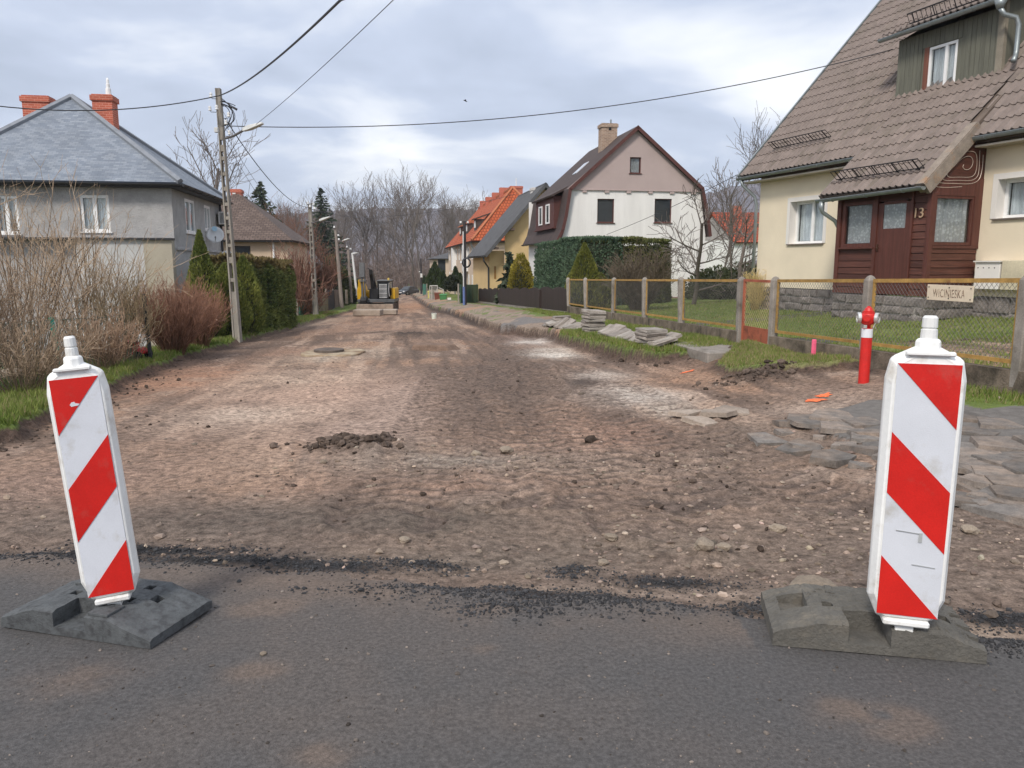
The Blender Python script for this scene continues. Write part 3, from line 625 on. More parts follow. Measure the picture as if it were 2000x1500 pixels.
def house13():
    H = thing('house', 'cream house with brown tiled roof, mahogany porch and green dormer, bearing number 13', 'house', W13(0, 0, .1))
    # ---- main wall with two windows
    wl = hD(1543, 387, DM); wr = hD(1607, 478, DM); zl0 = hD(1543, 478, DM)[1]
    win1 = (wl[0]+.05, wr[0]-.02, zl0+.02, wl[1]-.12)
    r0 = hD(1950, 347, DM); r1 = hD(1982, 425, DM); win2 = (r0[0]+.02, r1[0]+.42, hD(1945, 427, DM)[1], r0[1]-.04)
    Mm = fullM(M13, DM)
    wall(Mm, [(-7.62, 4.45), (5., 4.45)], ZP, [win1, win2], 'wall', CREAM, H, .30, CREAMLT)
    for wn in (win1, win2):
        f = window(Mm, wn[0], wn[1], wn[2], wn[3], H, WHITEP, dep=.25, fw=.075, mull=(.5,) if wn is win1 else (), curtain=SHEER, sill=mat('brown_sill', (.16, .13, .11), rough=.6))
        b = MB(Mm)
        for a, c, z0, z1 in ((wn[0]-.12, wn[0]-.0, wn[2], wn[3]+.12), (wn[1], wn[1]+.12, wn[2], wn[3]+.12), (wn[0], wn[1], wn[3], wn[3]+.12)): b.bx(a, c, -.018, .004, z0, z1)
        b.build('surround', CREAMLT, f)
    MB(M13).quad((-7.62, DM, ZP), (-7.62, DM, 4.45), (-7.62, 12.5, 4.45), (-7.62, 12.5, ZP)).quad((5, DM, ZP), (5, 12.5, ZP), (5, 12.5, 4.45), (5, DM, 4.45)).quad((-7.62, 12.5, ZP), (-7.62, 12.5, 4.45), (5, 12.5, 4.45), (5, 12.5, ZP)).add([(-7.62, DM, 4.45), (-7.62, 12.5, 4.45), (-7.62, 7.0, 10.4)], [[0, 1, 2]]).add([(5., DM, 4.45), (5., 12.5, 4.45), (5., 7.0, 10.4)], [[0, 2, 1]]).build('wall', CREAM, H)
    # ---- plinth: mortar backing and single stones
    def stones(Mf, u0, u1, z0, z1, seed, rowh=.24, parent=None):
        back = MB(Mf).bx(u0, u1, .03, .30, z0, z1).build('plinth', MORTAR, H)
        rd = random.Random(seed); z = z1
        while z > z0+.05:
            h = min(rowh*rd.uniform(.8, 1.2), z-z0); u = u0
            if z-h-z0 < .1: h = z-z0
            while u < u1-.04:
                w = rd.uniform(.26, .62)
                if u1-(u+w) < .2: w = u1-u
                g = .012; a = MB(Mf); y = -rd.uniform(.0, .035)
                x0, x1_, za, zb = u+g, u+w-g, z-h+g, z-g; j = lambda s=.014: rd.uniform(-s, s)
                a.add([(x0+j(), .05, za+j()), (x1_+j(), .05, za+j()), (x1_+j(), .05, zb+j()), (x0+j(), .05, zb+j()), (x0+.015+j(), y+j(), za+.015+j()), (x1_-.015+j(), y+j(), za+.015+j()), (x1_-.015+j(), y+j(), zb-.015+j()), (x0+.015+j(), y+j(), zb-.015+j()), ((x0+x1_)/2+j(.04), y-.015+j(), (za+zb)/2+j(.03))],
                      [[0, 1, 5, 4], [1, 2, 6, 5], [2, 3, 7, 6], [3, 0, 4, 7], [4, 5, 8], [5, 6, 8], [6, 7, 8], [7, 4, 8]])
                a.build('stone', STONE, back); u += w
            z -= h
    stones(M13, -2.72, 0., -.15, ZP-.02, 3)
    Ms = M13 @ Matrix(((0, 1, 0, 0), (1, 0, 0, 0), (0, 0, 1, 0), (0, 0, 0, 1)))     # placeholder frame, replaced below
    Ms = Fm(W13(0, 0, 0), N13, -U13)                                                # porch end wall: x runs into the house, y inward
    stones(Ms, .0, DM+.03, -.15, ZP-.02, 5)
    stones(fullM(M13, DM), -7.6, -2.72, -.2, ZP-.01, 7); stones(fullM(M13, DM), .0, 4.9, -.15, ZP-.01, 9, .36)
    # ---- porch: planks, door, windows
    pw = (hD(1648, 395, 0)[0], hD(1707, 390, 0)[0]+.05, hD(1700, 482, 0)[1], 3.03)
    dr = (hD(1717, 395, 0)[0], hD(1778, 390, 0)[0]+.06, ZP+.02, 2.98)
    sw = (.10, 1.23, 1.97, 3.02)
    porch = wall(fullM(M13, .035), [(-2.70, 3.24), (-.02, 3.24)], ZP, [pw, dr], 'porch', MAHOG, H, .02)
    wall(fullM(Ms, .035), [(.02, 3.28), (DM, 3.28)], ZP, [sw], 'porch_end', MAHOG, H, .02)
    def planks(Mf, u0, u1, z0, z1, holes, ph=.155):
        z = z0
        while z < z1-.02:
            h = min(ph, z1-z); segs = [(u0, u1)]
            for ho in holes:
                if z+h > ho[2]+.02 and z < ho[3]-.02:
                    ns = []
                    for a, b in segs:
                        if ho[0] > a: ns.append((a, min(b, ho[0])))
                        if ho[1] < b: ns.append((max(a, ho[1]), b))
                    segs = [s for s in ns if s[1]-s[0] > .02]
            for a, b in segs:
                MB(Mf).add([(a+.003, .03, z+.004), (b-.003, .03, z+.004), (b-.003, .03, z+h-.004), (a+.003, .03, z+h-.004), (a+.003, -.004, z+.008), (b-.003, -.004, z+.008), (b-.003, .010, z+h-.006), (a+.003, .010, z+h-.006)],
                           [[4, 5, 6, 7], [0, 1, 5, 4], [3, 7, 6, 2], [0, 4, 7, 3], [1, 2, 6, 5]]).build('plank', MAHOG, porch)
            z += h
    planks(M13, -2.70, -.10, ZP, 3.2, [(pw[0]-.12, pw[1]+.10, pw[2]-.06, 9), (dr[0]-.08, dr[1]+.06, 0, 9)])
    planks(Ms, .10, DM-.02, ZP, 1.93, [])
    for q in ((-.10, .01, -.012, .05, ZP, 3.22), (-2.72, -2.60, -.012, .05, ZP, 3.2), (dr[0]-.09, dr[0], -.03, .05, ZP, 3.18), (dr[1], dr[1]+.06, -.03, .05, ZP, 3.18)): MB(M13).bx(*q).build('porch_post', MAHOGV, H)
    for q, nm in (((-.015, .10, -.012, .05, ZP, 3.2), 'porch_post'), ((1.23, DM, -.014, .05, 1.93, 3.4), 'porch_post'), ((.10, DM, -.02, .03, 1.90, 1.96), 'rail'), ((.10, 1.23, -.012, .04, 3.02, 3.4), 'header')): MB(Ms).bx(*q).build(nm, MAHOGV, H)
    window(M13, pw[0], pw[1], pw[2], pw[3], H, MAHOGV, dep=.03, fw=.085, curtain=LACE, sill=MAHOGV)
    window(Ms, sw[0], sw[1], sw[2], sw[3], H, MAHOGV, dep=.03, fw=.06, curtain=LACE)
    door = MB(M13).bx(dr[0]+.003, dr[1]-.003, .0, .03, dr[2], 2.36).bx(dr[0]+.003, dr[0]+.15, .0, .03, 2.36, 2.94).bx(dr[1]-.15, dr[1]-.003, .0, .03, 2.36, 2.94).bx(dr[0]+.15, dr[1]-.15, .0, .03, 2.90, 2.97).build('door', MAHOGV, H)
    dw = (dr[0]+.15, dr[1]-.15, 2.36, 2.90)
    MB(M13).bx(dw[0], dw[1], .004, .012, dw[2], dw[3]).build('pane', GLASS, door)
    MB(M13).quad((dw[0], .022, dw[2]), (dw[1], .022, dw[2]), (dw[1], .022, dw[3]), (dw[0], .022, dw[3])).build('curtain', LACE, door)
    MB(M13).bx(dr[0]+.03, dr[0]+.06, -.02, .0, 1.86, 2.02).tube([(dr[0]+.045, -.02, 1.93), (dr[0]+.045, -.06, 1.93), (dr[0]+.15, -.06, 1.93)], .011, 6).build('door_handle', mat('brass_brown', (.10, .05, .03), rough=.4, metal=.6), door)
    # number 13
    cu = bpy.data.curves.new('num', 'FONT'); cu.body = '13'; cu.size = .30; cu.extrude = .008
    to = bpy.data.objects.new('num', cu); COL.objects.link(to); bpy.context.view_layer.update()
    me = bpy.data.meshes.new_from_object(to.evaluated_get(bpy.context.evaluated_depsgraph_get())); bpy.data.objects.remove(to)
    num = link('house_number', me, mat('pale_brass', (.42, .29, .19), rough=.5), H)
    me.transform(Fm(W13(hD(1783, 415, 0)[0]+.02, -.022, 2.56), U13, (0, 0, 1), -N13)); num.location = -absloc(H)
    # spiral panel in the porch gable
    pgz = lambda d: 3.2+.96*(d+.27)
    MB(Ms).add([(-.02, -.004, 3.3), (DM, -.004, 3.3), (DM, -.004, pgz(DM)-.12), (-.02, -.004, pgz(-.02)-.1)], [[0, 1, 2, 3]]).add([(-.02, .05, 3.1), (DM, .05, 3.1), (DM, .05, pgz(DM)-.12), (-.02, .05, pgz(-.02)-.1)], [[0, 1, 2, 3]]).build('gable_panel', MAHOG, H)
    S = [(878, 364.5), (866, 364), (850, 366), (832, 366.5), (824, 362), (819, 354), (829, 340), (828, 349), (830, 356), (840, 358), (870, 358.5), (900, 359), (911, 350), (917, 320), (919, 300)]
    zs = lambda qx, qy: (1760+qx*.12, 270+qy*.12)
    sp = [(978, 788), (840, 800), (700, 803), (560, 792), (500, 740), (490, 705)]
    sp2 = [(640, 570), (575, 650), (590, 715), (680, 735), (910, 738), (1040, 748), (1170, 735), (1260, 680), (1300, 560), (1320, 400), (1325, 270)]
    sp3 = [(1270, 200), (1265, 420), (1250, 600), (1190, 670), (1100, 695), (910, 683), (700, 695), (645, 640), (640, 580), (690, 525), (800, 450), (870, 350), (920, 290), (1000, 225), (1090, 210), (1190, 220), (1225, 290), (1225, 460), (1195, 590), (1120, 640), (940, 632), (760, 640), (730, 590), (760, 530), (870, 440), (960, 340), (1060, 290), (1130, 300), (1165, 370), (1140, 470), (1080, 515), (1020, 510), (990, 470), (1010, 430)]
    m = MB()
    for seq in (sp, sp2, sp3):
        pts = []
        for q in seq:
            d, z = hU(*zs(*q), 0.); pts.append(W13(.016, min(d, DM-.02), z))
        # smooth
        for _ in range(2):
            n = [pts[0]]
            for a, c in zip(pts[:-1], pts[1:]): n += [a*.75+c*.25, a*.25+c*.75]
            pts = n+[pts[-1]]
        m.tube(pts, .007, 4)
    m.build('wire_spiral', mat('pale_wire', (.55, .45, .38), rough=.4, metal=.3), H)
    # ---- roofs
    mm = 1.1; ed, ez = 1.02, 4.24
    sl = Vector(tuple(N13*1+np.array([0, 0, mm]))).normalized()
    nrm = Vector(tuple(U13)).cross(sl)
    Fr = Fm(W13(0, ed, ez), U13, sl, nrm)
    L = (7.15-ed)*math.hypot(1, mm)
    b = MB(Fr); b.bx(-8.1, 5.3, 0, L, -.16, .0); roof = b.build('roof', mat('roof_batten_wood', (.13, .10, .08), rough=.9), H)
    sl2 = Vector(tuple(-N13*1+np.array([0, 0, mm]))).normalized()
    slab([W13(5.3, 7.15+6.1, ez), W13(-8.1, 7.15+6.1, ez), W13(-8.1, 7.15, ez+6.13*mm), W13(5.3, 7.15, ez+6.13*mm)], .16, 'roof', TILEM, H)
    MB(Fr).bx(-8.16, -8.09, -.02, L, -.18, .10).build('verge_trim', ZINC, roof)
    # dormer data
    DD = 2.42
    du0 = hD(1746, 220, DD)[0]; dl = hD(1748, 90, DD); gl_ = hD(1730, 84, DD-.28); gr_ = hD(1950, 0, DD-.28)
    du1 = -.72; dz1 = (gl_[1]+gr_[1])/2-.02
    def dskip(u, s):
        p = Fr @ Vector((u, s, 0)); d = float((np.array(p)-P13b)@N13)
        if du0-.05 < u < du1+.05 and DD+.12 < d < 5.3: return True
        if u >= du1-.05 and 3.05 < d: return u > -.6 and d < 6
        return (-3.05 < u < -.1) and d < 2.28
    lay_tiles(roof, Fr, -8.05, 5.2, .0, L-.1, .175, .41, TILEM, 190, dskip)
    # porch roof
    pm = .96; slp = Vector(tuple(N13+np.array([0, 0, pm]))).normalized(); Fp = Fm(W13(0, -.27, 3.2), U13, slp, Vector(tuple(U13)).cross(slp))
    Lp = 2.72*math.hypot(1, pm)
    proof = MB(Fp).bx(-3.0, -.02, 0, Lp, -.12, 0).build('porch_roof', mat('roof_batten_wood', (.13, .10, .08)), H)
    lay_tiles(proof, Fp, -3.0, -.08, .0, Lp-.25, .175, .41, TILEM, 110)
    MB(Fp).bx(-.16, .06, -.02, 1.9, -.16, .085).bx(-.02, .075, -.02, 1.9, -.20, .06).build('verge_trim', TRIMB, proof)
    MB(Fp).bx(-3.06, -2.99, -.02, 1.9, -.14, .06).build('verge_trim', TILEM, proof)
    # cheek walls under the porch roof
    MB(M13).add([(-2.70, 0, 3.1), (-2.70, DM, 3.1), (-2.70, DM, pgz(DM)-.14), (-2.70, 0, pgz(0)-.14)], [[0, 1, 2, 3]]).quad((-2.70, 0, ZP), (-2.70, DM, ZP), (-2.70, DM, 3.1), (-2.70, 0, 3.1)).build('porch_side', MAHOG, H)
    # soffits and gutters
    for a, c in ((-8.0, -2.95), (.05, 5.2)): MB(M13).bx(a, c, ed+.02, DM, ez-.20, ez-.16).build('soffit', mat('pale_soffit', (.45, .40, .33), rough=.8), H)
    gutter(H, W13(-8.15, ed-.05, ez-.03), W13(-3.05, ed-.05, ez+.0), .075)
    gutter(H, W13(-.1, ed-.05, ez), W13(5.3, ed-.05, ez+.03), .075)
    gutter(H, W13(-3.08, -.33, 3.13), W13(.06, -.33, 3.18), .075)
    dp = MB(); dp.tube([W13(-7.98, ed-.05, ez-.08), W13(-7.95, ed-.0, ez-.25), W13(-7.70, DM-.14, ez-.62), W13(-7.66, DM-.10, ez-.85), W13(-7.66, DM-.10, .1)], .05, 10); dp.build('downpipe', ZINC, H, smooth=True)
    MB().tube([W13(-2.92, -.33, 3.08), W13(-2.92, -.33, 2.93), W13(-2.90, -.3, 2.82), W13(-2.78, -.02, 2.62), W13(-2.77, .1, 2.45), W13(-2.77, .1, 2.2)], [.07, .07, .048, .048, .048, .048], 10).build('downpipe', ZINC, H, smooth=True)
    # snow guards
    def onroof(x, y, F):
        Mi = F.inverted(); nn = np.array(F.col[2])[:3]; p = hit(x, y, np.array(F.col[3])[:3], nn); q = Mi @ Vector(p); return q.x, q.y
    a = onroof(1512, 298, Fr); c = onroof(1630, 268, Fr); snow_guard(roof, Fr, a[0], c[0], (a[1]+c[1])/2)
    a = onroof(1622, 362, Fp); c = onroof(1796, 333, Fp); snow_guard(proof, Fp, -2.85, -.28, (a[1]+c[1])/2)
    # ---- dormer
    w0 = hD(1822, 98, DD+.10); w1 = hD(1868, 80, DD+.10); wb = hD(1816, 188, DD+.10)[1]
    du_w0, du_w1, dzw0, dzw1 = w0[0]-.02, w1[0]+.12, wb, w0[1]+.05
    dor = wall(fullM(M13, DD+.03), [(du0, dz1), (du1, dz1)], 5.2, [(du_w0, du_w1, dzw0, dzw1)], 'dormer', GREENB, H, .02)
    u = du0; ru = random.Random(4)
    zroof = max(3.2+.96*(DD+.27), ez+mm*(DD-ed))
    while u < du1-.01:
        w = min(.125, du1-u)
        spans = [(zroof-.1, dz1)]
        if u+w > du_w0-.12 and u < du_w1+.02: spans = [(zroof-.1, dzw0-.06), (dzw1+.02, dz1)]
        for za, zb in spans: MB(M13).bx(u+.004, u+w-.004, DD+ru.uniform(0, .006), DD+.03, za, zb).build('board', GREENB, dor)
        u += w
    dwin = window(fullM(M13, DD), du_w0, du_w1, dzw0, dzw1, H, WHITEP, dep=.05, fw=.06, mull=(.62,), curtain=SHEER)
    MB(M13).bx(du_w0-.13, du_w0, DD-.0, DD+.02, dzw0-.02, dzw1+.02).build('shutter', mat('red_brown_board', (.16, .062, .04), rough=.7, var=.25, stretch=(5, 5, .5)), dwin)
    MB(M13).bx(du_w0-.16, du_w1+.02, DD-.05, DD+.04, dzw0-.07, dzw0-.03).build('sill', mat('brown_sill', (.16, .13, .11)), dwin)
    MB(M13).bx(du1-.05, du1+.12, DD-.012, DD+.08, zroof-.1, dz1+.1).build('corner_board', mat('pale_corner_board', (.26, .23, .18), rough=.8), dor)
    # dormer cheek and setback wall to the right
    MB(M13).add([(du0, DD+.04, zroof-.15), (du0, 5.4, 8.9), (du0, 5.4, 8.9), (du0, DD+.04, dz1)], [[0, 1, 3]]).build('dormer_cheek', GREENB, dor)
    MB(M13).quad((du1+.1, DD+.04, zroof-.1), (du1+.1, 3.2, 6.3), (du1+.1, 3.2, 9.2), (du1+.1, DD+.04, dz1+.2)).build('dormer_cheek', GREENB, dor)
    u = du1+.1; back = MB(M13).bx(u, 4.8, 3.14, 3.2, 5.9, 9.4).build('upper_dormer', GREENB, H)
    while u < 4.7:
        MB(M13).bx(u+.006, u+.18, 3.105, 3.14, 5.9, 9.4).build('board', GREENB, back); u += .188
    dsl = Vector(tuple(N13+np.array([0, 0, .42]))).normalized(); Fd = Fm(W13(0, DD-.30, dz1+.10), U13, dsl, Vector(tuple(U13)).cross(dsl))
    drf = MB(Fd).bx(du0-.25, du1+.30, 0, 3.6, -.10, 0).build('dormer_roof', mat('roof_batten_wood', (.13, .10, .08)), H)
    lay_tiles(drf, Fd, du0-.25, du1+.28, 0, 2.6, .18, .42, TILEM, 0)
    snow_guard(drf, Fd, du0+.25, du1+.1, .42, .24, .02)
    gutter(H, W13(du0-.28, DD-.37, dz1+.05), W13(du1+.12, DD-.37, dz1+.07), .075)
    MB().tube([W13(du1+.22, DD-.34, dz1+.05), W13(du1+.22, DD-.34, dz1-.14)], [.14, .07], 10).tube([W13(du1+.22, DD-.34, dz1-.12), W13(du1+.26, DD-.25, dz1-.26), W13(du1+.40, DD-.05, dz1-.34), W13(du1+.44, DD, dz1-.5), W13(du1+.44, DD, zroof+.42), W13(du1+.46, DD-.04, zroof+.3), W13(du1+.55, DD-.2, zroof+.18)], .055, 10).build('downpipe', ZINC, H, smooth=True)
    # meter box on the cream wall
    mb = thing('meter_box', 'cream metal meter box fixed to the wall right of the porch', 'meter box', W13(.5, DM, 1.0))
    z0, z1 = 1.02, hD(1935, 512, DM-.15)[1]
    MB(M13).bx(.16, .75, DM-.22, DM-.003, z0, z1).build('cabinet', CREAMLT, mb, bevel=.01)
    MB(M13).bx(.80, 1.7, DM-.24, DM-.003, z0, z1+.04).build('cabinet', mat('cream_box_paint', (.62, .55, .40), rough=.5), mb, bevel=.01)
    MB(M13).bx(.14, .78, DM-.26, DM-.003, z1, z1+.03).build('lid', CREAMLT, mb)
    for i in range(4): MB(M13).lathe([(.012, 0), (.012, .006)], 8, (.24+i*.13, DM-.222, z1-.12), (0, -1, 0)).build('vent_hole', BLACKIRON, mb)
    return H
house13()
# ================================================================ TRAFFIC BEACONS
PLW = mat('white_beacon_plastic', (.80, .80, .78), rough=.4, var=.06, scale=4, bump=.06, bscale=60, col2=(.46, .41, .34), s2=7, t2=(.56, .78), spec=.4)
REDF = mat('red_reflective_film', (.60, .018, .013), rough=.38, var=.12, scale=5, bump=.08, bscale=200, spec=.4, col2=(.50, .07, .055), s2=9, t2=(.56, .74))
WHF = mat('white_reflective_film', (.66, .68, .73), rough=.3, var=.05, scale=6, bump=.12, bscale=240, spec=.4, col2=(.50, .485, .46), s2=8, t2=(.55, .76))
RUB1 = mat('recycled_rubber', (.088, .094, .098), rough=.75, var=.22, scale=14, bump=.5, bscale=120, col2=(.055, .057, .06), s2=30, t2=(.48, .62))
RUB2 = mat('dusty_rubber', (.115, .108, .095), rough=.93, var=.2, scale=6, bump=.6, bscale=55, col2=(.19, .165, .13), s2=5, t2=(.52, .75), dist=.015)
def beacon(foot, lean, yaw, pitch, sc, mirror, label, damage, wx=1.):
    root = thing('traffic_beacon', label, 'traffic beacon', foot, 'striped traffic beacons at the closure')
    X = (lambda x: -x) if mirror else (lambda x: x)
    M = Matrix.Translation(Vector([float(v) for v in foot]))
    out = [(-.075, .035), (.075, .035), (.092, .04), (.125, .115), (.125, .89), (.112, .955), (.098, .967), (.034, 1.0), (-.034, 1.0), (-.098, .967), (-.112, .955), (-.125, .89), (-.125, .115), (-.092, .04)]
    body = MB(M); n = len(out)
    def ring(k, y): return [(x*k, y, .5+(z-.5)*(1-(1-k)*.28)) for x, z in out]
    vs = ring(.80, -.042)+ring(.86, -.044)+ring(1, -.012)+ring(1, .012)+ring(.86, .044)
    fs = [list(range(n)), list(range(5*n-1, 4*n-1, -1))]
    for r in range(4): fs += [[r*n+i, (r+1)*n+i, (r+1)*n+(i+1) % n, r*n+(i+1) % n] for i in range(n)]
    body.add(vs, fs)
    body.build('body', PLW, root, bevel=.004)
    MB(M).bx(-.075, .075, -.052, .052, .022, .046).build('flange', PLW, root, bevel=.006)
    MB(M).bx(-.03, .03, -.03, .03, -.045, .025).build('tenon', PLW, root, bevel=.003)
    MB(M).bx(-.075, .075, -.056, -.03, .972, .987).build('handle', PLW, root, bevel=.004)
    MB(M).lathe([(.042, .985), (.040, 1.018), (.032, 1.026)], 8, (0, 0, 0)).build('collar', PLW, root, bevel=.003)
    MB(M).lathe([(.027, 1.022), (.026, 1.056), (.022, 1.058), (.022, 1.062), (.025, 1.064), (.024, 1.095), (.018, 1.102)], 14).build('peg', PLW, root, smooth=False)
    hw = .098; z0, z1 = .062, .945; hh = z1-z0
    def poly(name, mt, pts, y):
        m = MB(M); k = len(pts); P = [(X(u*2*hw-hw), z0+f*hh) for u, f in pts]
        if mirror: P = P[::-1]
        m.add([(x, y, z) for x, z in P]+[(x, y+.0015, z) for x, z in P], [list(range(k)), list(range(2*k-1, k-1, -1))]+[[i, i+k, (i+1) % k+k, (i+1) % k] for i in range(k)])
        return m.build(name, mt, root)
    poly('white_sheet', WHF, [(0, 0), (1, 0), (1, 1), (0, 1)], -.0452)
    poly('red_stripe', REDF, [(0, .755), (1, 1), (0, 1)], -.0472); poly('red_stripe', REDF, [(0, .265), (1, .495), (1, .735), (0, .51)], -.0472); poly('red_stripe', REDF, [(0, 0), (1, 0), (1, .24)], -.0472)
    if damage: poly('chip', WHF, [(.33, .885), (.37, .895), (.43, .897), (.45, .890), (.53, .886), (.50, .879), (.42, .878), (.36, .876)], -.0482)
    else:
        sc_m = mat('scratched_film', (.34, .35, .35), rough=.6)
        poly('scratch', sc_m, [(.42, .338), (.80, .345), (.80, .348), (.42, .341)], -.0482); poly('scratch', sc_m, [(.37, .305), (.43, .305), (.425, .342), (.37, .343)], -.0482); poly('scratch', sc_m, [(.12, .205), (.5, .212), (.5, .215), (.12, .208)], -.0482)
    root.rotation_euler = (math.radians(pitch), math.radians(lean), math.radians(yaw)); root.scale = (sc*wx, sc, sc)
    return root
def rubber_base(loc, rz, label, mt, old):
    root = thing('beacon_base', label, 'beacon base', loc)
    M = Matrix.Translation(Vector([float(v) for v in loc]))
    hx, hy = .37, .20; h = .105
    if not old: prof = [(-hx, 0), (hx, 0), (hx, .04), (.16, h), (-.22, h), (-hx-.015, .05), (-hx-.02, .02)]
    else: prof = [(-hx-.03, 0), (hx+.02, 0), (hx+.03, .06), (hx-.05, .085), (.24, h+.01), (-.22, h+.015), (-hx+.02, .085), (-hx-.03, .06)]
    tp = sorted([q for q in prof if q[1] > .001 or abs(q[0]) < hx-.1], key=lambda q: q[0])
    top = lambda x: float(np.interp(x, [q[0] for q in tp], [q[1] for q in tp]))
    rec = [(-.11, .05, -hy, -hy+.14, .035)]+[(x-.022, x+.022, y-.02, y+.02, .07) for x in (-.16, .12) for y in (-.02, .11)]+[(.19, .23, .02, .07, .03)]
    if old: rec += [(-.35, -.24, -.04, .10, .055), (.26, .32, -.05, .02, .06), (hx-.02, hx+.03, -.15, -.11, .0), (hx-.03, hx+.03, -.06, -.02, .0), (hx-.02, hx+.03, .05, .09, .0)]
    xs = sorted(set([q[0] for q in tp]+[v for r in rec for v in r[:2]]+list(np.linspace(prof[0][0], tp[-1][0], 25)))); ys = sorted(set([-hy, hy, -hy+.02, hy-.02]+[v for r in rec for v in r[2:4]]+list(np.linspace(-hy, hy, 13))))
    rj = random.Random(5 if old else 6); jit = {}
    def hz(i, j, ci, cj):
        xm, ym = (xs[ci]+xs[ci+1])/2, (ys[cj]+ys[cj+1])/2
        for r in rec:
            if r[0] < xm < r[1] and r[2] < ym < r[3]: return r[4]
        k = jit.setdefault((i, j), rj.uniform(-1, 1)*(.005 if old else .0015)); ed = .008 if j in (0, len(ys)-1) else 0
        return top(xs[i])+k-ed
    bm_ = MB(M); nx, ny = len(xs)-1, len(ys)-1
    for ci in range(nx):
        for cj in range(ny):
            c4 = [(ci, cj), (ci+1, cj), (ci+1, cj+1), (ci, cj+1)]
            z4 = [hz(i, j, ci, cj) for i, j in c4]; bm_.quad(*[(xs[i], ys[j], z) for (i, j), z in zip(c4, z4)])
            for (e0, e1, di, dj) in ((0, 1, 0, -1), (1, 2, 1, 0), (2, 3, 0, 1), (3, 0, -1, 0)):
                ni, nj = ci+di, cj+dj; (i0, j0), (i1, j1) = c4[e0], c4[e1]
                inside = 0 <= ni < nx and 0 <= nj < ny
                lo = [hz(i0, j0, ni, nj), hz(i1, j1, ni, nj)] if inside else [0., 0.]
                if z4[e0]-lo[0] > .004 or z4[e1]-lo[1] > .004 or (not inside):
                    bm_.quad((xs[i0], ys[j0], z4[e0]), (xs[i0], ys[j0], lo[0]), (xs[i1], ys[j1], lo[1]), (xs[i1], ys[j1], z4[e1]))
    bm_.build('block', mt, root)
    MB(M).bx(.06, .16, -.19, -.09, h-.002, h+.012).build('pad', mt, root, bevel=.003)
    MB(M).bx(-.24, -.14, .05, .15, h-.002, h+.012).build('pad', mt, root, bevel=.003)
    root.rotation_euler = (0, 0, rz); return root
ZB = .022
lb_c = np.array([-1.775, 3.205, ZB]); rub_l = rubber_base(lb_c, math.atan2(-.19, .71), 'dark grey rubber base under the leaning left-hand traffic beacon', RUB1, False)
rb_c = np.array([1.50, 3.07, ZB]); rub_r = rubber_base(rb_c, math.radians(-11), 'dusty brown-grey rubber base under the right-hand traffic beacon', RUB2, True)
fl = hit(226, 1178, (0, 0, ZB+.105), (0, 0, 1)); fr_ = hit(1762, 1224, (0, 0, ZB+.11), (0, 0, 1))
beacon(fl, -4.3, 19, 0, 1.05, False, 'leaning red and white striped beacon with a chipped top stripe, stripes rising to the right', True, .86)
beacon(fr_, .4, -15, 0, 1.13, True, 'upright red and white striped beacon with stripes falling to the right, nearest the hydrant', False, .99)
# ================================================================ HYDRANT, STAKE, PAINT
def hydrant():
    p = gp(1687, 741); z = gz(p[0], p[1], True)-.03
    H = thing('fire_hydrant', 'slim red hydrant post with white band and silver side caps before the fence', 'hydrant', (p[0], p[1], z))
    RED = mat('hydrant_red_paint', (.58, .022, .018), rough=.4, var=.1, scale=6, bump=.03, spec=.45); SIL = mat('cast_aluminium', (.62, .62, .60), rough=.35, var=.1, metal=.6, bump=.1); WB = mat('white_band_film', (.70, .72, .76), rough=.35, var=.06)
    c = (p[0], p[1], z)
    MB().lathe([(.066, 0), (.066, .61), (.060, .73)], 20, c).build('standpipe', RED, H, smooth=False)
    MB().lathe([(.0675, .615), (.0675, .725)], 20, c).build('band', WB, H)
    MB().lathe([(.036, .73), (.036, .77), (.07, .785), (.082, .82), (.082, .90), (.07, .925)], 18, c).build('head', RED, H, smooth=True)
    MB().lathe([(.074, .92), (.074, .935), (.066, .937), (.066, .95), (.055, .953), (.04, .985), (.02, 1.0), (.018, 1.01)], 18, c).build('dome', RED, H, smooth=False)
    for ax, nm in (((.75, -.66, 0), 1), ((-.93, .2, 0), 2)):
        a = Vector(ax).normalized(); q = Vector(c)+Vector((0, 0, .862))
        o = MB().lathe([(.05, .05), (.05, .085)], 16, q, a).build('outlet', RED, H)
        MB().lathe([(.060, .083), (.068, .09), (.068, .125), (.056, .13), (.056, .118), (.02, .118), (.02, .13), (.012, .13)], 18, q, a).build('cap', SIL, o)
    a = Vector((-.55, -.83, 0)).normalized(); q = Vector(c)+Vector((0, 0, .862)); MB().lathe([(.047, .05), (.047, .092), (.035, .094), (.035, .088)], 16, q, a).build('outlet', RED, H)
    MB().tube([Vector(c)+Vector((.05, -.1, .80)), Vector(c)+Vector((.03, -.09, .74)), Vector(c)+Vector((.045, -.075, .775)), Vector(c)+Vector((.07, -.08, .73))], .004, 4).build('chain', SIL, H)
    MB().bx(c[0]-.075, c[0]-.035, c[1]-.06, c[1]-.05, c[2]+.735, c[2]+.775).build('tag', SIL, H)
hydrant()
p = gp(1588, 703); z = gz(p[0], p[1])-.05
st = thing('stake', 'short stake painted fluorescent pink standing in the grass left of the hydrant', 'stake', (p[0], p[1], z))
MB().box((p[0], p[1], z+.16), (.055, .05, .32), Matrix.Rotation(.3, 3, 'Z')).build('shaft', mat('fluorescent_pink_paint', (.85, .13, .24), rough=.6, var=.12, scale=10), st, bevel=.006)
OR = mat('orange_marking_paint', (.80, .17, .06), rough=.8, var=.25, scale=20, bump=.3)
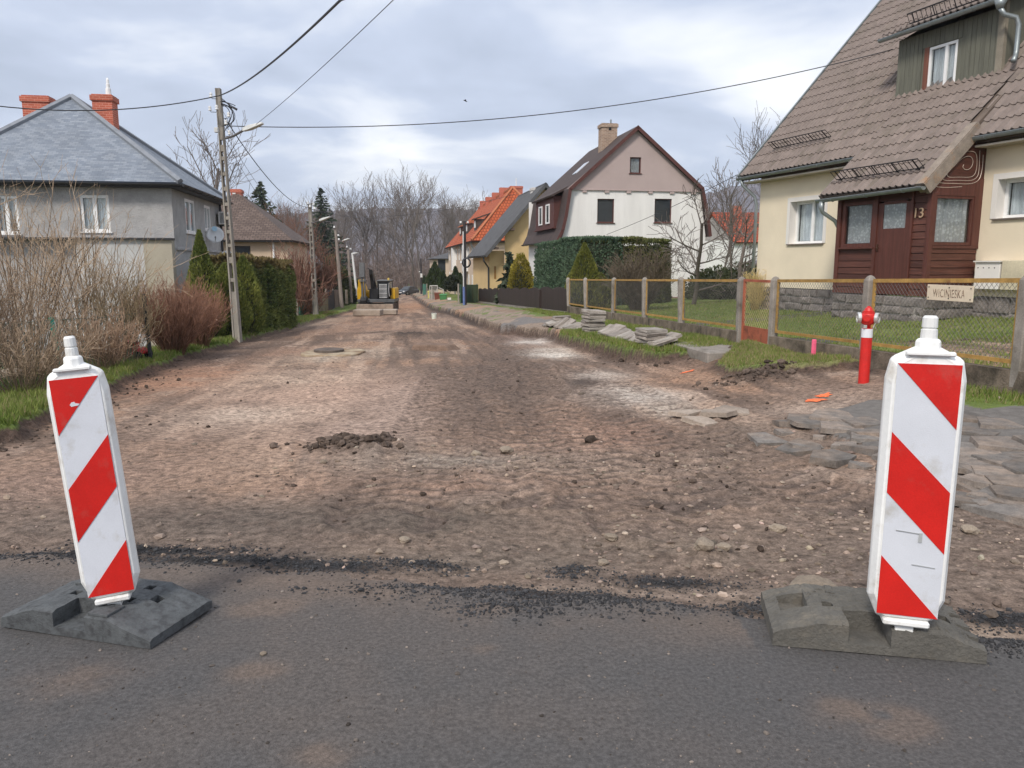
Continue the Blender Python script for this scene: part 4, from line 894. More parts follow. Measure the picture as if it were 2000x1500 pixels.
for k, (q, r, lab) in enumerate((((1592, 786), .13, 'orange spray mark on the soil, larger and nearer of the two below the hydrant'), ((1606, 776), .11, 'orange spray mark on the soil, farther of the two below the hydrant'), ((1341, 724), .12, 'small orange spray mark on the soil by the grass bank'))):
    p = gp(*q); m = MB(); n = 18; rr = random.Random(k); vs = []
    for i in range(n):
        a = 2*math.pi*i/n; k2 = rr.uniform(.5, 1.15); x = p[0]+r*math.cos(a)*k2; y = p[1]+r*.8*math.sin(a)*k2; vs.append((x, y, gz(x, y, True)+.008))
    vs.append((p[0], p[1], gz(p[0], p[1], True)+.012)); m.add(vs, [[i, (i+1) % n, n] for i in range(n)])
    tag(m.build('paint_mark', OR), lab, 'paint mark')
# ================================================================ GARDEN FENCE OF HOUSE 13
OCHRE = mat('ochre_fence_paint', (.36, .215, .062), rough=.6, var=.25, scale=8, bump=.2, col2=(.20, .085, .035), s2=6, t2=(.58, .72))
RUSTR = mat('rust_red_gate_paint', (.33, .095, .052), rough=.6, var=.2, scale=5, bump=.15, col2=(.13, .045, .028), s2=3, t2=(.55, .7))
MESHW = mat('galvanised_mesh_wire', (.16, .15, .14), rough=.6, var=.2, metal=.4, bump=0)
MESHY = mat('yellowed_mesh_wire', (.45, .36, .20), rough=.6, var=.2, bump=0)
FL = np.array([-1/6., 1, 0]); FL = FL/np.linalg.norm(FL); FN = np.array([FL[1], -FL[0], 0])
def fpt(x, y=545): return hit(x, y, (6.8, 0, 0), FN)
PX = [1113, 1147, 1200, 1262, 1335, 1450, 1515, 1700, 2010, 2600]
PT = [fpt(x) for x in PX]
def ztop(Y): return float(np.interp(Y, [5, 8.2, 13, 28], [1.49, 1.42, 1.31, 1.02]))
GF = thing('garden_fence', 'garden fence of ochre-framed mesh panels between concrete posts on a low plinth', 'fence', (PT[5][0], PT[5][1], gz(PT[5][0], PT[5][1])))
def conc_post(p, lean, label, h0, w=.13):
    b = Vector((p[0], p[1], gz(p[0], p[1])-.25)); t = Vector((p[0], p[1], 0))+Vector((FL[0], FL[1], 0))*lean; t.z = h0
    o = MB(); d = (t-b).normalized(); x = Vector(tuple(FL)); y = d.cross(x).normalized(); x = y.cross(d)
    vs = []
    for q, k in ((b, 1), (t-d*.07, 1), (t-d*.02, .62), (t, .3)):
        for sx, sy in ((-1, -1), (1, -1), (1, 1), (-1, 1)): vs.append(q+x*sx*w/2*k+y*sy*w/2*k)
    fs = [[3, 2, 1, 0], [12, 13, 14, 15]]
    for r in range(3): fs += [[r*4+i, r*4+(i+1) % 4, r*4+4+(i+1) % 4, r*4+4+i] for i in range(4)]
    return tag(o.add(vs, fs).build('fence_post', CONC, GF, bevel=.012), label)
plab = ['concrete fence post, farthest, leaning where the garden fence meets the brown boards', 'second farthest leaning concrete fence post, beside the brown board fence', 'pale pointed concrete fence post, third from the brown boards', 'concrete fence post, fourth from the brown boards, behind the middle slab stack', 'leaning concrete fence post between the slab stacks and the gate', 'concrete gate post on the left of the rusty gate', 'concrete gate post on the right of the rusty gate', 'concrete fence post standing behind the red hydrant', 'concrete fence post at the right edge of the picture', 'concrete fence post outside the right edge of the picture']
LEAN = [.30, .26, .02, .10, .14, .02, 0, 0, 0, 0]
for i, q in enumerate(PT): conc_post(q, LEAN[i], plab[i], ztop(q[1])+.05)
def chain(M, L, z0, z1, r, sp, mt, parent, name='mesh'):
    m = MB(M); h = z1-z0; k = -h
    while k < L:
        for s in (1, -1):
            a0, a1 = k, k+h; t0 = max(0, -a0)/h; t1 = min(1, (L-a0)/h)
            if t1 > t0+.02:
                zA = z0+h*t0 if s > 0 else z1-h*t0; zB = z0+h*t1 if s > 0 else z1-h*t1
                m.tube([(a0+h*t0, s*.003, zA), (a0+h*t1, s*.003, zB)], r, 3, cap=False)
        k += sp
    return m.build(name, mt, parent)
def panel(i, j, label, inset=.09):
    a = np.array(PT[i]); b = np.array(PT[j]); a = a+FL*LEAN[i]*.4; b = b+FL*LEAN[j]*.4
    d = b-a; d[2] = 0; L = np.linalg.norm(d); d = d/L
    za, zb = ztop(a[1]), ztop(b[1]); sh = (zb-za)/L
    M = Fm((a[0], a[1], za), d); 
    for r in range(3): M[r][0] = (d*1.0)[r] if r < 2 else sh
    fm = MB(M).bx(inset, L-inset, -.018, .018, -.05, 0).bx(inset, L-inset, -.016, .016, -.92, -.875)
    for x in (inset, L-inset-.035): fm.bx(x, x+.035, -.015, .015, -.877, -.048)
    root = fm.build('panel_frame', OCHRE, GF)
    M2 = M @ Matrix.Translation((inset+.03, 0, 0)); tag(chain(M2, L-2*inset-.06, -.875, -.05, .0026, .072, MESHW, root), kind='stuff')
    # plinth below
    n = 14; p = MB(); vs = []
    for k in range(n+1):
        q = a+d*L*k/n; zt = za+sh*L*k/n-.985; g = gz(q[0], q[1])-.3; j = .012*math.sin(k*2.3+i)
        for s, zz in ((-.08, g), (-.07+j, zt), (.07, zt), (.08, g)):
            w = q+FN*s; vs.append((w[0], w[1], zz))
    fs = []
    for k in range(n): fs += [[k*4+c, k*4+c+1, k*4+c+5, k*4+c+4] for c in range(3)]
    fs += [[0, 1, 2, 3], [n*4+3, n*4+2, n*4+1, n*4]]
    return root, (vs, fs)
PLAB = {(0, 1): 'narrow leaning mesh fence panel, farthest, next to the brown boards', (1, 2): 'leaning mesh fence panel second from the brown boards', (2, 3): 'mesh fence panel third from the brown boards', (3, 4): 'mesh fence panel fourth from the brown boards, above the slab stacks', (4, 5): 'mesh fence panel just left of the rusty gate', (6, 7): 'mesh fence panel between the gate and the hydrant', (7, 8): 'mesh fence panel right of the hydrant, carrying the faded name board', (8, 9): 'mesh fence panel leaving the right edge of the picture'}
CONCD = mat('mossy_concrete', '#75695c', rough=.96, var=.35, scale=5, bump=.8, bscale=45, col2='#4a4338', s2=2.2, t2=(.45, .65), dist=.02)
pv = []
for (i, j), lab in PLAB.items():
    r, (vs, fs) = panel(i, j, lab)
    pw_ = MB().add(vs, fs)
    pw_.build('plinth', CONCD, GF)
def gate():
    a = np.array(PT[6]); b = np.array(PT[5]); a[2] = b[2] = 0; d = b-a; L = np.linalg.norm(d); d /= L
    z1 = ztop(13.8)-.01; z0 = hit(1480, 690, a, FN)[2]+.03; zm = hit(1480, 640, a, FN)[2]
    M = Fm((a[0], a[1], 0), d); root = thing('garden_gate', 'small rust-red metal garden gate with solid lower panel and mesh', 'gate', (a+b)/2+np.array([0, 0, z0]))
    i = .09
    for x in (i, L-i-.05): MB(M).bx(x, x+.05, -.02, .02, z0, z1).build('stile', RUSTR, root)
    MB(M).bx(i+.05, L-i-.05, -.018, .018, z1-.045, z1).build('top_rail', RUSTR, root)
    MB(M).bx(i+.05, L-i-.05, -.008, .008, z0+.01, zm).build('lower_panel', RUSTR, root)
    M2 = M @ Matrix.Translation((i+.05, 0, 0)); tag(chain(M2, L-2*i-.1, zm, z1-.045, .0032, .085, MESHY, root), kind='stuff')
    MB(M).tube([(L-i-.02, -.05, (z0+z1)/2), (L-i-.12, -.05, (z0+z1)/2)], .01, 6).build('handle', BLACKIRON, root)
gate()
def step():
    c = gp(1462, 690); z = gz(c[0], c[1]); m = Fm((PT[5][0]-.15, PT[5][1]-.75, 0), -FL)
    o = MB(m)
    o.bx(-1.25, .62, -.95, .2, -.35, .055); tag(o.build('doorstep', CONC, bevel=.015), 'grey concrete step in front of the rusty garden gate', 'step')
step()
def sign():
    a = fpt(1818, 572); b = fpt(1908, 572); z0 = fpt(1863, 588)[2]; z1 = fpt(1863, 557)[2]
    d = b-a; d[2] = 0; L = np.linalg.norm(d); d /= L
    root = thing('name_board', 'small cream name board with faded brown letters hung on the fence mesh', 'sign', ((a+b)/2)*np.array([1, 1, 0])+np.array([0, 0, z0]))
    off = -FN*.045; M = Fm((a[0]+off[0], a[1]+off[1], 0), d)
    # outward face towards the street is +y or -y depending on direction: use both sides thin
    MB(M).bx(0, L, -.008, .008, z0, z1).build('plate', mat('cream_enamel', (.62, .53, .40), rough=.5, var=.06, scale=5, bump=.03), root, bevel=.002)
    cu = bpy.data.curves.new('t', 'FONT'); cu.body = 'WICINIESKA'; cu.size = (z1-z0)*.74; cu.extrude = .001; cu.space_character = 1.12
    to = bpy.data.objects.new('t', cu); COL.objects.link(to); bpy.context.view_layer.update()
    me = bpy.data.meshes.new_from_object(to.evaluated_get(bpy.context.evaluated_depsgraph_get())); bpy.data.objects.remove(to)
    xs = [v.co.x for v in me.vertices]; k = L*.70/(max(xs)-min(xs))
    ny = Vector((-FN[0], -FN[1], 0)); rt = Vector((0, 0, 1)).cross(-ny) * -1
    rt = ny.cross(Vector((0, 0, 1))) * -1
    org = Vector(tuple(a))+Vector(tuple(off))+ny*.0095; org = org+Vector(tuple(d))*(L*.14); org.z = z0+(z1-z0)*.22
    me.transform(Fm(org, d*k, (0, 0, 1), ny) @ Matrix.Diagonal((k, 1, 1, 1)))
    t = link('lettering', me, mat('faded_brown_paint', (.20, .135, .095), rough=.8, var=.5, scale=60, col2=(.55, .47, .36), s2=45, t2=(.5, .62), bump=0), root); t.location = -absloc(root)
    for x in (.03, L-.03, L/2):
        for zz in (z0+.03, z1-.03): MB(M).lathe([(.008, 0), (.008, .004)], 8, (x, -.0085 if FN[0] > 0 else .0085, zz), (0, -1, 0)).build('screw', BLACKIRON, root)
sign()
# ================================================================ BROWN BOARD FENCE
def brown_fence():
    BR = mat('brown_fence_stain', (.038, .026, .023), rough=.6, var=.2, scale=3, bump=.2, bscale=25, rv=.12, stretch=(6, 6, .6))
    Y0, Y1 = 28.6, 55.0; a = np.array([XF(Y0), Y0, 0]); b = np.array([XF(Y1), Y1, 0]); L = np.linalg.norm(b-a); d = (b-a)/L
    root = thing('board_fence', 'long low fence of dark brown vertical boards with scalloped top', 'fence', (a+b)/2+np.array([0, 0, gz(*((a+b)/2)[:2])]))
    bz = lambda s: float(np.interp(Y0+(Y1-Y0)*s/L, [28, 55], [-.22, -1.12])); M = Fm(a, d)
    s = 0.; sec = 2.45; w = .20
    while s < L-.1:
        t = (s % sec)/sec; h = .80+.10*math.sin(math.pi*t); z0 = bz(s)+.06
        MB(M).bx(s+.004, s+w-.004, -.02, .02, z0, z0+h+(.02 if int(s/sec) == 1 else 0)).build('board', BR, root); s += w
    pst = MB(M).bx(1.3*sec+1.5, 1.3*sec+2.1, .02, .10, bz(4.5)-.2, bz(4.5)+.86).build('pillar', BR, root)
    k = 0
    while k < L-.1: MB(M).bx(k-.03, k+.03, -.08, -.022, bz(k)-.1, bz(k)+.84).build('post', BR, root); k += sec
    n = 12; vs = []
    for k in range(n+1):
        q = a+d*L*k/n; z = bz(L*k/n)
        for s_, zz in ((-.11, z-.5), (-.09, z+.055), (.09, z+.055), (.11, z-.5)):
            wv = q+FN*s_; vs.append((wv[0], wv[1], zz))
    fs = []
    for k in range(n): fs += [[k*4+c, k*4+c+1, k*4+c+5, k*4+c+4] for c in range(3)]
    MB().add(vs, fs+[[0, 1, 2, 3], [n*4+3, n*4+2, n*4+1, n*4]]).build('plinth', CONC, root)
brown_fence()
# ================================================================ PAVING SLABS LIFTED FROM THE VERGE
SLABM = [mat('paving_slab', '#8d857d', rough=.95, var=.25, scale=6, bump=.6, bscale=70, rv=.16, col2='#6b6058', s2=4), mat('paving_slab_pale', '#9a938b', rough=.95, var=.25, scale=6, bump=.6, bscale=70, rv=.16, col2='#75695e', s2=4)]
_sm = []
for k in range(3):
    m = MB(); r = random.Random(k); m.box((0, 0, 0), (.46, .46, .062)); o = m.build('concrete_slab', SLABM[k % 2], bevel=.012)
    for v in o.data.vertices: v.co += Vector((r.uniform(-.012, .012), r.uniform(-.012, .012), r.uniform(-.004, .004)))
    _sm.append(o.data); bpy.data.objects.remove(o)
def slabobj(p, rot, label, group, k): 
    o = bpy.data.objects.new('concrete_slab', _sm[k % 3]); COL.objects.link(o); o.location = tuple(float(v) for v in p); o.rotation_euler = rot; tag(o, label, 'concrete slab', group, 'thing'); return o
rs = random.Random(11)
def stack(q, n, label, group, rz):
    p = gp(*q, off=.2); z = gz(p[0], p[1], True)+.03
    for i in range(n): slabobj((p[0]+rs.uniform(-.03, .03)+.012*i*0, p[1]+rs.uniform(-.03, .03), z+i*.068), (rs.uniform(-.04, .04), rs.uniform(-.05, .05), rz+rs.uniform(-.12, .12)), label, group, i)
def leaning(qa, qb, n, label, group, rz, tilt=.9):
    a = gp(*qa, off=.2); b = gp(*qb, off=.2)
    for i in range(n):
        t = i/max(1, n-1); x = a[0]+(b[0]-a[0])*t+rs.uniform(-.03, .03); y = a[1]+(b[1]-a[1])*t+rs.uniform(-.03, .03)
        slabobj((x, y, gz(x, y, True)+.10+.04*math.sin(i)), (rs.uniform(-.08, .08), -tilt+rs.uniform(-.2, .15), rz+rs.uniform(-.1, .1)), label, group, i)
stack((1160, 651), 8, 'grey paving slab in the tall middle stack on the grass verge', 'slabs in the tall middle stack', .3)
leaning((1185, 655), (1245, 668), 8, 'grey paving slab toppled in the row between the two stacks', 'slabs toppled between the stacks', .25, .42)
stack((1272, 678), 5, 'grey paving slab in the low stack nearest the garden gate', 'slabs in the low stack near the gate', .35)
leaning((1285, 679), (1300, 674), 3, 'grey paving slab leaning against the low stack nearest the gate', 'slabs leaning on the low stack', .3, .35)
stack((1098, 637), 4, 'grey paving slab in the collapsed farthest stack by the brown fence', 'slabs in the farthest collapsed stack', .2)
leaning((1075, 640), (1128, 645), 6, 'grey paving slab spilled beside the farthest collapsed stack', 'slabs spilled from the farthest stack', .2, .45)
# ================================================================ OTHER HOUSES
def brickmat(name, c1, c2, mort, w, h, ms=.012, bump=.5, rough=.85, bias=0., dist=.01, var=.15, offset=.5):
    m = mat(name, (1, 1, 1), rough=rough, var=var, scale=1.2, bump=0, rv=0); nt = m.node_tree; N = nt.nodes.new; L = nt.links.new; b = nt.nodes['Principled BSDF']
    uv = N('ShaderNodeUVMap'); br = N('ShaderNodeTexBrick'); L(uv.outputs[0], br.inputs['Vector'])
    for k, c in (('Color1', c1), ('Color2', c2), ('Mortar', mort)): br.inputs[k].default_value = (*(srgb(c) if isinstance(c, str) else c), 1)
    br.inputs['Scale'].default_value = 1; br.inputs['Brick Width'].default_value = w; br.inputs['Row Height'].default_value = h; br.inputs['Mortar Size'].default_value = ms; br.inputs['Bias'].default_value = bias; br.offset = offset
    old = b.inputs['Base Color'].links[0].from_node; sc = old
    for l in list(sc.inputs[0].links): nt.links.remove(l)
    L(br.outputs['Color'], sc.inputs[0])
    bp = N('ShaderNodeBump'); bp.inputs['Strength'].default_value = bump; bp.inputs['Distance'].default_value = dist; bp.invert = True; L(br.outputs['Fac'], bp.inputs['Height']); L(bp.outputs[0], b.inputs['Normal'])
    return m
SHING = brickmat('grey_shingles', '#727a85', '#8c929a', '#6b727d', .19, .09, .005, .5, bias=-.1)
BRICK = brickmat('red_chimney_brick', '#b5604a', '#a5533f', '#c08472', .24, .075, .01, .4)
TANBR = brickmat('tan_chimney_brick', '#a08672', '#7f6655', '#b9aa9a', .24, .075, .01, .5)
ORTILE = brickmat('orange_roof_tiles', '#b8603c', '#a95330', '#71311c', .30, .36, .03, .9, dist=.04)
REDTILE = brickmat('red_roof_tiles', '#a9573f', '#9b4a35', '#6b3325', .30, .36, .03, .9, dist=.04)
BRSH = brickmat('brown_shingles', '#6f6058', '#5b4d46', '#453a36', .3, .2, .02, .6)
DKROOF = mat('dark_brown_roof_sheet', (.060, .042, .038), rough=.8, var=.25, scale=3, bump=.3, bscale=30, rv=0)
GREYROOF = mat('dark_grey_roof_felt', (.085, .085, .088), rough=.85, var=.25, scale=2, bump=.3, bscale=30, rv=0)
STUCCO = mat('rough_grey_render', (.40, .392, .388), rough=.97, var=.14, scale=3, bump=1., bscale=26, dist=.03, rv=0, col2=(.33, .315, .30), s2=.5, t2=(.5, .75))
FLATROOF = mat('zinc_ridge', (.20, .215, .24), rough=.6, var=.15, scale=3, bump=.1)
def uvof(O, a, b): 
    O = Vector([float(c) for c in O]); a = Vector([float(c) for c in a]).normalized(); b = Vector([float(c) for c in b]).normalized()
    return lambda p: ((p-O).dot(a), (p-O).dot(b))
def bbox_uv(m, name, mt, parent):      # boxes: vertical faces get (horizontal run, height)
    return m.build(name, mt, parent, uv=lambda p: (p.x+p.y*1.0, p.z))
def rslab(pts, th, name, mt, parent):
    P = [Vector([float(c) for c in p]) for p in pts]; n = (P[1]-P[0]).cross(P[-1]-P[0]).normalized(); a = (P[1]-P[0]).normalized(); return slab(pts, th, name, mt, parent, uvof(P[0], a, n.cross(a)))
class Wf:                                # vertical wall frame: x right, y inward, z up
    def __init__(s, O, right):
        s.O = np.array([O[0], O[1], 0.]); s.x = np.array([right[0], right[1], 0.])/np.hypot(*right[:2]); s.y = np.array([-s.x[1], s.x[0], 0.]); s.M = Fm(s.O, s.x, s.y)
    def px(s, x, y, dy=0):
        p = hit(x, y, s.O+s.y*dy, s.y)-s.O; return float(p@s.x), float(p[2])
    def w(s, u, d, z): return s.O+s.x*u+s.y*d+np.array([0, 0, z])
    def rect(s, x0, y0, x1, y1):
        a = s.px(x0, y0); b = s.px(x1, y1); return (a[0], b[0], b[1], a[1])
def chimney(f, x0, x1, yt, depth_in, zb, mt, parent, dw=.55, cap=True):
    a = f.px(x0, yt, depth_in); b = f.px(x1, yt, depth_in); m = MB(f.M); m.bx(a[0], b[0], depth_in, depth_in+dw, zb, a[1]); o = bbox_uv(m, 'chimney', mt, parent)
    if cap: bbox_uv(MB(f.M).bx(a[0]-.05, b[0]+.05, depth_in-.05, depth_in+dw+.05, a[1]-.22, a[1]-.04), 'chimney_cap', mt, o)
    return o, (a[0]+b[0])/2, a[1]
# ---- grey house on the left
def grey_house():
    E3 = atY(352, 356, 25.6); E = E3[:2]; zE = float(E3[2]); r = np.array([.988, .155]); a = np.array([-.155, .988])
    Cw = E-.4*r+.4*a; F = Wf(Cw, r); S = Wf(Cw, a); zb = -1.5; dep = 7.2; wid = 7.2
    H = thing('house', 'two-storey grey rendered house with pyramid roof of grey shingles, behind bare shrubs', 'house', (Cw[0]-3, Cw[1]+3, zb))
    op = [F.rect(153, 380, 217, 453), F.rect(-14, 381, 40, 457), F.rect(138, 575, 188, 655)]
    wall(F.M, [(-wid, zE-.02), (0, zE-.02)], zb, op, 'wall', STUCCO, H, .18)
    for k, o in enumerate(op): window(F.M, *o[:2], o[2], o[3], H, WHITEP, dep=.08, fw=.10, mull=(.5,), curtain=SHEER, sill=WHITEP)
    so = [S.rect(360, 387, 383, 457), S.rect(398, 400, 413, 452), S.rect(368, 523, 379, 556)]
    wall(S.M, [(0, zE-.02), (dep, zE-.02)], zb, so, 'wall', STUCCO, H, .18)
    for o in so: window(S.M, *o[:2], o[2], o[3], H, WHITEP, dep=.04, fw=.10, mull=(.5,), curtain=SHEER, sill=WHITEP)
    MB(F.M).quad((-wid, 0, zb), (-wid, dep, zb), (-wid, dep, zE), (-wid, 0, zE)).quad((-wid, dep, zb), (0, dep, zb), (0, dep, zE), (-wid, dep, zE)).build('wall', STUCCO, H)
    q0 = F.px(232, 466)[0]; q1 = F.px(286, 466)[0]; zl = F.px(300, 467)[1]
    MB(F.M).bx(q0-1.2, q1, -.35, -.004, zb, zl-.03).build('annex', mat('pale_grey_render', (.46, .46, .45), rough=.95, var=.1, scale=2, bump=.3, col2=(.38, .37, .35), s2=1), H)
    MB(F.M).bx(q1, .0, -.37, -.004, zb, zl-.04).build('annex', mat('beige_render', (.40, .36, .285), rough=.95, var=.1, scale=2, bump=.3), H)
    MB(F.M).bx(-wid, .02, -.48, -.003, zl-.03, zl+.03).build('ledge', DKMETAL, H)
    zs = S.px(390, 489)[1]; MB(S.M).bx(.1, dep, -.06, -.003, zs-.04, zs+.03).build('ledge', STUCCO, H)
    A = hit(140, 190, np.append(E+3.7*a, 0), np.append(a, 0)); c0 = np.append(E, zE); c1 = np.append(E-7.9*r, zE); c2 = np.append(E-7.9*r+7.9*a, zE); c3 = np.append(E+7.9*a, zE)
    for tri in ((c1, c0, A), (c0, c3, A), (c3, c2, A), (c2, c1, A)): rslab(tri, .14, 'roof', SHING, H)
    for c in (c0, c1, c3):
        m = MB(); A3 = Vector(A); C3 = Vector(c); up = Vector((0, 0, .02)); m.tube([C3+up, A3+up], .11, 5); m.build('hip_cap', FLATROOF, H)
    gutter(H, (*(E+.02*r-.06*a), zE-.06), (*(E-7.9*r-.06*a), zE-.05), .07, DKMETAL); gutter(H, (*(E+.06*r), zE-.06), (*(E+.06*r+7.9*a), zE-.06), .07, DKMETAL)
    MB(F.M).bx(-7.5, .38, -.36, .0, zE-.16, zE-.11).build('soffit', DKMETAL, H); MB(S.M).bx(0., 7.4, -.36, -.003, zE-.165, zE-.112).build('soffit', DKMETAL, H)
    o, u, z = chimney(F, 41, 93, 185, 3.1, 5.6, BRICK, H, .6); o, u, z = chimney(F, 178, 217, 183, 3.0, 5.2, BRICK, H, .6)
    MB(F.M).lathe([(.10, z), (.09, z+.25), (.06, z+.27), (.07, z+.40), (.05, z+.42), (.05, z+.55), (.02, z+.62)], 10, (u+.15, 3.3, 0)).build('flue', WHITEP, o)
    MB(S.M).tube([(dep-.15, -.08, zE-.1), (dep-.15, -.08, zb)], .05, 8).build('downpipe', DKMETAL, H)
    # things on the wall
    ac = thing('air_conditioner', 'white air conditioning unit high on the side of the grey house', 'air conditioner', S.w(4.9, -.4, 2.8))
    o0 = S.px(424, 440); z0 = S.px(430, 440)[1]; z1 = S.px(430, 416)[1]
    u0 = dep-.75; MB(S.M).bx(u0, u0+.85, -.42, -.10, z0, z1).build('casing', WHITEP, ac, bevel=.02)
    g = MB(S.M)
    for i in range(9): g.bx(u0+.02, u0+.83, -.435, -.421, z0+.06+i*(z1-z0-.12)/9, z0+.075+i*(z1-z0-.12)/9)
    for i in range(5): g.bx(u0-.012, u0-.001, -.40+i*.05, -.38+i*.05, z0+.05, z1-.05)
    tag(g.build('grille', mat('dark_grille', (.05, .05, .05)), ac), kind='stuff')
    MB(S.M).bx(u0+.1, u0+.14, -.42, -.002, z0-.05, z0-.002).bx(u0+.7, u0+.74, -.42, -.002, z0-.05, z0-.002).build('bracket', DKMETAL, ac)
    def dish(q, r, lab, Y):
        c = atY(q[0], q[1], Y); root = thing('satellite_dish', lab, 'satellite dish', c); n = Vector((.38, -.90, .30)).normalized()
        m = MB(); prof = [(r*k, -.10*r*4*(1-(k*k))*.5) for k in (.02, .25, .5, .75, 1.)]; prof = prof+[(r*1.0, -.012), (r*.75, -.10*r*2*.44-.012), (r*.02, -.10*r*2-.012)]
        m.lathe(prof, 24, c, n); m.build('reflector', mat('white_dish_enamel', (.74, .75, .76), rough=.4, var=.05), root, smooth=True)
        MB().tube([Vector(c)-n*.08, Vector(c)-n*.35+Vector((-.1, .25, 0))], .025, 6).build('mount', DKMETAL, root)
        e = Vector(c)+n*r*.9+Vector((0, 0, -r*.55)); MB().tube([Vector(c)+Vector((0, 0, -r*.95)), e], .012, 5).lathe([(.03, 0), (.03, .10)], 8, e, -n).build('feed_arm', mat('grey_plastic', (.3, .3, .3), rough=.5), root)
        return root
    d1 = dish((420, 458), .33, 'white satellite dish with pale blue emblem on the grey house', 30.5); dish((444, 503), .30, 'white satellite dish half hidden behind the concrete pole, lower one', 32.0)
    n = Vector((.38, -.90, .30)).normalized(); c = Vector(atY(419, 447, 30.5))+n*.02
    MB().lathe([(.10, .0), (.10, .006)], 16, c, n).lathe([(.05, .006), (.05, .010)], 10, c+Vector((0, 0, -.05)), n).build('emblem', mat('pale_blue_print', (.36, .56, .70), rough=.5), d1)
grey_house()
# ---- white and pink house with mansard roof
def white_house():
    F = Wf((6.8, 42.0), (.985, .173)); P = F.px; zb = -.8; dep = 9.0
    ap = P(1243, 247); kl = P(1109, 369); kr = P(1371, 368); bl = P(1084, 470); br = P(1386, 462); wl = P(1097, 500)[0]; wr = P(1376, 500)[0]
    H = thing('house', 'white house with pink gable, dark brown mansard roof and brick chimney, behind hedges', 'house', F.w(0, 3, zb))
    WHITE = mat('white_stained_render', (.74, .72, .69), rough=.93, var=.06, scale=.8, bump=.3, bscale=60, rv=0, col2=(.50, .48, .46), s2=1.1, t2=(.60, .80), stretch=(3., 3., .35)); PINK = mat('dusty_pink_render', (.42, .335, .315), rough=.95, var=.06, scale=1, bump=.4, bscale=50, rv=0)
    RB = mat('dark_red_brown_trim', (.10, .038, .032), rough=.7, var=.15)
    w1 = F.rect(1167, 388, 1199, 435); w2 = F.rect(1279, 388, 1311, 435); w3 = F.rect(1230, 307, 1251, 339); w4 = F.rect(1295, 486, 1309, 533)
    k0 = (kl[0]+.1, kr[0]-.1)
    wall(F.M, [(bl[0]+.35, bl[1]+.1), (wl+.1, bl[1]+.4), (k0[0], kl[1]), (k0[1], kl[1]), (wr, br[1]+.1)], bl[1]+.05, [w1, w2], 'wall', WHITE, H, .16)
    wall(F.M, [(wl+.05, bl[1]+.05), (wr, bl[1]+.05)], zb+.55, [(w4[0], w4[1], w4[2], min(w4[3], bl[1]-.05))], 'wall', WHITE, H, .16)
    window(F.M, w4[0], w4[1], w4[2], min(w4[3], bl[1]-.05), H, RB, dep=.1, fw=.07)
    MB(F.M).bx(wl, wr+.03, -.05, .3, zb-.5, zb+.56).build('plinth', mat('red_plinth_paint', (.24, .12, .105), rough=.9, var=.2), H)
    wall(F.M @ Matrix.Translation((0, -.06, 0)), [(kl[0]-.05, kl[1]), (ap[0], ap[1]-.1), (kr[0]+.05, kr[1])], kl[1]-.01, [w3], 'gable_wall', PINK, H, .2)
    m = MB(F.M).bx(kl[0], kr[0], -.09, -.001, kl[1]-.05, kl[1]-.012); m.build('band', PINK, H)
    for i in range(6):
        u = kl[0]+.9+(kr[0]-kl[0]-1.4)*i/5.; MB(F.M).bx(u-.12, u+.12, -.075, -.001, kl[1]-.17, kl[1]-.05).build('corbel', PINK, H)
    for k, w in enumerate((w1, w2)): window(F.M, *w[:2], w[2], w[3], H, RB, dep=.10, fw=.05, sill=RB, sillout=.07)
    window(F.M @ Matrix.Translation((0, -.06, 0)), *w3[:2], w3[2], w3[3], H, RB, dep=.10, fw=.05, curtain=LACE, sill=RB)
    sz = bl[1]; MB(F.M).quad((wl, 0, zb), (wl, dep, zb), (wl, dep, sz+.2), (wl, 0, sz+.2)).quad((wr, 0, zb), (wr, dep, zb), (wr, dep, sz+.3), (wr, 0, sz+.3)).quad((wl, dep, zb), (wr, dep, zb), (wr, dep, kl[1]), (wl, dep, kl[1])).add([(kl[0], dep, kl[1]), (kr[0], dep, kl[1]), (ap[0], dep, ap[1]-.1)], [[0, 1, 2]]).build('wall', WHITE, H)
    # roof: curved lower part as polyline
    lp = [bl, (bl[0]+.28, bl[1]+.55), (bl[0]+.45, bl[1]+1.3), kl, ap, kr, (br[0]-.22, br[1]+1.2), (br[0]-.08, br[1]+.5), br]
    for (a, b), nm in zip(zip(lp[:-1], lp[1:]), range(9)):
        p = [F.w(a[0], -.28, a[1]), F.w(a[0], dep+.2, a[1]), F.w(b[0], dep+.2, b[1]), F.w(b[0], -.28, b[1])]
        p = [p[1], p[0], p[3], p[2]]; slab(p, .14, 'roof', DKROOF, H)
    m = MB(F.M)
    for a, b in zip(lp[:-1], lp[1:]):
        dx, dz = b[0]-a[0], b[1]-a[1]; l = math.hypot(dx, dz); nx, nz = dz/l*.16, -dx/l*.16
        m.add([(a[0], -.30, a[1]+.02), (b[0], -.30, b[1]+.02), (b[0]+nx, -.30, b[1]+nz), (a[0]+nx, -.30, a[1]+nz), (a[0], -.262, a[1]+.02), (b[0], -.262, b[1]+.02), (b[0]+nx, -.262, b[1]+nz), (a[0]+nx, -.262, a[1]+nz)], [[0, 3, 2, 1], [4, 5, 6, 7], [0, 1, 5, 4], [2, 3, 7, 6]])
    m.build('bargeboard', RB, H)
    # side dormer with two windows
    zd0, zd1 = bl[1]+.75, kl[1]-.25; ud = bl[0]+.2
    MB(F.M).bx(ud, kl[0]+.4, 1.2, 6.0, zd0, zd1).build('dormer', RB, H); Sd = Wf(F.w(ud, 6.0, 0), -F.y)
    for a in (1.0, 2.9): window(Sd.M @ Matrix.Translation((0, -.02, 0)), a, a+.9, zd0+.25, zd1-.35, H, WHITEP, dep=.0, fw=.08)
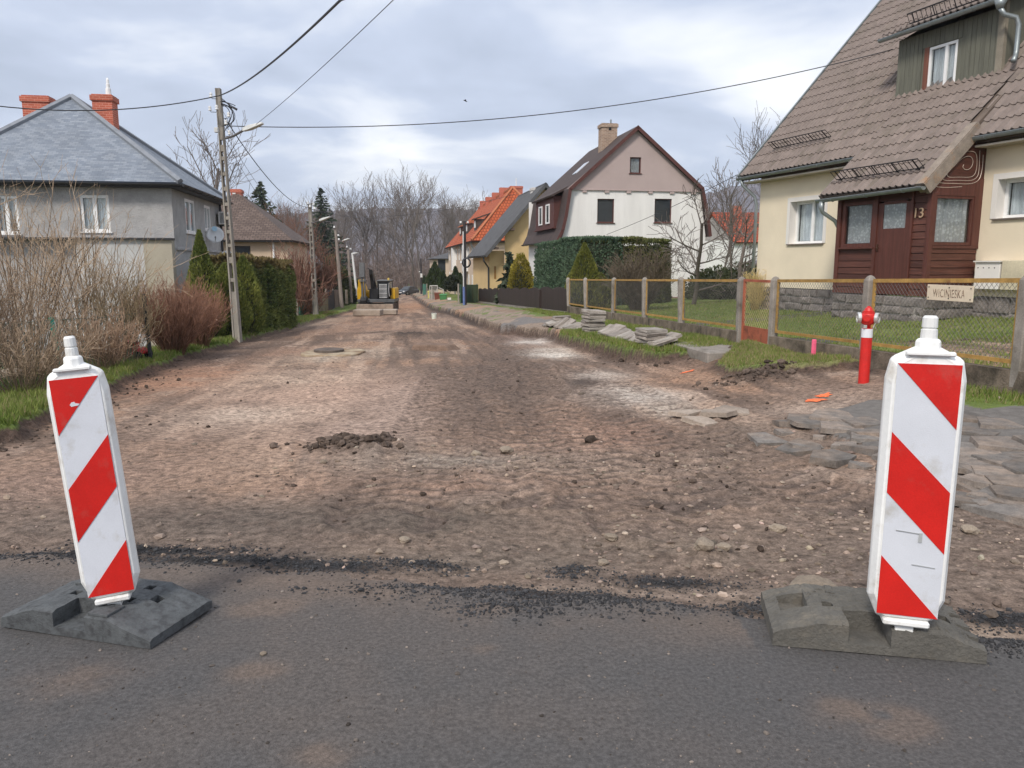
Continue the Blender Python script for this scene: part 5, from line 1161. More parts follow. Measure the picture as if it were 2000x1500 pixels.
    MB(F.M).bx(ud-.1, kl[0], 1.1, 6.1, zd0-.06, zd0-.001).build('sill', RB, H); slab([F.w(ud-.22, 6.3, zd1+.02), F.w(ud-.22, .9, zd1+.02), F.w(kl[0]+.5, .9, zd1+.62), F.w(kl[0]+.5, 6.3, zd1+.62)], .1, 'dormer_roof', DKROOF, H)
    MB(F.M).bx(kl[0]+1.3, kl[0]+1.32, 3, 3.01, 8, 8.01) 
    p0 = lambda t: (kl[0]+(ap[0]-kl[0])*t, kl[1]+(ap[1]-kl[1])*t)
    slab([F.w(p0(.36)[0], 4.4, p0(.36)[1]+.05), F.w(p0(.36)[0], 3.4, p0(.36)[1]+.05), F.w(p0(.56)[0], 3.4, p0(.56)[1]+.05), F.w(p0(.56)[0], 4.4, p0(.56)[1]+.05)], .05, 'skylight', mat('skylight_glass', (.55, .57, .6), rough=.1), H)
    gutter(H, F.w(bl[0]-.05, -.3, bl[1]-.02), F.w(bl[0]-.05, dep, bl[1]-.02), .08, DKMETAL)
    MB(F.M).tube([(bl[0]-.05, 4, bl[1]-.1), (bl[0]-.02, 4, bl[1]-.4), (wl-.06, 4, bl[1]-.8), (wl-.06, 4, zb)], .06, 7).build('downpipe', DKMETAL, H)
    o, u, z = chimney(F, 1176, 1206, 240, 3.0, ap[1]-2.2, TANBR, H, .7); MB(F.M).lathe([(.05, z), (.05, z+.25)], 8, (u+.15, 3.3, 0)).build('flue', ZINC, o)
    MB(F.M).bx(u-.05, u+.09, 2.985, 2.999, z-.38, z-.22).build('flue_opening', BLACKIRON, o)
white_house()
def yellow_house():
    F = Wf((-1., 57.), (.985, .173)); P = F.px; zb = -2.0; dep = 10
    YEL = mat('yellow_render', (.58, .42, .22), rough=.93, var=.06, scale=1, bump=.2, rv=0); BW = mat('brown_soffit_board', (.10, .07, .055), rough=.8)
    el = P(943, 499); ap = P(1062, 358); wl = P(957, 520)[0]; L2 = ap[0]-el[0]
    H = thing('house', 'yellow gabled house with steep dark grey roof, behind the white house', 'house', F.w(wl+3, 4, zb))
    pr = lambda u: el[1]+(ap[1]-el[1])*(u-el[0])/L2
    wall(F.M, [(wl+1.1, pr(wl+1.1)-.2), (ap[0], ap[1]-.2), (2*ap[0]-wl-1, pr(wl+1.)-.2)], zb, [], 'gable_wall', YEL, H)
    MB(F.M).bx(wl, wl+1.12, .35, dep, zb, el[1]+.35).build('wall', YEL, H)
    a, b = (el[0], el[1]), ap
    p = [F.w(a[0], dep, a[1]), F.w(a[0], -.75, a[1]), F.w(b[0], -.75, b[1]), F.w(b[0], dep, b[1])]; slab(p, .22, 'roof', GREYROOF, H)
    a2 = (2*ap[0]-el[0], el[1]); p = [F.w(a2[0], -.75, a2[1]), F.w(a2[0], dep, a2[1]), F.w(b[0], dep, b[1]), F.w(b[0], -.75, b[1])]; slab(p, .22, 'roof', GREYROOF, H)
    for t in (.16, .42): MB(F.M).bx(el[0]+L2*t, el[0]+L2*t+.35, -.70, .0, pr(el[0]+L2*t)-.40, pr(el[0]+L2*t)-.22).build('purlin_end', BW, H)
    gutter(H, F.w(el[0]-.07, -.75, el[1]-.06), F.w(el[0]-.07, dep, el[1]-.06), .09, DKMETAL); MB(F.M).tube([(el[0]-.05, -.6, el[1]-.1), (el[0], -.6, el[1]-.4), (wl-.07, .3, el[1]-.9), (wl-.07, .3, zb)], .06, 6).build('downpipe', DKMETAL, H)
    for u, in ((wl+.35,),): MB(F.M).bx(u, u+.16, .33, .349, P(960, 545)[1], P(960, 520)[1]).build('slit_window', mat('amber_glass', (.30, .16, .05), rough=.2), H)
    u = wl+1.7; MB(F.M).bx(u, u+.18, -.02, -.001, P(960, 545)[1], P(960, 518)[1]).build('slit_window', mat('amber_glass', (.30, .16, .05)), H)
    o, u, z = chimney(F, 1039, 1064, 366, 2.2, ap[1]-2.5, mat('white_painted_brick', (.6, .58, .55), rough=.9), H, .7)
yellow_house()
def row_house():
    F = Wf(atY(930, 560, 75), (.987, .158)); P = F.px; zb = -3.2
    PCH = mat('peach_render', (.56, .44, .34), rough=.93, var=.06, scale=.6, bump=.2, rv=0, col2=(.50, .38, .30), s2=.3)
    zE = P(930, 470)[1]; ap = P(1001, 367, 3.6); W_ = 9.; dep = 34
    H = thing('row_house', 'long peach row house with bright orange tiled roof and small dormers', 'house', F.w(3, 12, zb))
    wall(F.M, [(0, zE), (W_-.8, zE)], zb, [], 'wall', PCH, H)
    S = Wf(F.w(0, dep, 0), -F.y); Wn = []
    for k in range(9):
        a = 1.6+k*3.6; Wn += [(a, a+.95, zE-1.75, zE-.45), (a+.1, a+.95, zE-4.7, zE-3.3)]
    wall(S.M, [(0, zE), (dep, zE)], zb, Wn, 'wall', PCH, H, .1)
    for o in Wn: window(S.M, *o, H, WHITEP, dep=-.02, fw=.12)
    for u in (10.6, 25.): MB(S.M).bx(u, u+1.5, -.5, .0, zE-3.0, zE-.1).build('bay', WHITEP, H)
    e = .45; r = (ap[0], ap[1])
    c0 = F.w(-e, -e, zE); c1 = F.w(2*ap[0]+e, -e, zE); A = F.w(ap[0], 3.6, ap[1]); B = F.w(ap[0], dep-1, ap[1]); c3 = F.w(-e, dep+e, zE); c2 = F.w(2*ap[0]+e, dep+e, zE)
    rslab([c0, c1, A], .15, 'roof', ORTILE, H); rslab([c3, c0, A, B], .15, 'roof', ORTILE, H); rslab([c1, c2, B, A], .15, 'roof', ORTILE, H)
    OC = mat('orange_ridge_tile', (.42, .15, .07), rough=.8, var=.15)
    for a, b in ((c0, A), (A, B), (c1, A)): MB().tube([Vector(a)+Vector((0, 0, .05)), Vector(b)+Vector((0, 0, .05))], .14, 5).build('hip_cap', OC, H)
    gutter(H, c0+np.array([0, -.05, -.1]), c3+np.array([-.05, 0, -.1]), .10, DKMETAL); gutter(H, c0+np.array([0, -.06, -.1]), c1+np.array([0, -.06, -.1]), .10, DKMETAL)
    for k, yy in enumerate((0.4, 12., 23.)): MB(F.M).tube([(-e, yy, zE-.1), (-e+.1, yy, zE-.5), (-.08, yy, zE-.9), (-.08, yy, zb)], .08, 6).build('downpipe', ZINC, H)
    t = .42; sk = [c0*(1-t)+A*t]
    q = lambda s, tt: (c0*(1-s)+c1*s)*(1-tt)+A*tt+np.array([0, -.03, .06])
    slab([q(.68, .26), q(.80, .26), q(.82, .50), q(.66, .50)], .05, 'skylight', mat('skylight_glass', (.55, .57, .6)), H)
    DB = mat('dark_dormer_board', (.06, .05, .045), rough=.8)
    for k, yy in enumerate((4.6, 13., 21.)):
        zz = zE+1.55; uu = -e+(ap[0]+e)*(1.55/(ap[1]-zE))
        d = MB(F.M).bx(uu-.35, uu+1.2, yy, yy+1.7, zz-.35, zz+.75).build('dormer', DB, H); Sd = Wf(F.w(uu-.35, yy+1.7, 0), -F.y)
        MB(Sd.M).bx(.25, .75, -.03, -.001, zz-.1, zz+.6).bx(.95, 1.45, -.03, -.001, zz-.1, zz+.6).build('pane', WHITEP, d)
        slab([F.w(uu-.6, yy+1.95, zz+.78), F.w(uu-.6, yy-.25, zz+.78), F.w(uu+2.2, yy-.25, zz+1.75), F.w(uu+2.2, yy+1.95, zz+1.75)], .1, 'dormer_roof', OC if k else DB, H)
    o, u, z = chimney(F, 997, 1021, 363, 3.9, ap[1]-1.2, BRICK, H, .8); MB(F.M).lathe([(.04, z), (.04, z+.8)], 6, (u, 4.2, 0)).build('aerial', WHITEP, o)
    for yy in (9., 15., 21., 27.): bbox_uv(MB(F.M).bx(ap[0]-.5, ap[0]+.5, yy, yy+.7, ap[1]-.6, ap[1]+.55), 'chimney', BRICK, H)
row_house()
def hip_house(F, W_, dep, zb, zE, zA, wallm, roofm, label, wins=(), ridge_in=None, right_wins=(), ov=.4, gcol=None):
    H = thing('house', label, 'house', F.w(W_/2, dep/2, zb)); ri = ridge_in or min(W_, dep)/2
    wall(F.M, [(0, zE), (W_, zE)], zb, list(wins), 'wall', wallm, H, .12)
    MB(F.M).quad((0, 0, zb), (0, dep, zb), (0, dep, zE), (0, 0, zE)).quad((W_, 0, zb), (W_, dep, zb), (W_, dep, zE), (W_, 0, zE)).quad((0, dep, zb), (W_, dep, zb), (W_, dep, zE), (0, dep, zE)).build('wall', wallm, H)
    for w in wins: window(F.M, *w, H, mat('dark_window_frame', (.06, .05, .045)), dep=.06, fw=.08)
    c = [F.w(-ov, -ov, zE), F.w(W_+ov, -ov, zE), F.w(W_+ov, dep+ov, zE), F.w(-ov, dep+ov, zE)]; A = F.w(W_/2, ri, zA); B = F.w(W_/2, dep-ri+.01, zA)
    for t in ([c[0], c[1], A], [c[1], c[2], B, A], [c[2], c[3], B], [c[3], c[0], A, B]): rslab(t, .15, 'roof', roofm, H)
    gutter(H, c[0]+np.array([0, -.05, -.06]), c[1]+np.array([0, -.05, -.06]), .08, gcol or DKMETAL)
    return H
# brown shingled bungalow behind the pole
Fb = Wf(atY(318, 540, 46), (.985, .13)); zE = Fb.px(520, 469)[1]; wv = Fb.px(562, 500)[0]
w1 = Fb.rect(458, 480, 491, 525)
Hb = hip_house(Fb, wv, 9.0, -2.4, zE, Fb.px(440, 374, 4)[1], mat('peach_brown_render', (.52, .40, .29), rough=.93, var=.08, scale=1, bump=.2, rv=0), BRSH, 'brown shingled bungalow with peach walls behind the concrete pole', [w1], ridge_in=4.2)
MB(Fb.M).tube([(wv-.8, -.08, zE), (wv-.8, -.08, -2.)], .06, 6).build('downpipe', WHITEP, Hb)
o, u, z = chimney(Fb, 450, 470, 369, 4.0, zE+1., BRICK, Hb, .7); MB(Fb.M).bx(u-.2, u-.02, 3.98, 3.999, z-.35, z-.2).build('flue_opening', WHITEP, o)
# far house with dark roof at the end of the row
Ff = Wf(atY(846, 560, 122), (.987, .158)); hip_house(Ff, 9., 9., -4.2, Ff.px(850, 505)[1], Ff.px(862, 487, 4.5)[1], mat('peach_render', (.56, .44, .34)), GREYROOF, 'small far peach house with dark roof at the end of the row', [(.8, 2., .2, 2.2), (3., 4.2, .2, 2.2)])
# white gable with the round window
def white_gable():
    F = Wf(atY(572, 560, 66), (.98, .1)); P = F.px; zb = -3.4; dep = 9
    WH = mat('white_patchy_render', (.72, .72, .71), rough=.9, var=.1, scale=1, bump=.2, col2=(.4, .4, .4), s2=1.6, t2=(.6, .75)); OV = mat('orange_brown_verge', (.30, .115, .06), rough=.8)
    ap = P(578, 486); er = P(641, 566); er = (er[0], er[1]); el = (2*ap[0]-er[0], er[1])
    H = thing('house', 'small white gabled house with an oval dark window and grey roof, beyond the left hedge', 'house', F.w(0, 4, zb))
    wall(F.M, [(el[0]+.4, el[1]+.2), (ap[0], ap[1]-.1), (er[0]-.4, er[1]+.2)], zb, [], 'gable_wall', WH, H)
    for a, b in ((el, ap), (er, ap)):
        p = [F.w(a[0], dep, a[1]), F.w(a[0], -.5, a[1]), F.w(b[0], -.5, b[1]), F.w(b[0], dep, b[1])]
        slab(p if a is el else [p[1], p[0], p[3], p[2]], .15, 'roof', GREYROOF if a is el else mat('pale_grey_roof', (.22, .22, .22), rough=.8, var=.2), H)
        MB().tube([F.w(a[0], -.53, a[1]-.08), F.w(b[0], -.53, b[1]-.08)], .13, 4).build('bargeboard', OV, H)
    c = P(600, 529); MB(F.M).lathe([(.62, 0), (.62, .04)], 20, (c[0], -.005, c[1]), (0, -1, 0)).build('oval_window', DARKGLASS, H)
    MB(F.M).quad((er[0]-.4, 0, zb), (er[0]-.4, dep, zb), (er[0]-.4, dep, er[1]+.2), (er[0]-.4, 0, er[1]+.2)).build('wall', WH, H)
white_gable()
# red-roofed house between the white house and number 13
def red_house():
    F = Wf(atY(1400, 520, 74), (.97, .12)); P = F.px; zb = -1.5
    WH = mat('white_patchy_render', (.72, .72, .71)); GB = mat('grey_gable_boards', (.33, .31, .30), rough=.9)
    zr = P(1420, 411)[1]; ze = P(1432, 470)[1]; L = 14.; hw = 4.2
    H = thing('house', 'far white house with red tiled roof, between the white house and the cream house', 'house', F.w(5, 3, zb))
    u0, u1 = P(1396, 480)[0], P(1433, 480)[0]; um = (u0+u1)/2+.3
    Fg = Wf(F.w(u0, 3., 0), (.55, -.83)); 
    S = Wf(F.w(u1, .0, 0), F.x)
    wall(S.M, [(0, ze), (L, ze)], zb, [(1.5, 2.6, .6, 1.9), (4.5, 5.6, .6, 1.9)], 'wall', WH, H, .1)
    G0 = F.w(u0-.4, 5.2, 0); Fg = Wf(G0, (F.w(u1, 0, 0)-G0)[:2]); wg = float(np.linalg.norm(F.w(u1, 0, 0)-G0))
    wall(Fg.M, [(0, ze), (wg/2, zr-.15), (wg, ze)], zb, [], 'gable_wall', WH, H); MB(Fg.M).add([(.4, -.03, ze+.1), (wg-.4, -.03, ze+.1), (wg/2, -.03, zr-.3)], [[0, 1, 2]]).build('gable_boards', GB, H)
    rb0 = G0+(F.w(u1, 0, 0)-G0)/2; fwd = Fg.x; bk = -Fg.y*-1
    e0 = F.w(u1, 0, 0)+np.array([0, 0, ze-.15])-Fg.y*.3+Fg.x*.4; r0 = rb0+np.array([0, 0, zr])-Fg.y*.3; e1 = e0+F.x*L+Fg.y*.6; r1 = r0+F.x*L+Fg.y*.6
    rslab([e0, e1, r1, r0], .15, 'roof', REDTILE, H); e2 = G0+np.array([0, 0, ze-.15])-Fg.y*.3-Fg.x*.4; e3 = e2+F.x*L; rslab([e3, e2, r0, r1], .15, 'roof', REDTILE, H)
    MB().tube([e2, r0], .14, 4).build('bargeboard', mat('dark_dormer_board', (.06, .05, .045)), H)
    c = r0+F.x*2.6; bbox_uv(MB().bx(c[0]-.4, c[0]+.4, c[1]-.3, c[1]+.3, c[2]-.5, c[2]+.6), 'chimney', BRICK, H)
red_house()
# ================================================================ VEGETATION
def leafmat(name, rough=.75, trans=.15): return mat(name, (1, 1, 1), attr='Col', rough=rough, var=.25, scale=3, bump=0, rv=.04, spec=.2, trans=trans)
LEAF = leafmat('needle_foliage')
def bark(name, c, var=.25): return mat(name, c, rough=.95, var=var, scale=6, bump=.4, bscale=40, rv=.10, spec=.1)
def cards(P, Nv, size, aspect, c1, c2, up=.4, jit=.5, seed=0, cs=.9, shape='quad'):
    r = np.random.default_rng(seed); n = len(P)
    D = Nv+r.normal(0, jit, (n, 3)); D[:, 2] += up; D /= np.linalg.norm(D, axis=1)[:, None]+1e-9      # long axis of the spray
    T = r.normal(0, 1, (n, 3)); T -= (T*D).sum(1)[:, None]*D; T /= np.linalg.norm(T, axis=1)[:, None]+1e-9
    s = size*r.uniform(.6, 1.3, n)[:, None]
    a = P-D*s*.5; b = P+T*s*.5/aspect; c = P+D*s*.6; d = P-T*s*.5/aspect
    V = np.stack([a, b, c, d], 1).reshape(-1, 3); F_ = np.arange(4*n).reshape(n, 4)
    k = np.clip(.5+.55*fbm(P[:, 0]*cs+P[:, 2]*.7, P[:, 1]*cs+P[:, 2]*cs, 3, seed+5)+r.normal(0, .22, n), 0, 1)
    C = np.asarray(c1)*(1-k[:, None])+np.asarray(c2)*k[:, None]
    return V, F_, np.repeat(C, 4, 0)
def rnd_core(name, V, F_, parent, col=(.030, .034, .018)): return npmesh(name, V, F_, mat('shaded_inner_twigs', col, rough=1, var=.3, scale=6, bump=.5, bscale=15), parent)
def cone_thuja(base, h, r, label, c1, c2, n, seed, size=.11, group=None, taper=1.25, name='thuja'):
    root = thing(name, label, 'shrub', base, group); g = np.random.default_rng(seed)
    t = g.uniform(0, 1, n)**.8; ang = g.uniform(0, 2*np.pi, n)
    prof = np.where(t < .18, .72+t/.18*.28, (1-((t-.18)/.82)**taper))
    lob = 1+.16*np.sin(ang*5+seed)*np.sin(t*9+seed)+.12*fbm(ang*2.2, t*7, 2, seed)
    rr = r*prof*lob*(1-.22*g.uniform(0, 1, n)**2)+.01
    P = np.stack([np.cos(ang)*rr, np.sin(ang)*rr, t*h], 1); Nv = np.stack([np.cos(ang), np.sin(ang), np.full(n, .8)], 1)
    V, F_, C = cards(P, Nv, size, 2.6, c1, c2, .9, .3, seed)
    npmesh('crown', V+base, F_, LEAF, root, col=C)
    m = MB(); k = 9; m.lathe([(r*.6, .05), (r*.78, h*.18), (r*.55, h*.55), (r*.2, h*.85), (.01, h*.97)], k, base); m.build('dark_inner_core', mat('shaded_inner_twigs', (.030, .034, .018)), root)  # solid filler against see-through, coloured dark as the shade inside the crown
    MB().tube([Vector(base)+Vector((0, 0, -.2)), Vector(base)+Vector((0, 0, h*.5))], .05, 6).build('trunk', bark('thuja_bark', (.10, .07, .05)), root)
    return root
def box_hedge(a, b, depth, h, label, c1, c2, n, seed, size=.10, up=.5, c_top=None, h2=None, rag=.10, name='hedge'):
    a = np.array(a, float); b = np.array(b, float); L = np.hypot(*(b-a)[:2]); d = (b-a)/L; nn = np.array([d[1], -d[0], 0]) if len(d) == 3 else np.array([d[1], -d[0], 0])
    d3 = np.array([d[0], d[1], 0]); root = thing(name, label, 'hedge', ((a[0]+b[0])/2, (a[1]+b[1])/2, min(a[2], b[2]))); g = np.random.default_rng(seed)
    areas = np.array([L*h, L*h, depth*h, depth*h, L*depth]); f = g.choice(5, n, p=areas/areas.sum()); u = g.uniform(0, 1, n); v = g.uniform(0, 1, n)
    x = np.where(f < 2, u*L, np.where(f == 2, 0, np.where(f == 3, L, u*L))); y = np.where(f == 0, 0, np.where(f == 1, depth, np.where(f < 4, u*depth, v*depth))); z = np.where(f == 4, 1., v)
    hh = (h+((h2 or h)-h)*x/L)*(1+rag*.5*fbm(x*.9+seed, y*.9, 3, seed)); Z = z*hh
    rnd = np.clip((z-.82)/.18, 0, 1)*depth*.12
    NvL = np.zeros((n, 3)); NvL += np.where((f == 0)[:, None], nn, 0)+np.where((f == 1)[:, None], -nn, 0)+np.where((f == 2)[:, None], -d3, 0)+np.where((f == 3)[:, None], d3, 0)+np.where((f == 4)[:, None], np.array([0, 0, 1.]), 0)
    off = rag*fbm(x*1.6+7, Z*1.6+y, 3, seed+2)-.05*g.uniform(0, 1, n)
    base = a[None, :2]+d3[None, :2]*x[:, None]-nn[None, :2]*y[:, None]; zb = a[2]+(b[2]-a[2])*x/L
    P = np.stack([base[:, 0], base[:, 1], zb+Z], 1)+NvL*off[:, None]
    P[:, :2] -= NvL[:, :2]*rnd[:, None]
    V, F_, C = cards(P, NvL, size, 2., c1, c2, up, .55, seed)
    if c_top is not None:
        k = np.repeat(sst(.80, 1.0, z+.08*fbm(x*2, y*2, 2, seed)), 4)[:, None]*.75; C = C*(1-k)+np.asarray(c_top)*k
    npmesh('foliage', V, F_, LEAF, root, col=C)
    M = Fm((a[0], a[1], 0), d3, -nn)
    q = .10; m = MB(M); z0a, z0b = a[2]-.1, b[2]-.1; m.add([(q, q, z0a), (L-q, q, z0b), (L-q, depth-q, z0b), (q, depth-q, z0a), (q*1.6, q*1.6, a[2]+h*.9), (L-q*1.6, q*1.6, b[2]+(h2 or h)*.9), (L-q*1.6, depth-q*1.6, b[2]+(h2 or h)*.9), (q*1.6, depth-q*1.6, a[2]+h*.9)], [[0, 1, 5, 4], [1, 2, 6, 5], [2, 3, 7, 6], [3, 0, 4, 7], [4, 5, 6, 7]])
    m.build('dark_inner_core', mat('shaded_inner_twigs', (.030, .034, .018)), root)  # solid filler block, inner shade of the hedge put into its colour
    return root
def blob_bush(c, rx, ry, rz, label, c1, c2, n, seed, size=.1, cat='bush', name='bush', up=.3, aspect=1.8, core=True):
    root = thing(name, label, cat, c); g = np.random.default_rng(seed); D = g.normal(0, 1, (n, 3)); D[:, 2] = np.abs(D[:, 2])*1.0-.15; D /= np.linalg.norm(D, axis=1)[:, None]
    lob = 1+.22*fbm(D[:, 0]*2.3+seed, D[:, 1]*2.3+D[:, 2]*2, 3, seed); k = lob*(1-.25*g.uniform(0, 1, n)**2)
    P = np.array(c)+D*np.array([rx, ry, rz])*k[:, None]; P[:, 2] += rz*.12
    V, F_, C = cards(P, D, size, aspect, c1, c2, up, .6, seed); npmesh('crown', V, F_, LEAF, root, col=C)
    if core:
        m = MB(); m.lathe([(rx*.5, 0), (rx*.72, rz*.35), (rx*.5, rz*.75), (.02, rz*.92)], 9, c); m.build('dark_inner_core', mat('shaded_inner_twigs', (.030, .034, .018)), root)  # solid dark filler, its colour standing for shade inside the bush
    return root
# ---- bare wood
class TB:                                    # fast tube collector
    def __init__(s): s.V = []; s.F = []; s.n = 0
    def tube(s, P, R, k):
        P = np.asarray(P, float); R = np.asarray(R, float); m = len(P)
        T = np.empty_like(P); T[1:-1] = P[2:]-P[:-2]; T[0] = P[1]-P[0]; T[-1] = P[-1]-P[-2]; T /= np.linalg.norm(T, axis=1)[:, None]+1e-9
        up = np.array([.31, .22, .93]) if abs(T[0][2]) < .9 else np.array([1., .1, 0])
        A = up-(T@up)[:, None]*T; A /= np.linalg.norm(A, axis=1)[:, None]+1e-9; B = np.cross(T, A)
        an = np.arange(k)*2*np.pi/k
        V = P[:, None]+R[:, None, None]*(A[:, None]*np.cos(an)[None, :, None]+B[:, None]*np.sin(an)[None, :, None])
        i = np.arange(m-1)[:, None]*k; j = np.arange(k)[None]; j2 = (j+1) % k
        F_ = np.stack([i+j, i+j2, i+k+j2, i+k+j], -1).reshape(-1, 4)+s.n
        s.V.append(V.reshape(-1, 3)); s.F.append(F_); s.n += m*k
    def mesh(s, name, mt, parent=None, smooth=True): return npmesh(name, np.concatenate(s.V), np.concatenate(s.F), mt, parent, smooth)
def grow(tb1, tb2, p, d, L, r, lev, g, maxlev, kids, ang, upb, wig, thin, tstart=.3, min_r=.01):
    n = max(4, int(5-lev*.3)); P = [np.array(p)]; dd = np.array(d, float)
    for i in range(n-1):
        dd = dd+g.normal(0, wig, 3); dd[2] += upb*(.25 if lev else .1); dd /= np.linalg.norm(dd); P.append(P[-1]+dd*L/(n-1))
    P = np.array(P); R = np.linspace(r, max(r*(.5 if lev < maxlev else .35), min_r*.7), n)
    (tb1 if lev <= thin else tb2).tube(P, np.maximum(R, min_r), 6 if lev == 0 else (4 if lev == 1 else 3))
    if lev >= maxlev: return
    k = kids[lev]
    for c in range(k):
        t = tstart+(1-tstart)*(c+g.uniform(.1, .9))/k if lev == 0 else .2+.8*(c+g.uniform(0, 1))/k
        f = t*(n-1); i = min(int(f), n-2); q = P[i]+(P[i+1]-P[i])*(f-i); ax = P[i+1]-P[i]; ax /= np.linalg.norm(ax)
        s = g.normal(0, 1, 3); s -= s@ax*ax; s /= np.linalg.norm(s); a = ang[lev]*g.uniform(.7, 1.25)
        nd = ax*math.cos(a)+s*math.sin(a)
        grow(tb1, tb2, q, nd, L*g.uniform(.38, .62)*(1.05-.45*t if lev == 0 else 1.), max(r*(1-.5*t)*.5, min_r), lev+1, g, maxlev, kids, ang, upb, wig, thin, min_r=min_r)
BK1 = bark('grey_brown_bark', (.17, .145, .13)); BK2 = bark('twig_bark', (.185, .155, .138))
def bare_tree(seed, h, r, kids=(9, 6, 4), ang=(.62, .6, .6), maxlev=3, upb=.35, wig=.09, min_r=.02, name='bare_tree', label='', cat='tree', loc=(0, 0, 0), b1=None, b2=None, tstart=.35, group=None, lean=(0, 0)):
    root = thing(name, label, cat, (0, 0, 0), group); g = np.random.default_rng(seed); t1, t2 = TB(), TB()
    grow(t1, t2, (0, 0, -.3), (lean[0], lean[1], 1), h*.97, r, 0, g, maxlev, kids, ang, upb, wig, 1, tstart, min_r)
    t1.mesh('trunk', b1 or BK1, root); t2.mesh('crown', b2 or BK2, root); root.location = tuple(float(v) for v in loc); return root
WG = 'bare trees of the wood at the end of the street'; WL = 'tall bare deciduous tree in the wood beyond the end of the street'
protos = [bare_tree(100+k, 22, .26, kids=(11, 7, 4), label=WL, group=WG, tstart=.28+.05*(k % 3), upb=.5, min_r=.034) for k in range(5)]
rt = random.Random(5)
spots = []
for x, yt in ((672, 378), (700, 372), (718, 368), (738, 360), (762, 366), (788, 352), (806, 349), (822, 345), (843, 358), (862, 372), (884, 386), (902, 392), (648, 395), (590, 402), (570, 410), (612, 405), (560, 400), (925, 400)): spots.append((x, yt, rt.uniform(150, 185)))
for k in range(26): spots.append((rt.uniform(520, 960), rt.uniform(385, 425), rt.uniform(190, 260)))
for k, (x, yt, Y) in enumerate(spots):
    p = atY(x, yt, Y); zb = -4.4; h = (p[2]-zb)*.80; q = protos[k % 5]
    if k < 5: o = q; o.location = (p[0], Y, zb); o.rotation_euler = (0, 0, k*1.3); o.scale = (h/22,)*3
    else: dup(q, (p[0], Y, zb), k*2.1, h/22*np.array([rt.uniform(.85, 1.1)]*2+[1.]))
def thicket():
    t = TB(); g = np.random.default_rng(3)
    for k in range(2600):
        Y = g.uniform(146, 250); x = g.uniform(430, 1000); X = (x-1000)/FPX*Y
        h = g.uniform(3, 11)*(1 if Y > 165 else .6); b = np.array([X, Y, -4.6]); d = np.array([g.normal(0, .12), g.normal(0, .12), 1.])
        P = np.array([b, b+d*h*.5+g.normal(0, .12, 3), b+d*h]); t.tube(P, [.09, .06, .03], 3)
        for c in range(5):
            q = b+d*h*g.uniform(.25, .95); e = q+np.array([g.normal(0, 1), g.normal(0, 1), g.uniform(.3, 1.6)])*h*.14; t.tube(np.array([q, e]), [.04, .025], 3)
    tag(t.mesh('thicket', bark('thicket_bark', (.185, .14, .12), .3), smooth=False), 'brown leafless undergrowth at the foot of the far wood', 'thicket', kind='stuff')
thicket()
# ---- spruces
def spruce(base, h, r, label, seed, n=34, col=((.026, .042, .026), (.07, .085, .055))):
    root = thing('spruce_tree', label, 'tree', base); g = np.random.default_rng(seed)
    MB().tube([Vector(base)+Vector((0, 0, -.3)), Vector(base)+Vector((0, 0, h))], [.18, .02], 6).build('trunk', BK1, root)
    Ps = []; Ns = []
    for k in range(n):
        t = (k+.5)/n; z = h*(.06+.94*t); rr = r*(1-t)**.85
        for j in range(int(7+14*(1-t))):
            a = g.uniform(0, 2*np.pi); L = rr*g.uniform(.65, 1.15); m = max(3, int(L/(.16 if r < 2 else .24))); s = np.linspace(.12, 1, m)
            x = np.cos(a)*s*L; y = np.sin(a)*s*L; zz = z-.22*L*s+.10*L*s*s+.1
            P = np.stack([x, y, zz], 1)+g.normal(0, .05, (m, 3)); Ps.append(P); Ns.append(np.tile([np.cos(a), np.sin(a), -.2], (m, 1)))
    P = np.concatenate(Ps)+np.asarray(base); Nv = np.concatenate(Ns); V, F_, C = cards(P, Nv, min(.62*r/2.2+.14, .55), 1.7, *col, up=-.1, jit=.5, seed=seed); npmesh('crown', V, F_, LEAF, root, col=C)
def topz(x, y, Y): return atY(x, y, Y)[2]
def at_base(x, Y, z): return np.array([(x-1000)/FPX*(Y*CP+(EYE-z)*SP), Y, z])
for x, yt, Y, w, lab in ((520, 356, 92, 62, 'dark spruce behind the brown bungalow, the broader of the two'), (634, 369, 118, 52, 'dark narrow spruce in front of the bare wood, right of the broader one'), (490, 386, 98, 30, 'small dark spruce just left of the broader spruce')):
    b = at_base(x, Y, -3.5); spruce(b, topz(x, yt, Y)+3.5, w/2*Y/FPX*2.7, lab, x, 46)
b = at_base(995, 46, -1.); spruce(b, topz(992, 497, 46)+1., .85, 'small dark open-branched fir beside the yellow-green globe bush', 31, 13, ((.035, .055, .035), (.09, .11, .07)))
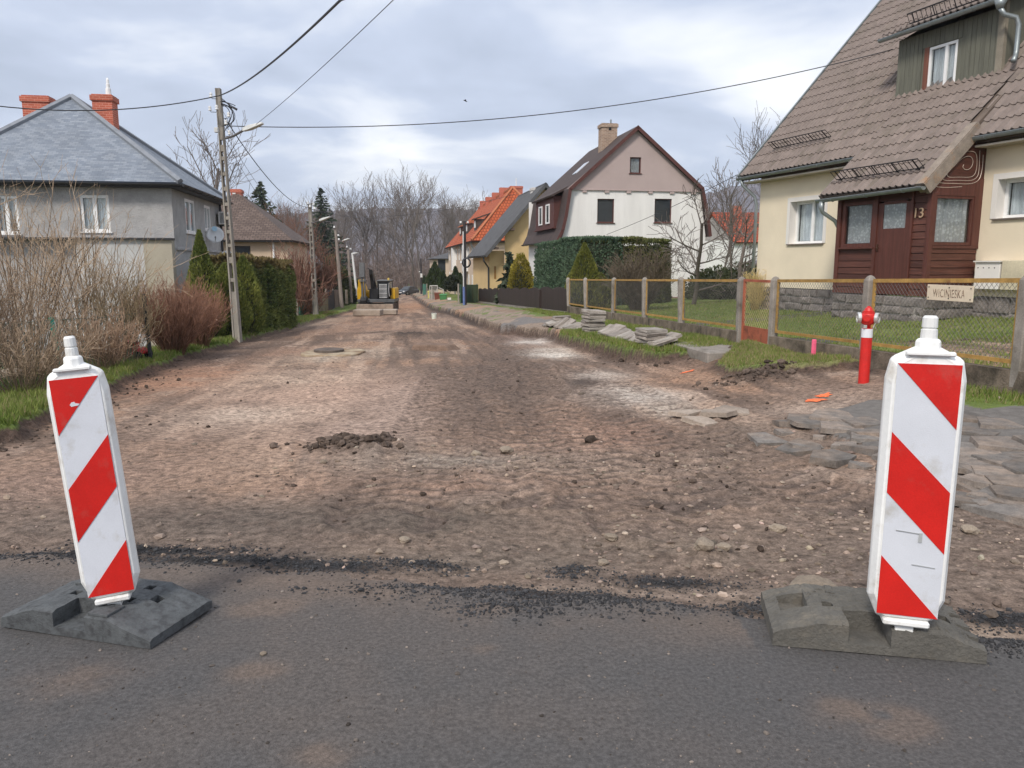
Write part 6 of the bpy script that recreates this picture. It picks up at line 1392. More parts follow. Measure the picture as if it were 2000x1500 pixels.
# ---- left side shrubs
def twig_shrub(base, h, w, n, label, c, seed, r0=.012, sub=5, curl=.18, name='bare_shrub', up=.55, group=None, zlean=(0, 0), rs_=.0045):
    root = thing(name, label, 'shrub', base, group); g = np.random.default_rng(seed); t1 = TB(); t2 = TB()
    for k in range(n):
        a = g.uniform(0, 2*np.pi); s = g.uniform(0, 1)**.6; hh = h*g.uniform(.55, 1.05)*(1-.25*s*s); tip = np.array([math.cos(a)*s*w/2+zlean[0]*hh, math.sin(a)*s*w/2+zlean[1]*hh, hh])
        p0 = np.array([math.cos(a)*s*w*.10, math.sin(a)*s*w*.10, -.1]); m = 6; u = np.linspace(0, 1, m)[:, None]
        P = p0*(1-u)+tip*u; P[:, :2] = p0[:2]+(tip[:2]-p0[:2])*(u**(1.35)); P += g.normal(0, .025*h*curl*3, (m, 3))*u
        t1.tube(P+base, np.linspace(r0*g.uniform(.7, 1.2), r0*.35, m), 3)
        for c_ in range(sub):
            f = g.uniform(.3, 1.); i = min(int(f*(m-1)), m-2); q = P[i]+(P[i+1]-P[i])*(f*(m-1)-i); d = (P[i+1]-P[i])/np.linalg.norm(P[i+1]-P[i])+g.normal(0, .55, 3); d[2] += up; d /= np.linalg.norm(d); L = h*g.uniform(.10, .30)
            Q = np.array([q, q+d*L*.5+g.normal(0, .02*h*curl*2, 3), q+d*L+g.normal(0, .03*h*curl*2, 3)]); t2.tube(Q+base, [rs_*1.2, rs_, rs_*.6], 3)
            for e_ in range(2):
                q2 = Q[1]+(Q[2]-Q[1])*g.uniform(0, 1); d2 = d+g.normal(0, .7, 3); d2[2] += up*.5; d2 /= np.linalg.norm(d2); t2.tube(np.array([q2, q2+d2*L*.45])+base, [rs_*.9, rs_*.5], 3)
    t1.mesh('stems', bark(name+'_stem%d' % seed, tuple(v*.62 for v in c)), root); t2.mesh('twigs', bark(name+'_twig%d' % seed, tuple(v*1.22 for v in c)), root)
    return root
def lbase(x, y, Y): p = atY(x, y, Y); return np.array([p[0], Y, gz(p[0], Y)])
twig_shrub(lbase(55, 715, 12.8), 3.15, 2.9, 50, 'tall bare tan shrub at the left edge of the picture', (.36, .27, .19), 1, .013, 6, .35, rs_=.004)
twig_shrub(lbase(178, 705, 14.2), 3.0, 2.7, 48, 'tall bare tan shrub before the grey house, right of the one at the edge', (.37, .28, .195), 2, .012, 6, .35, rs_=.004)
twig_shrub(lbase(248, 700, 14.4), 1.7, 1.5, 60, 'low bare yellowish shrub beside the dark fence post', (.29, .225, .14), 3, .008, 7, .25)
twig_shrub(lbase(338, 690, 16.6), 1.42, 1.9, 230, 'dense reddish-brown bare bush between the dark post and the thuja', (.26, .145, .10), 4, .008, 8, .12, up=.9)
twig_shrub(lbase(392, 680, 18.6), 1.35, 1.5, 170, 'dense reddish-brown bare bush against the foot of the thuja', (.28, .155, .105), 5, .008, 8, .12, up=.9)
twig_shrub(lbase(40, 735, 10.2), 1.05, 2.2, 90, 'low dry brown brush behind the wire fence at the left edge', (.30, .225, .16), 6, .006, 7, .3)
twig_shrub(lbase(-60, 735, 10.6), 1.6, 2.2, 110, 'dry brown brush outside the left edge', (.22, .16, .115), 7, .006, 7, .3)
twig_shrub(lbase(205, 712, 13.0), 1.0, 1.5, 70, 'low tangled brown brush behind the left beacon', (.33, .23, .16), 8, .006, 7, .3)
# thuja and yew hedge on the left
TH1, TH2 = (.085, .12, .03), (.29, .30, .075)
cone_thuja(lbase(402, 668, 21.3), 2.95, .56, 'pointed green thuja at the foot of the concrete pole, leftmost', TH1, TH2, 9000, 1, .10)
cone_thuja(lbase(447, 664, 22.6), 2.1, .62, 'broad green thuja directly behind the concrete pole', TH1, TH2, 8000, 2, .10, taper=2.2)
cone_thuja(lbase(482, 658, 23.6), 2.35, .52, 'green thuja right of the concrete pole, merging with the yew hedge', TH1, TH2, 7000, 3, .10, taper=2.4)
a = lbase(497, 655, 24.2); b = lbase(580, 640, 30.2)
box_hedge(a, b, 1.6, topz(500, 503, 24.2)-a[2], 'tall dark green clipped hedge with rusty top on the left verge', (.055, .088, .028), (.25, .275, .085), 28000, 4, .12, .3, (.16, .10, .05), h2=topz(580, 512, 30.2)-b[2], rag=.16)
# red-brown bare shrubs and trees farther left
for k, (x, yb, Y, h, w, lab) in enumerate(((575, 560, 40, 4.2, 4., 'reddish bare shrub rising over the left hedge'), (612, 560, 58, 5.0, 4.5, 'reddish bare tree shrub left of the second concrete pole'), (560, 520, 75, 9., 7, 'large brown bare shrub mass behind the bungalow'))):
    p = atY(x, yb, Y); twig_shrub(np.array([p[0], Y, -2.2]), h, w, 90, lab, (.20, .11, .08), 20+k, .03, 8, .25, rs_=.016)
for k, (x, Y, h, w, lab) in enumerate(((648, 62, 3.4, 2.2, 'dark pine bush behind the wooden pole'), (672, 66, 2.6, 1.8, 'dark green bush right of the wooden pole'), (610, 56, 1.9, 2.2, 'dark green bush below the white gable'), (690, 74, 1.9, 1.4, 'yellow-green bush near the white lamp pole'))):
    b = at_base(x, Y, float(R0(-12, Y))+.1); blob_bush(b, w*.6, w*.6, h, lab, (.03, .042, .018), (.10, .105, .045) if k < 3 else (.20, .19, .05), 2600, 40+k, .22)
# bare tree behind the grey house
bare_tree(201, topz(398, 305, 62)+2.5, .2, kids=(10, 7, 4), label='bare tree showing above the right end of the grey house roof', loc=at_base(396, 62, -2.5), min_r=.018, tstart=.45)
# ---- right side hedges
def rb(x, Y): 
    z = gz((x-1000)/FPX*Y, Y); return at_base(x, Y, z)
a = rb(1042, 39.); b = rb(1122, 33.); hb = topz(1040, 478, 39.)-a[2]
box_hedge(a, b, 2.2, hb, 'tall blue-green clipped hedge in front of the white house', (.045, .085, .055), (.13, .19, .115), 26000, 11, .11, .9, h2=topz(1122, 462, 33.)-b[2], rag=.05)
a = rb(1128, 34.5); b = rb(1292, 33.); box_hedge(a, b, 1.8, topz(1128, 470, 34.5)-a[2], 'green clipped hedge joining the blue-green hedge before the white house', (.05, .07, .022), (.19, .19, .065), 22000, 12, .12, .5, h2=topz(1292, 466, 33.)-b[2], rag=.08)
cone_thuja(rb(1140, 30.2), topz(1141, 476, 30.2)-rb(1140, 30.2)[2], .85, 'pointed yellow-green thuja behind the far end of the garden fence', (.095, .115, .025), (.27, .26, .06), 8500, 13, .12)
cone_thuja(rb(1172, 30.), topz(1170, 535, 30.)-rb(1172, 30.)[2], .6, 'lower thuja leaning on the pointed yellow-green one', (.095, .115, .025), (.25, .24, .06), 4000, 14, .12, taper=2)
twig_shrub(rb(1248, 27.5), 2.0, 2.4, 190, 'rounded brown twiggy bush behind the middle of the garden fence', (.145, .115, .085), 30, .012, 8, .2, rs_=.007)
b = rb(1017, 44.); blob_bush(b, .82, .9, topz(1017, 505, 44.)-b[2]-.1, 'yellow-green globe-shaped bush left of the blue-green hedge', (.14, .13, .02), (.36, .30, .05), 7000, 15, .11)
# fruit tree before the white gable, trees between houses
bare_tree(301, 3.9, .10, kids=(9, 8, 5), ang=(1.0, .8, .7), label='bare spreading fruit tree in front of the white gable', loc=rb(1352, 30), min_r=.009, upb=.1, wig=.16, tstart=.15)
bare_tree(302, 3.6, .10, kids=(7, 5, 4), ang=(1.0, .8, .7), label='bare gnarled fruit tree just left of the cream house', loc=rb(1440, 31), min_r=.010, upb=.12, wig=.17, tstart=.15)
bare_tree(303, (topz(1510, 275, 52)+1)*.85, .11, kids=(12, 8, 5), label='tall bare tree rising behind the left corner of the cream house', loc=rb(1506, 52), min_r=.011, tstart=.25, upb=.4, wig=.1)
bare_tree(304, (topz(1440, 330, 60)+1)*.85, .12, kids=(8, 6, 3), label='bare tree between the white house and the red roofed house', loc=rb(1432, 60), min_r=.018, tstart=.25, upb=.4, wig=.11)
bare_tree(305, (topz(1405, 350, 64)+1)*.85, .11, kids=(8, 6, 3), label='bare tree close to the right edge of the white house roof', loc=rb(1402, 64), min_r=.018, tstart=.25, upb=.4, wig=.11)
for k, (x, Y, w, h, c1, c2, lab) in enumerate(((1400, 36, 1.5, 1.35, (.04, .055, .025), (.12, .13, .06), 'low green bush right of the white house'), (1452, 35, 1.5, 1.5, (.04, .055, .025), (.11, .115, .055), 'low green bush behind the gate, left of the cream house'), (1420, 42, 2.0, 1.3, (.10, .07, .055), (.17, .12, .095), 'brown leafless bush mass behind the low green bushes'), (1475, 40, 1.6, 1.4, (.10, .07, .055), (.18, .13, .10), 'brown leafless bush beside the corner of the cream house'))):
    blob_bush(rb(x, Y), w, w, h, lab, c1, c2, 3200, 60+k, .13 if k < 2 else .16)
twig_shrub(rb(1474, 24.0), 1.15, .8, 160, 'clump of pale yellow dry ornamental grass seen through the gate', (.46, .36, .17), 33, .006, 3, .2, name='dry_grass_clump', up=.9, rs_=.006)
# far right conifers
for x, yt, yb, Y, w, lab in ((850, 512, 560, 96, 34, 'broad green conifer by the far row house'), (866, 530, 560, 92, 16, 'smaller green conifer beside the broad one'), (890, 522, 560, 84, 18, 'dark pointed conifer before the row house bay'), (899, 535, 560, 82, 14, 'small dark conifer beside the pointed one'), (829, 540, 562, 110, 10, 'small conifer at the far end of the right verge')):
    p = atY(x, yb, Y); cone_thuja(np.array([p[0], Y, p[2]-.3]), topz(x, yt, Y)-p[2]+.3, w/2*Y/FPX, lab, (.022, .042, .016), (.075, .10, .035), 2600, x, .30, taper=1.6, name='conifer')
b = at_base(884, 78, topz(884, 563, 78)-.3); blob_bush(b, .9, .9, 1.5, 'dark low conifer bush beside the green bin', (.02, .03, .016), (.06, .07, .04), 1500, 71, .2)
# ================================================================ POLES AND WIRES
POLEC = mat('pole_concrete', '#8f8980', rough=.95, var=.22, scale=4, bump=.5, bscale=40, col2='#6d665d', s2=2.5, stretch=(3, 3, .5))
POLEW = mat('weathered_pole_wood', '#8a8078', rough=.95, var=.3, scale=4, bump=.5, bscale=25, stretch=(5, 5, .4), col2='#5c534c', s2=3)
PORC = mat('white_porcelain', (.75, .75, .74), rough=.25, var=.05); WIREM = mat('black_cable', (.035, .036, .04), rough=.6, var=.1, bump=0); LAMPM = mat('pale_lamp_casting', (.60, .60, .58), rough=.45, var=.1)
def slotted_pole(base, top, w0, w1, label, slots):
    b = Vector([float(v) for v in base]); t = Vector([float(v) for v in top]); ax = (t-b); Hh = ax.length; ax.normalize(); M = Fm(b, Vector((1, 0, 0))-ax*ax.x, None, ax)
    root = thing('utility_pole', label, 'pole', base); m = MB(M); W = lambda s: w0+(w1-w0)*s/Hh
    for sx in (-1, 1):
        vs = []
        for s in (-.6, Hh):
            w = W(max(s, 0)); 
            for x, y in ((.5, -.55), (.5, .55), (.28, .55), (.28, -.55)): vs.append((sx*x*w, y*w, s))
        m.add(vs, [[0, 1, 5, 4], [1, 2, 6, 5], [2, 3, 7, 6], [3, 0, 4, 7], [4, 5, 6, 7]])
    edges = [-.6]+[v*Hh for s in slots for v in s]+[Hh]
    for i in range(0, len(edges), 2):
        a, c = edges[i], edges[i+1]; wa, wc = W(max(a, 0)), W(c)
        m.add([(-.29*wa, -.42*wa, a), (.29*wa, -.42*wa, a), (.29*wa, .42*wa, a), (-.29*wa, .42*wa, a), (-.29*wc, -.42*wc, c), (.29*wc, -.42*wc, c), (.29*wc, .42*wc, c), (-.29*wc, .42*wc, c)], [[0, 1, 5, 4], [2, 3, 7, 6], [4, 5, 6, 7], [3, 2, 1, 0], [1, 2, 6, 5], [3, 0, 4, 7]])
    m.build('shaft', POLEC, root); return root, M, Hh
def insul(root, p, out, s=1.):
    p = Vector([float(v) for v in p]); o = Vector(out); MB().tube([p-o*.06, p+o*.08, p+o*.10+Vector((0, 0, .05))], .008*s, 5).build('hook', BLACKIRON, root)
    MB().lathe([(.018*s, .03), (.045*s, .035), (.045*s, .06), (.03*s, .07), (.03*s, .09), (.04*s, .10), (.036*s, .14), (.015*s, .15)], 10, p+o*.10).build('insulator', PORC, root)
def lamp(root, a, b, c, w=.16):
    a, b, c = [Vector([float(v) for v in q]) for q in (a, b, c)]; MB().tube([a, a*.6+b*.4+Vector((0, 0, -.03)), b], .032, 7).build('lamp_arm', mat('grey_lamp_arm', (.13, .12, .12), rough=.6), root)
    d = (c-b).normalized(); L = (c-b).length; s = d.cross(Vector((0, 0, 1))).normalized(); u = s.cross(d)
    m = MB(Fm(b, d, s, u)); m.add([(-.05, -w*.3, -.04), (L*.3, -w*.5, -.06), (L, -w*.35, -.02), (L, w*.35, -.02), (L*.3, w*.5, -.06), (-.05, w*.3, -.04), (-.05, -w*.25, .05), (L*.3, -w*.4, .07), (L, -w*.25, .03), (L, w*.25, .03), (L*.3, w*.4, .07), (-.05, w*.25, .05)], [[0, 5, 4, 3, 2, 1], [6, 7, 8, 9, 10, 11], [0, 1, 7, 6], [1, 2, 8, 7], [2, 3, 9, 8], [3, 4, 10, 9], [4, 5, 11, 10], [5, 0, 6, 11]])
    m.build('lamp_head', LAMPM, root, bevel=.01)
def cable(pts, r, label, sag=.0, n=18, group=None, parent=None):
    P = []
    for a, b in zip(pts[:-1], pts[1:]):
        a = np.asarray(a, float); b = np.asarray(b, float)
        for i in range(n):
            t = i/n; q = a*(1-t)+b*t; q[2] -= sag*4*t*(1-t); P.append(q)
    P.append(np.asarray(pts[-1], float)); m = MB().tube(P, r, 5); o = m.build('cable', WIREM, parent)
    if not parent: tag(o, label, 'cable', group)
    return o
YP = 21.2
pb = atY(464, 662, YP); pt = atY(426, 173, YP+.25)
SL = [(.195, .235), (.25, .31), (.335, .375), (.388, .43), (.443, .485), (.498, .54), (.553, .60), (.615, .66), (.672, .72), (.735, .755), (.78, .80)]
pole1, PM, PH = slotted_pole(pb, pt, .20, .125, 'tall slotted concrete utility pole with street lamp, in front of the thuja', SL)
pp = lambda x, y: atY(x, y, YP-.12)
for x, y, sg in ((414, 213, -1), (424, 211, .2), (445, 225, 1), (440, 240, 1), (416, 187, -1), (447, 260, .8)): insul(pole1, pp(x-4*sg, y+6), (.9*sg, -.3, 0), 1.)
MB().box(pp(423, 254), (.10, .10, .13)).build('junction_box', LAMPM, pole1, bevel=.01)
lamp(pole1, pp(441, 270), atY(478, 253, YP-.5), atY(513, 241, YP-.8))
g = np.random.default_rng(9); m = MB()
for k in range(9):
    a = pp(432+g.uniform(-2, 2), 195+g.uniform(-4, 14)); b = pp(460+g.uniform(-4, 4), 210+g.uniform(-4, 6)); c = pp(456+g.uniform(-8, 16), 235+g.uniform(-12, 14)); d = pp(440+g.uniform(-3, 3), 248+g.uniform(-8, 12))
    P = [a*(1-t)**3+3*b*t*(1-t)**2+3*c*t*t*(1-t)+d*t**3 for t in np.linspace(0, 1, 12)] if k > 3 else [a*(1-t)**2+2*(a+b+np.array([0, 0, .1]))/2*t*(1-t)+b*t*t for t in np.linspace(0, 1, 8)]
    m.tube(P, .010, 4)
tag(m.build('cable_loops', WIREM, pole1), kind='stuff')
MB().box(pp(459, 212), (.10, .08, .06), Matrix.Rotation(.5, 3, 'Y')).build('splice', WIREM, pole1)
tp = pp(428, 187); t2 = pp(445, 246)
cable([tp, atY(-40, 203, 19)], .014, 'thick cable running left from the top of the concrete pole', .25)
q = atY(665, 0, 9.5); cable([tp, q, q+(q-tp)*.45], .016, 'thick cable rising to the top of the picture from the concrete pole', .14)
dend = W13(hD(1747, 97, 2.35)[0], 2.3, hD(1747, 97, 2.35)[1]); cable([t2, dend], .012, 'long cable from the concrete pole to the green dormer', .62, 40)
q = atY(768, 0, 11); a = atY(500, 243, YP-.8); cable([a, q, q+(q-a)*.4], .006, 'thin wire rising from the street lamp to the top of the picture', .05)
YP2 = 39.5; p2b = atY(617, 617, YP2); p2t = atY(605, 398, YP2)
p2, _, _ = slotted_pole(p2b, p2t, .24, .15, 'second slotted concrete pole with lamp, beside the green fence panel', SL)
lamp(p2, atY(608, 435, YP2-.1), atY(626, 430, YP2-.6), atY(644, 424, YP2-.9), .22)
for x, y in ((604, 406), (611, 402), (600, 400), (613, 410)): insul(p2, atY(x, y, YP2-.1), (.5, -.5, 0), 1.4)
cable([pp(440, 232), atY(603, 405, YP2)], .013, 'cable falling from the concrete pole to the second pole', .55)
for k, (x0, y0, x1, y1, lab) in enumerate(((444, 268, 540, 405, 'thin wire falling from the lamp arm, nearer of two'), (441, 275, 530, 415, 'thin wire falling from the lamp arm, farther of two'))): cable([pp(x0, y0), atY(x1, y1, 38)], .006, lab, .15)
cable([atY(606, 408, YP2), atY(760, 422, 75), atY(1010, 378, 58)], .014, 'wire crossing before the far wood towards the orange roof', .3)
cable([atY(1462, 330, 26), atY(1185, 458, 40)], .011, 'thin wire slanting across the white gable', .1)
def round_pole(x0, y0, x1, y1, Y, r0, r1, label, mt, name='utility_pole'):
    b = atY(x0, y0, Y); t = atY(x1, y1, Y); root = thing(name, label, 'pole', b); bb = Vector(b); tt = Vector(t); MB().tube([bb-(tt-bb)*.06, bb, tt], [r0, r0, r1], 9).build('shaft', mt, root); return root
Y3 = 50; p3 = round_pole(667, 592, 655, 443, Y3, .13, .09, 'grey wooden utility pole left of the excavator', POLEW)
for x, y in ((652, 446), (660, 462), (661, 470)): insul(p3, atY(x, y, Y3-.1), (.4, -.5, 0), 1.6)
Y4 = 63; p4 = round_pole(686, 585, 680, 485, Y4, .13, .09, 'second wooden pole behind the grey one, slightly right', POLEW); lamp(p4, atY(681, 492, Y4), atY(671, 470, Y4-.3), atY(682, 466, Y4-.6), .3)
for x, y in ((677, 484), (684, 488)): insul(p4, atY(x, y, Y4-.1), (.4, -.5, 0), 2.)
Y5 = 66; p5 = round_pole(697, 577, 688, 494, Y5, .11, .08, 'slender white lamp pole leaning beside the excavator', mat('white_lamp_pole', (.68, .68, .67), rough=.6, var=.1), 'street_lamp'); lamp(p5, atY(688, 495, Y5), atY(690, 495, Y5-.2), atY(699, 494, Y5-.6), .3)
Y6 = 47; p6 = round_pole(908, 600, 907, 432, Y6, .12, .09, 'dark utility pole with a blue sleeve and cable coil before the row house', mat('dark_pole_wood', (.045, .04, .042), rough=.9, var=.3), 'utility_pole')
MB().tube([atY(906.5, 598, Y6-.10), atY(906, 560, Y6-.10)], .075, 8).build('sleeve', mat('blue_plastic_sleeve', (.12, .17, .36), rough=.5), p6); MB().tube([atY(905.4, 560, Y6-.12), atY(904.6, 452, Y6-.12)], .035, 6).build('conduit', LAMPM, p6)
m = MB(); c = Vector(atY(911, 513, Y6-.2))
for k in range(5): m.tube([c+Vector((.26*math.cos(a)*(1-.05*k), -.02*k, .30*math.sin(a)*(1-.05*k))) for a in np.linspace(0, 2*math.pi, 15)], .02, 4)
tag(m.build('cable_coil', WIREM, p6), kind='stuff')
for x, y in ((902, 515), (901, 437)): insul(p6, atY(x, y, Y6-.1), (-.3, -.5, 0), 1.6)
insul(p6, atY(913, 437, Y6-.1), (.3, -.5, 0), 1.6)
Y7 = 100; p7 = round_pole(823, 570, 822, 505, Y7, .14, .10, 'far thin dark pole near the parked car', mat('dark_pole_wood', (.045, .04, .042))); insul(p7, atY(820, 532, Y7-.1), (-.4, -.4, 0), 2.5); MB().box(atY(823, 538, Y7-.2), (.25, .15, .5)).build('meter_cabinet', LAMPM, p7)
# ================================================================ LEFT FENCES
def board_run(pts, Y0, label, mt, w, h, name='board_fence', n=None, slant=0):
    (x0, yb0, yt0, Ya), (x1, yb1, yt1, Yb) = pts; a = atY(x0, yb0, Ya); b = atY(x1, yb1, Yb); root = thing(name, label, 'fence', (a+b)/2); L = np.linalg.norm((b-a)[:2]); d = (b-a)/L; za = atY(x0, yt0, Ya)[2]; zb = atY(x1, yt1, Yb)[2]
    k = int(max(2, L/w)); M = Fm((a[0], a[1], 0), (d[0], d[1], 0)); rr = random.Random(int(x0))
    for i in range(k):
        s = L*i/k; zt = za+(zb-za)*i/k+rr.uniform(-.05, .05)*slant; z0 = a[2]+(b[2]-a[2])*i/k-.15; MB(M).bx(s+.006, s+L/k-.006, -.015+rr.uniform(0, .006), .015, z0, zt).build('board', mt, root)
    for zz in (.3, .8): MB(M).bx(0, L, .016, .06, a[2]+(za-a[2])*zz-.04, a[2]+(za-a[2])*zz+.04).build('rail', mt, root)
    for s in (0, L): MB(M).bx(s-.06, s+.06, .062, .16, a[2]-.3, (za if s == 0 else zb)+.06).build('post', mat('pole_concrete', (1, 1, 1)), root)
board_run(((586, 621, 586, 39), (613, 611, 584, 42.5)), 0, 'green painted panel fence beside the second concrete pole', mat('teal_green_paint', (.055, .17, .125), rough=.6, var=.2, scale=3, bump=.1, rv=.1), .28, 1.2)
board_run(((619, 608, 572, 43), (641, 601, 575, 48)), 0, 'old mossy wooden board fence right of the green panel', mat('mossy_grey_boards', (.20, .16, .10), rough=.95, var=.35, scale=4, bump=.4, rv=.2, col2=(.16, .16, .07), s2=2), .22, 1.2, slant=1)
board_run(((641, 602, 566, 48), (653, 598, 568, 51)), 0, 'dark bluish gate of vertical boards', mat('dark_blue_black_paint', (.028, .03, .042), rough=.6, var=.2), .3, 1.2, 'board_gate')
board_run(((654, 597, 566, 51), (668, 592, 566, 55)), 0, 'brown wooden boards behind the wooden pole', mat('brown_grey_boards', (.16, .12, .095), rough=.9, var=.3, rv=.2), .3, 1.2)
for x, yt, yb, Y, lab in ((677, 566, 590, 56, 'short pale concrete post by the left verge'),): 
    o = MB().tube([atY(x, yb+3, Y), atY(x-.6, yt, Y)], [.12, .09], 4).build('marker_post', CONC); tag(o, lab, 'post')
# wire fence with green and black posts at the left edge
def wire_fence():
    GP = mat('green_post_paint', (.045, .27, .20), rough=.5, var=.2, scale=8); BP = mat('black_post_paint', (.03, .035, .04), rough=.6)
    g0 = lbase(116, 716, 11.6); g1 = lbase(293, 702, 15.); far = lbase(-60, 735, 9.8); root = thing('wire_fence', 'sagging wire mesh fence on a green and a black post before the bare shrubs', 'fence', g0)
    zt0 = topz(108, 620, 11.6); zt1 = topz(292, 574, 15.)
    MB().tube([g0+np.array([.05, 0, -.2]), np.array([g0[0]-.06, g0[1], zt0])], .035, 8).build('green_post', GP, root); MB().tube([g1+np.array([.02, 0, -.2]), np.array([g1[0]-.03, g1[1], zt1])], .04, 8).build('black_post', BP, root)
    m = MB(); A = np.array([far[0], far[1], far[2]+.95]); B = np.array([g0[0]-.04, g0[1], zt0-.04]); C = np.array([g1[0], g1[1], zt1-.35])
    for p, q in ((A, B), (B, C)):
        for f in (0, .45, .9): m.tube([p-np.array([0, 0, f]), (p+q)/2-np.array([0, 0, f+.03]), q-np.array([0, 0, f])], .004, 4)
        n = 26
        for i in range(n):
            for s in (1, -1):
                t0, t1 = i/n, np.clip((i+s*3)/n, 0, 1); m.tube([p*(1-t0)+q*t0, p*(1-t1)+q*t1-np.array([0, 0, .9])], .0028, 3)
    tag(m.build('mesh', mat('green_wire', (.07, .11, .085), rough=.6), root), kind='stuff')
wire_fence()
def mower():
    c = lbase(258, 700, 14.9); root = thing('lawn_mower', 'red lawn mower half hidden at the edge of the brush', 'lawn mower', c); RM = mat('red_mower_paint', (.50, .035, .04), rough=.4, var=.1); c = c+np.array([0, 0, .03]); z = c[2]
    MB().box((c[0], c[1], z+.16), (.52, .42, .13), taper=.85).build('deck', RM, root, bevel=.03); MB().lathe([(.15, .22), (.15, .31), (.10, .36), (.03, .37)], 12, c).build('engine_cover', RM, root, smooth=False)
    for dx in (-.22, .22):
        for dy in (-.22, .22): MB().lathe([(.085, -.02), (.085, .02)], 12, c+np.array([dx, dy, .085]), (0, 1, 0)).build('wheel', BLACKIRON, root)
    MB().tube([c+np.array([-.2, -.1, .2]), c+np.array([-.75, -.25, .12])], .014, 6).tube([c+np.array([-.2, .1, .2]), c+np.array([-.75, -.05, .12]), c+np.array([-.75, -.25, .12])], .014, 6).build('handle', ZINC, root)
mower()
# ================================================================ EXCAVATOR
def excavator():
    Y = 55.; u = Y/FPX; o = at_base(740, Y, gz(at_base(740, Y, -1.6)[0], Y)); zg = o[2]; root = thing('excavator', 'small yellow and black excavator with folded boom facing down the street', 'excavator', o)
    X = lambda x: (x-740)*u*1.0; Zp = lambda y: atY(740, y, Y)[2]-zg
    M = Matrix.Translation(Vector([float(v) for v in o]))
    YEL = mat('machine_yellow', (.62, .36, .02), rough=.4, var=.1, scale=3); BLK = mat('machine_black', (.022, .022, .024), rough=.5, var=.3); GRY = mat('machine_grey', (.12, .125, .13), rough=.5, var=.2)
    for s, a, b in ((0, 706, 722), (1, 756, 774)):
        t = MB(M).prism([(-1.2, .12), (-1.05, 0), (1.05, 0), (1.2, .12), (1.2, .4), (1.05, .52), (-1.05, .52), (-1.2, .4)], X(a), X(b), 'x').build('track', mat('muddy_track_rubber', (.10, .075, .06), rough=.95, var=.3), root)
        g_ = MB(M)
        for k in range(12): g_.bx(X(a)-.01, X(b)+.01, -1.24+k*.21, -1.16+k*.21, .0, .05).bx(X(a)-.01, X(b)+.01, -1.24+k*.21, -1.16+k*.21, .5, .54)
        tag(g_.build('track_plates', BLK, t), kind='stuff')
    MB(M).bx(X(722), X(756), -.7, .7, .18, .45).build('undercarriage', BLK, root)
    MB(M).bx(X(706), X(775), -1.75, -1.62, .08, .48).build('dozer_blade', mat('muddy_steel', (.30, .24, .19), rough=.9, var=.3), root, bevel=.02); MB(M).bx(X(726), X(732), -1.62, -.6, .22, .34).bx(X(748), X(754), -1.62, -.6, .22, .34).build('blade_arm', BLK, root)
    MB(M).bx(X(704), X(775), -1.0, 1.25, .55, .78).build('slew_platform', GRY, root, bevel=.03)
    # left housing
    MB(M).prism([(X(703), .55), (X(713), .55), (X(713), Zp(565)), (X(709), Zp(553)), (X(708), Zp(546)), (X(705.5), Zp(546)), (X(705), Zp(558)), (X(702.5), Zp(566))], -.75, 1.2).build('side_housing', YEL, root, bevel=.02)
    MB(M).prism([(X(763), .80), (X(774.5), .80), (X(774.5), Zp(565)), (X(773), Zp(562)), (X(768), Zp(562)), (X(768), Zp(575)), (X(763), Zp(582))], -.6, 1.2).build('rear_housing', YEL, root, bevel=.02); MB(M).bx(X(706), X(772), .75, 1.35, .8, Zp(568)).build('counterweight', YEL, root, bevel=.05)
    # cab
    cab = MB(M); x0, x1, y0, y1, z0, z1 = X(743), X(766), -.95, .55, .78, Zp(549)
    for x in (x0, x1-.07):
        for y in (y0, y1-.07): cab.bx(x, x+.07, y, y+.07, z0, z1)
    cab.bx(x0, x1, y0, y1, z0, z0+.35).bx(x0, x1, y0, y1, z1-.06, z1); c = cab.build('cab', BLK, root); MB(M).bx(x0-.06, x1+.06, y0-.10, y1+.05, z1+.002, z1+.09).build('cab_roof', GRY, c, bevel=.02)
    for a, b_, q0, q1 in ((x0+.07, x1-.07, y0+.02, y0+.03), (x0+.07, x1-.07, y1-.03, y1-.02)): MB(M).bx(a, b_, q0, q1, z0+.35, z1-.06).build('pane', DARKGLASS, c)
    for x in (x0+.02, x1-.03): MB(M).bx(x, x+.01, y0+.07, y1-.07, z0+.35, z1-.06).build('pane', DARKGLASS, c)
    gr = MB(M); gm = mat('pale_guard_bars', (.55, .56, .57), rough=.5)
    for k in range(7): xx = x0+.16+(x1-x0-.36)*k/6; gr.bx(xx-.014, xx+.014, y0-.06, y0-.035, z0+.1, z1-.18)
    for k in range(4): zz = z0+.12+(z1-z0-.34)*k/3; gr.bx(x0+.13, x1-.17, y0-.075, y0-.062, zz-.02, zz+.02)
    tag(gr.build('cab_guard', gm, c), kind='stuff'); MB(M).tube([(x1-.02, y0-.04, z0+.2), (x1-.06, y0-.05, (z0+z1)/2), (x1-.02, y0-.04, z1-.1)], .02, 5).build('handrail', gm, c); MB(M).lathe([(.07, z1+.09), (.07, z1+.2), (.04, z1+.24)], 10, (x1-.08, y0+.1, 0)).build('beacon_light', mat('amber_beacon', (.7, .5, .12), rough=.3), c)
    # boom, stick, bucket
    bx0, bx1 = X(726), X(739)
    MB(M).prism([(-.6, .75), (.2, .75), (-.15, Zp(560)), (-.9, Zp(533)), (-1.35, Zp(526)), (-1.3, Zp(535)), (-.95, Zp(548)), (-.65, Zp(566))], bx0+.12, bx1-.12, 'x').build('boom', BLK, root, bevel=.02); MB(M).bx(bx0, bx1+.12, -.75, .25, .6, 1.5).build('boom_bracket', BLK, root)
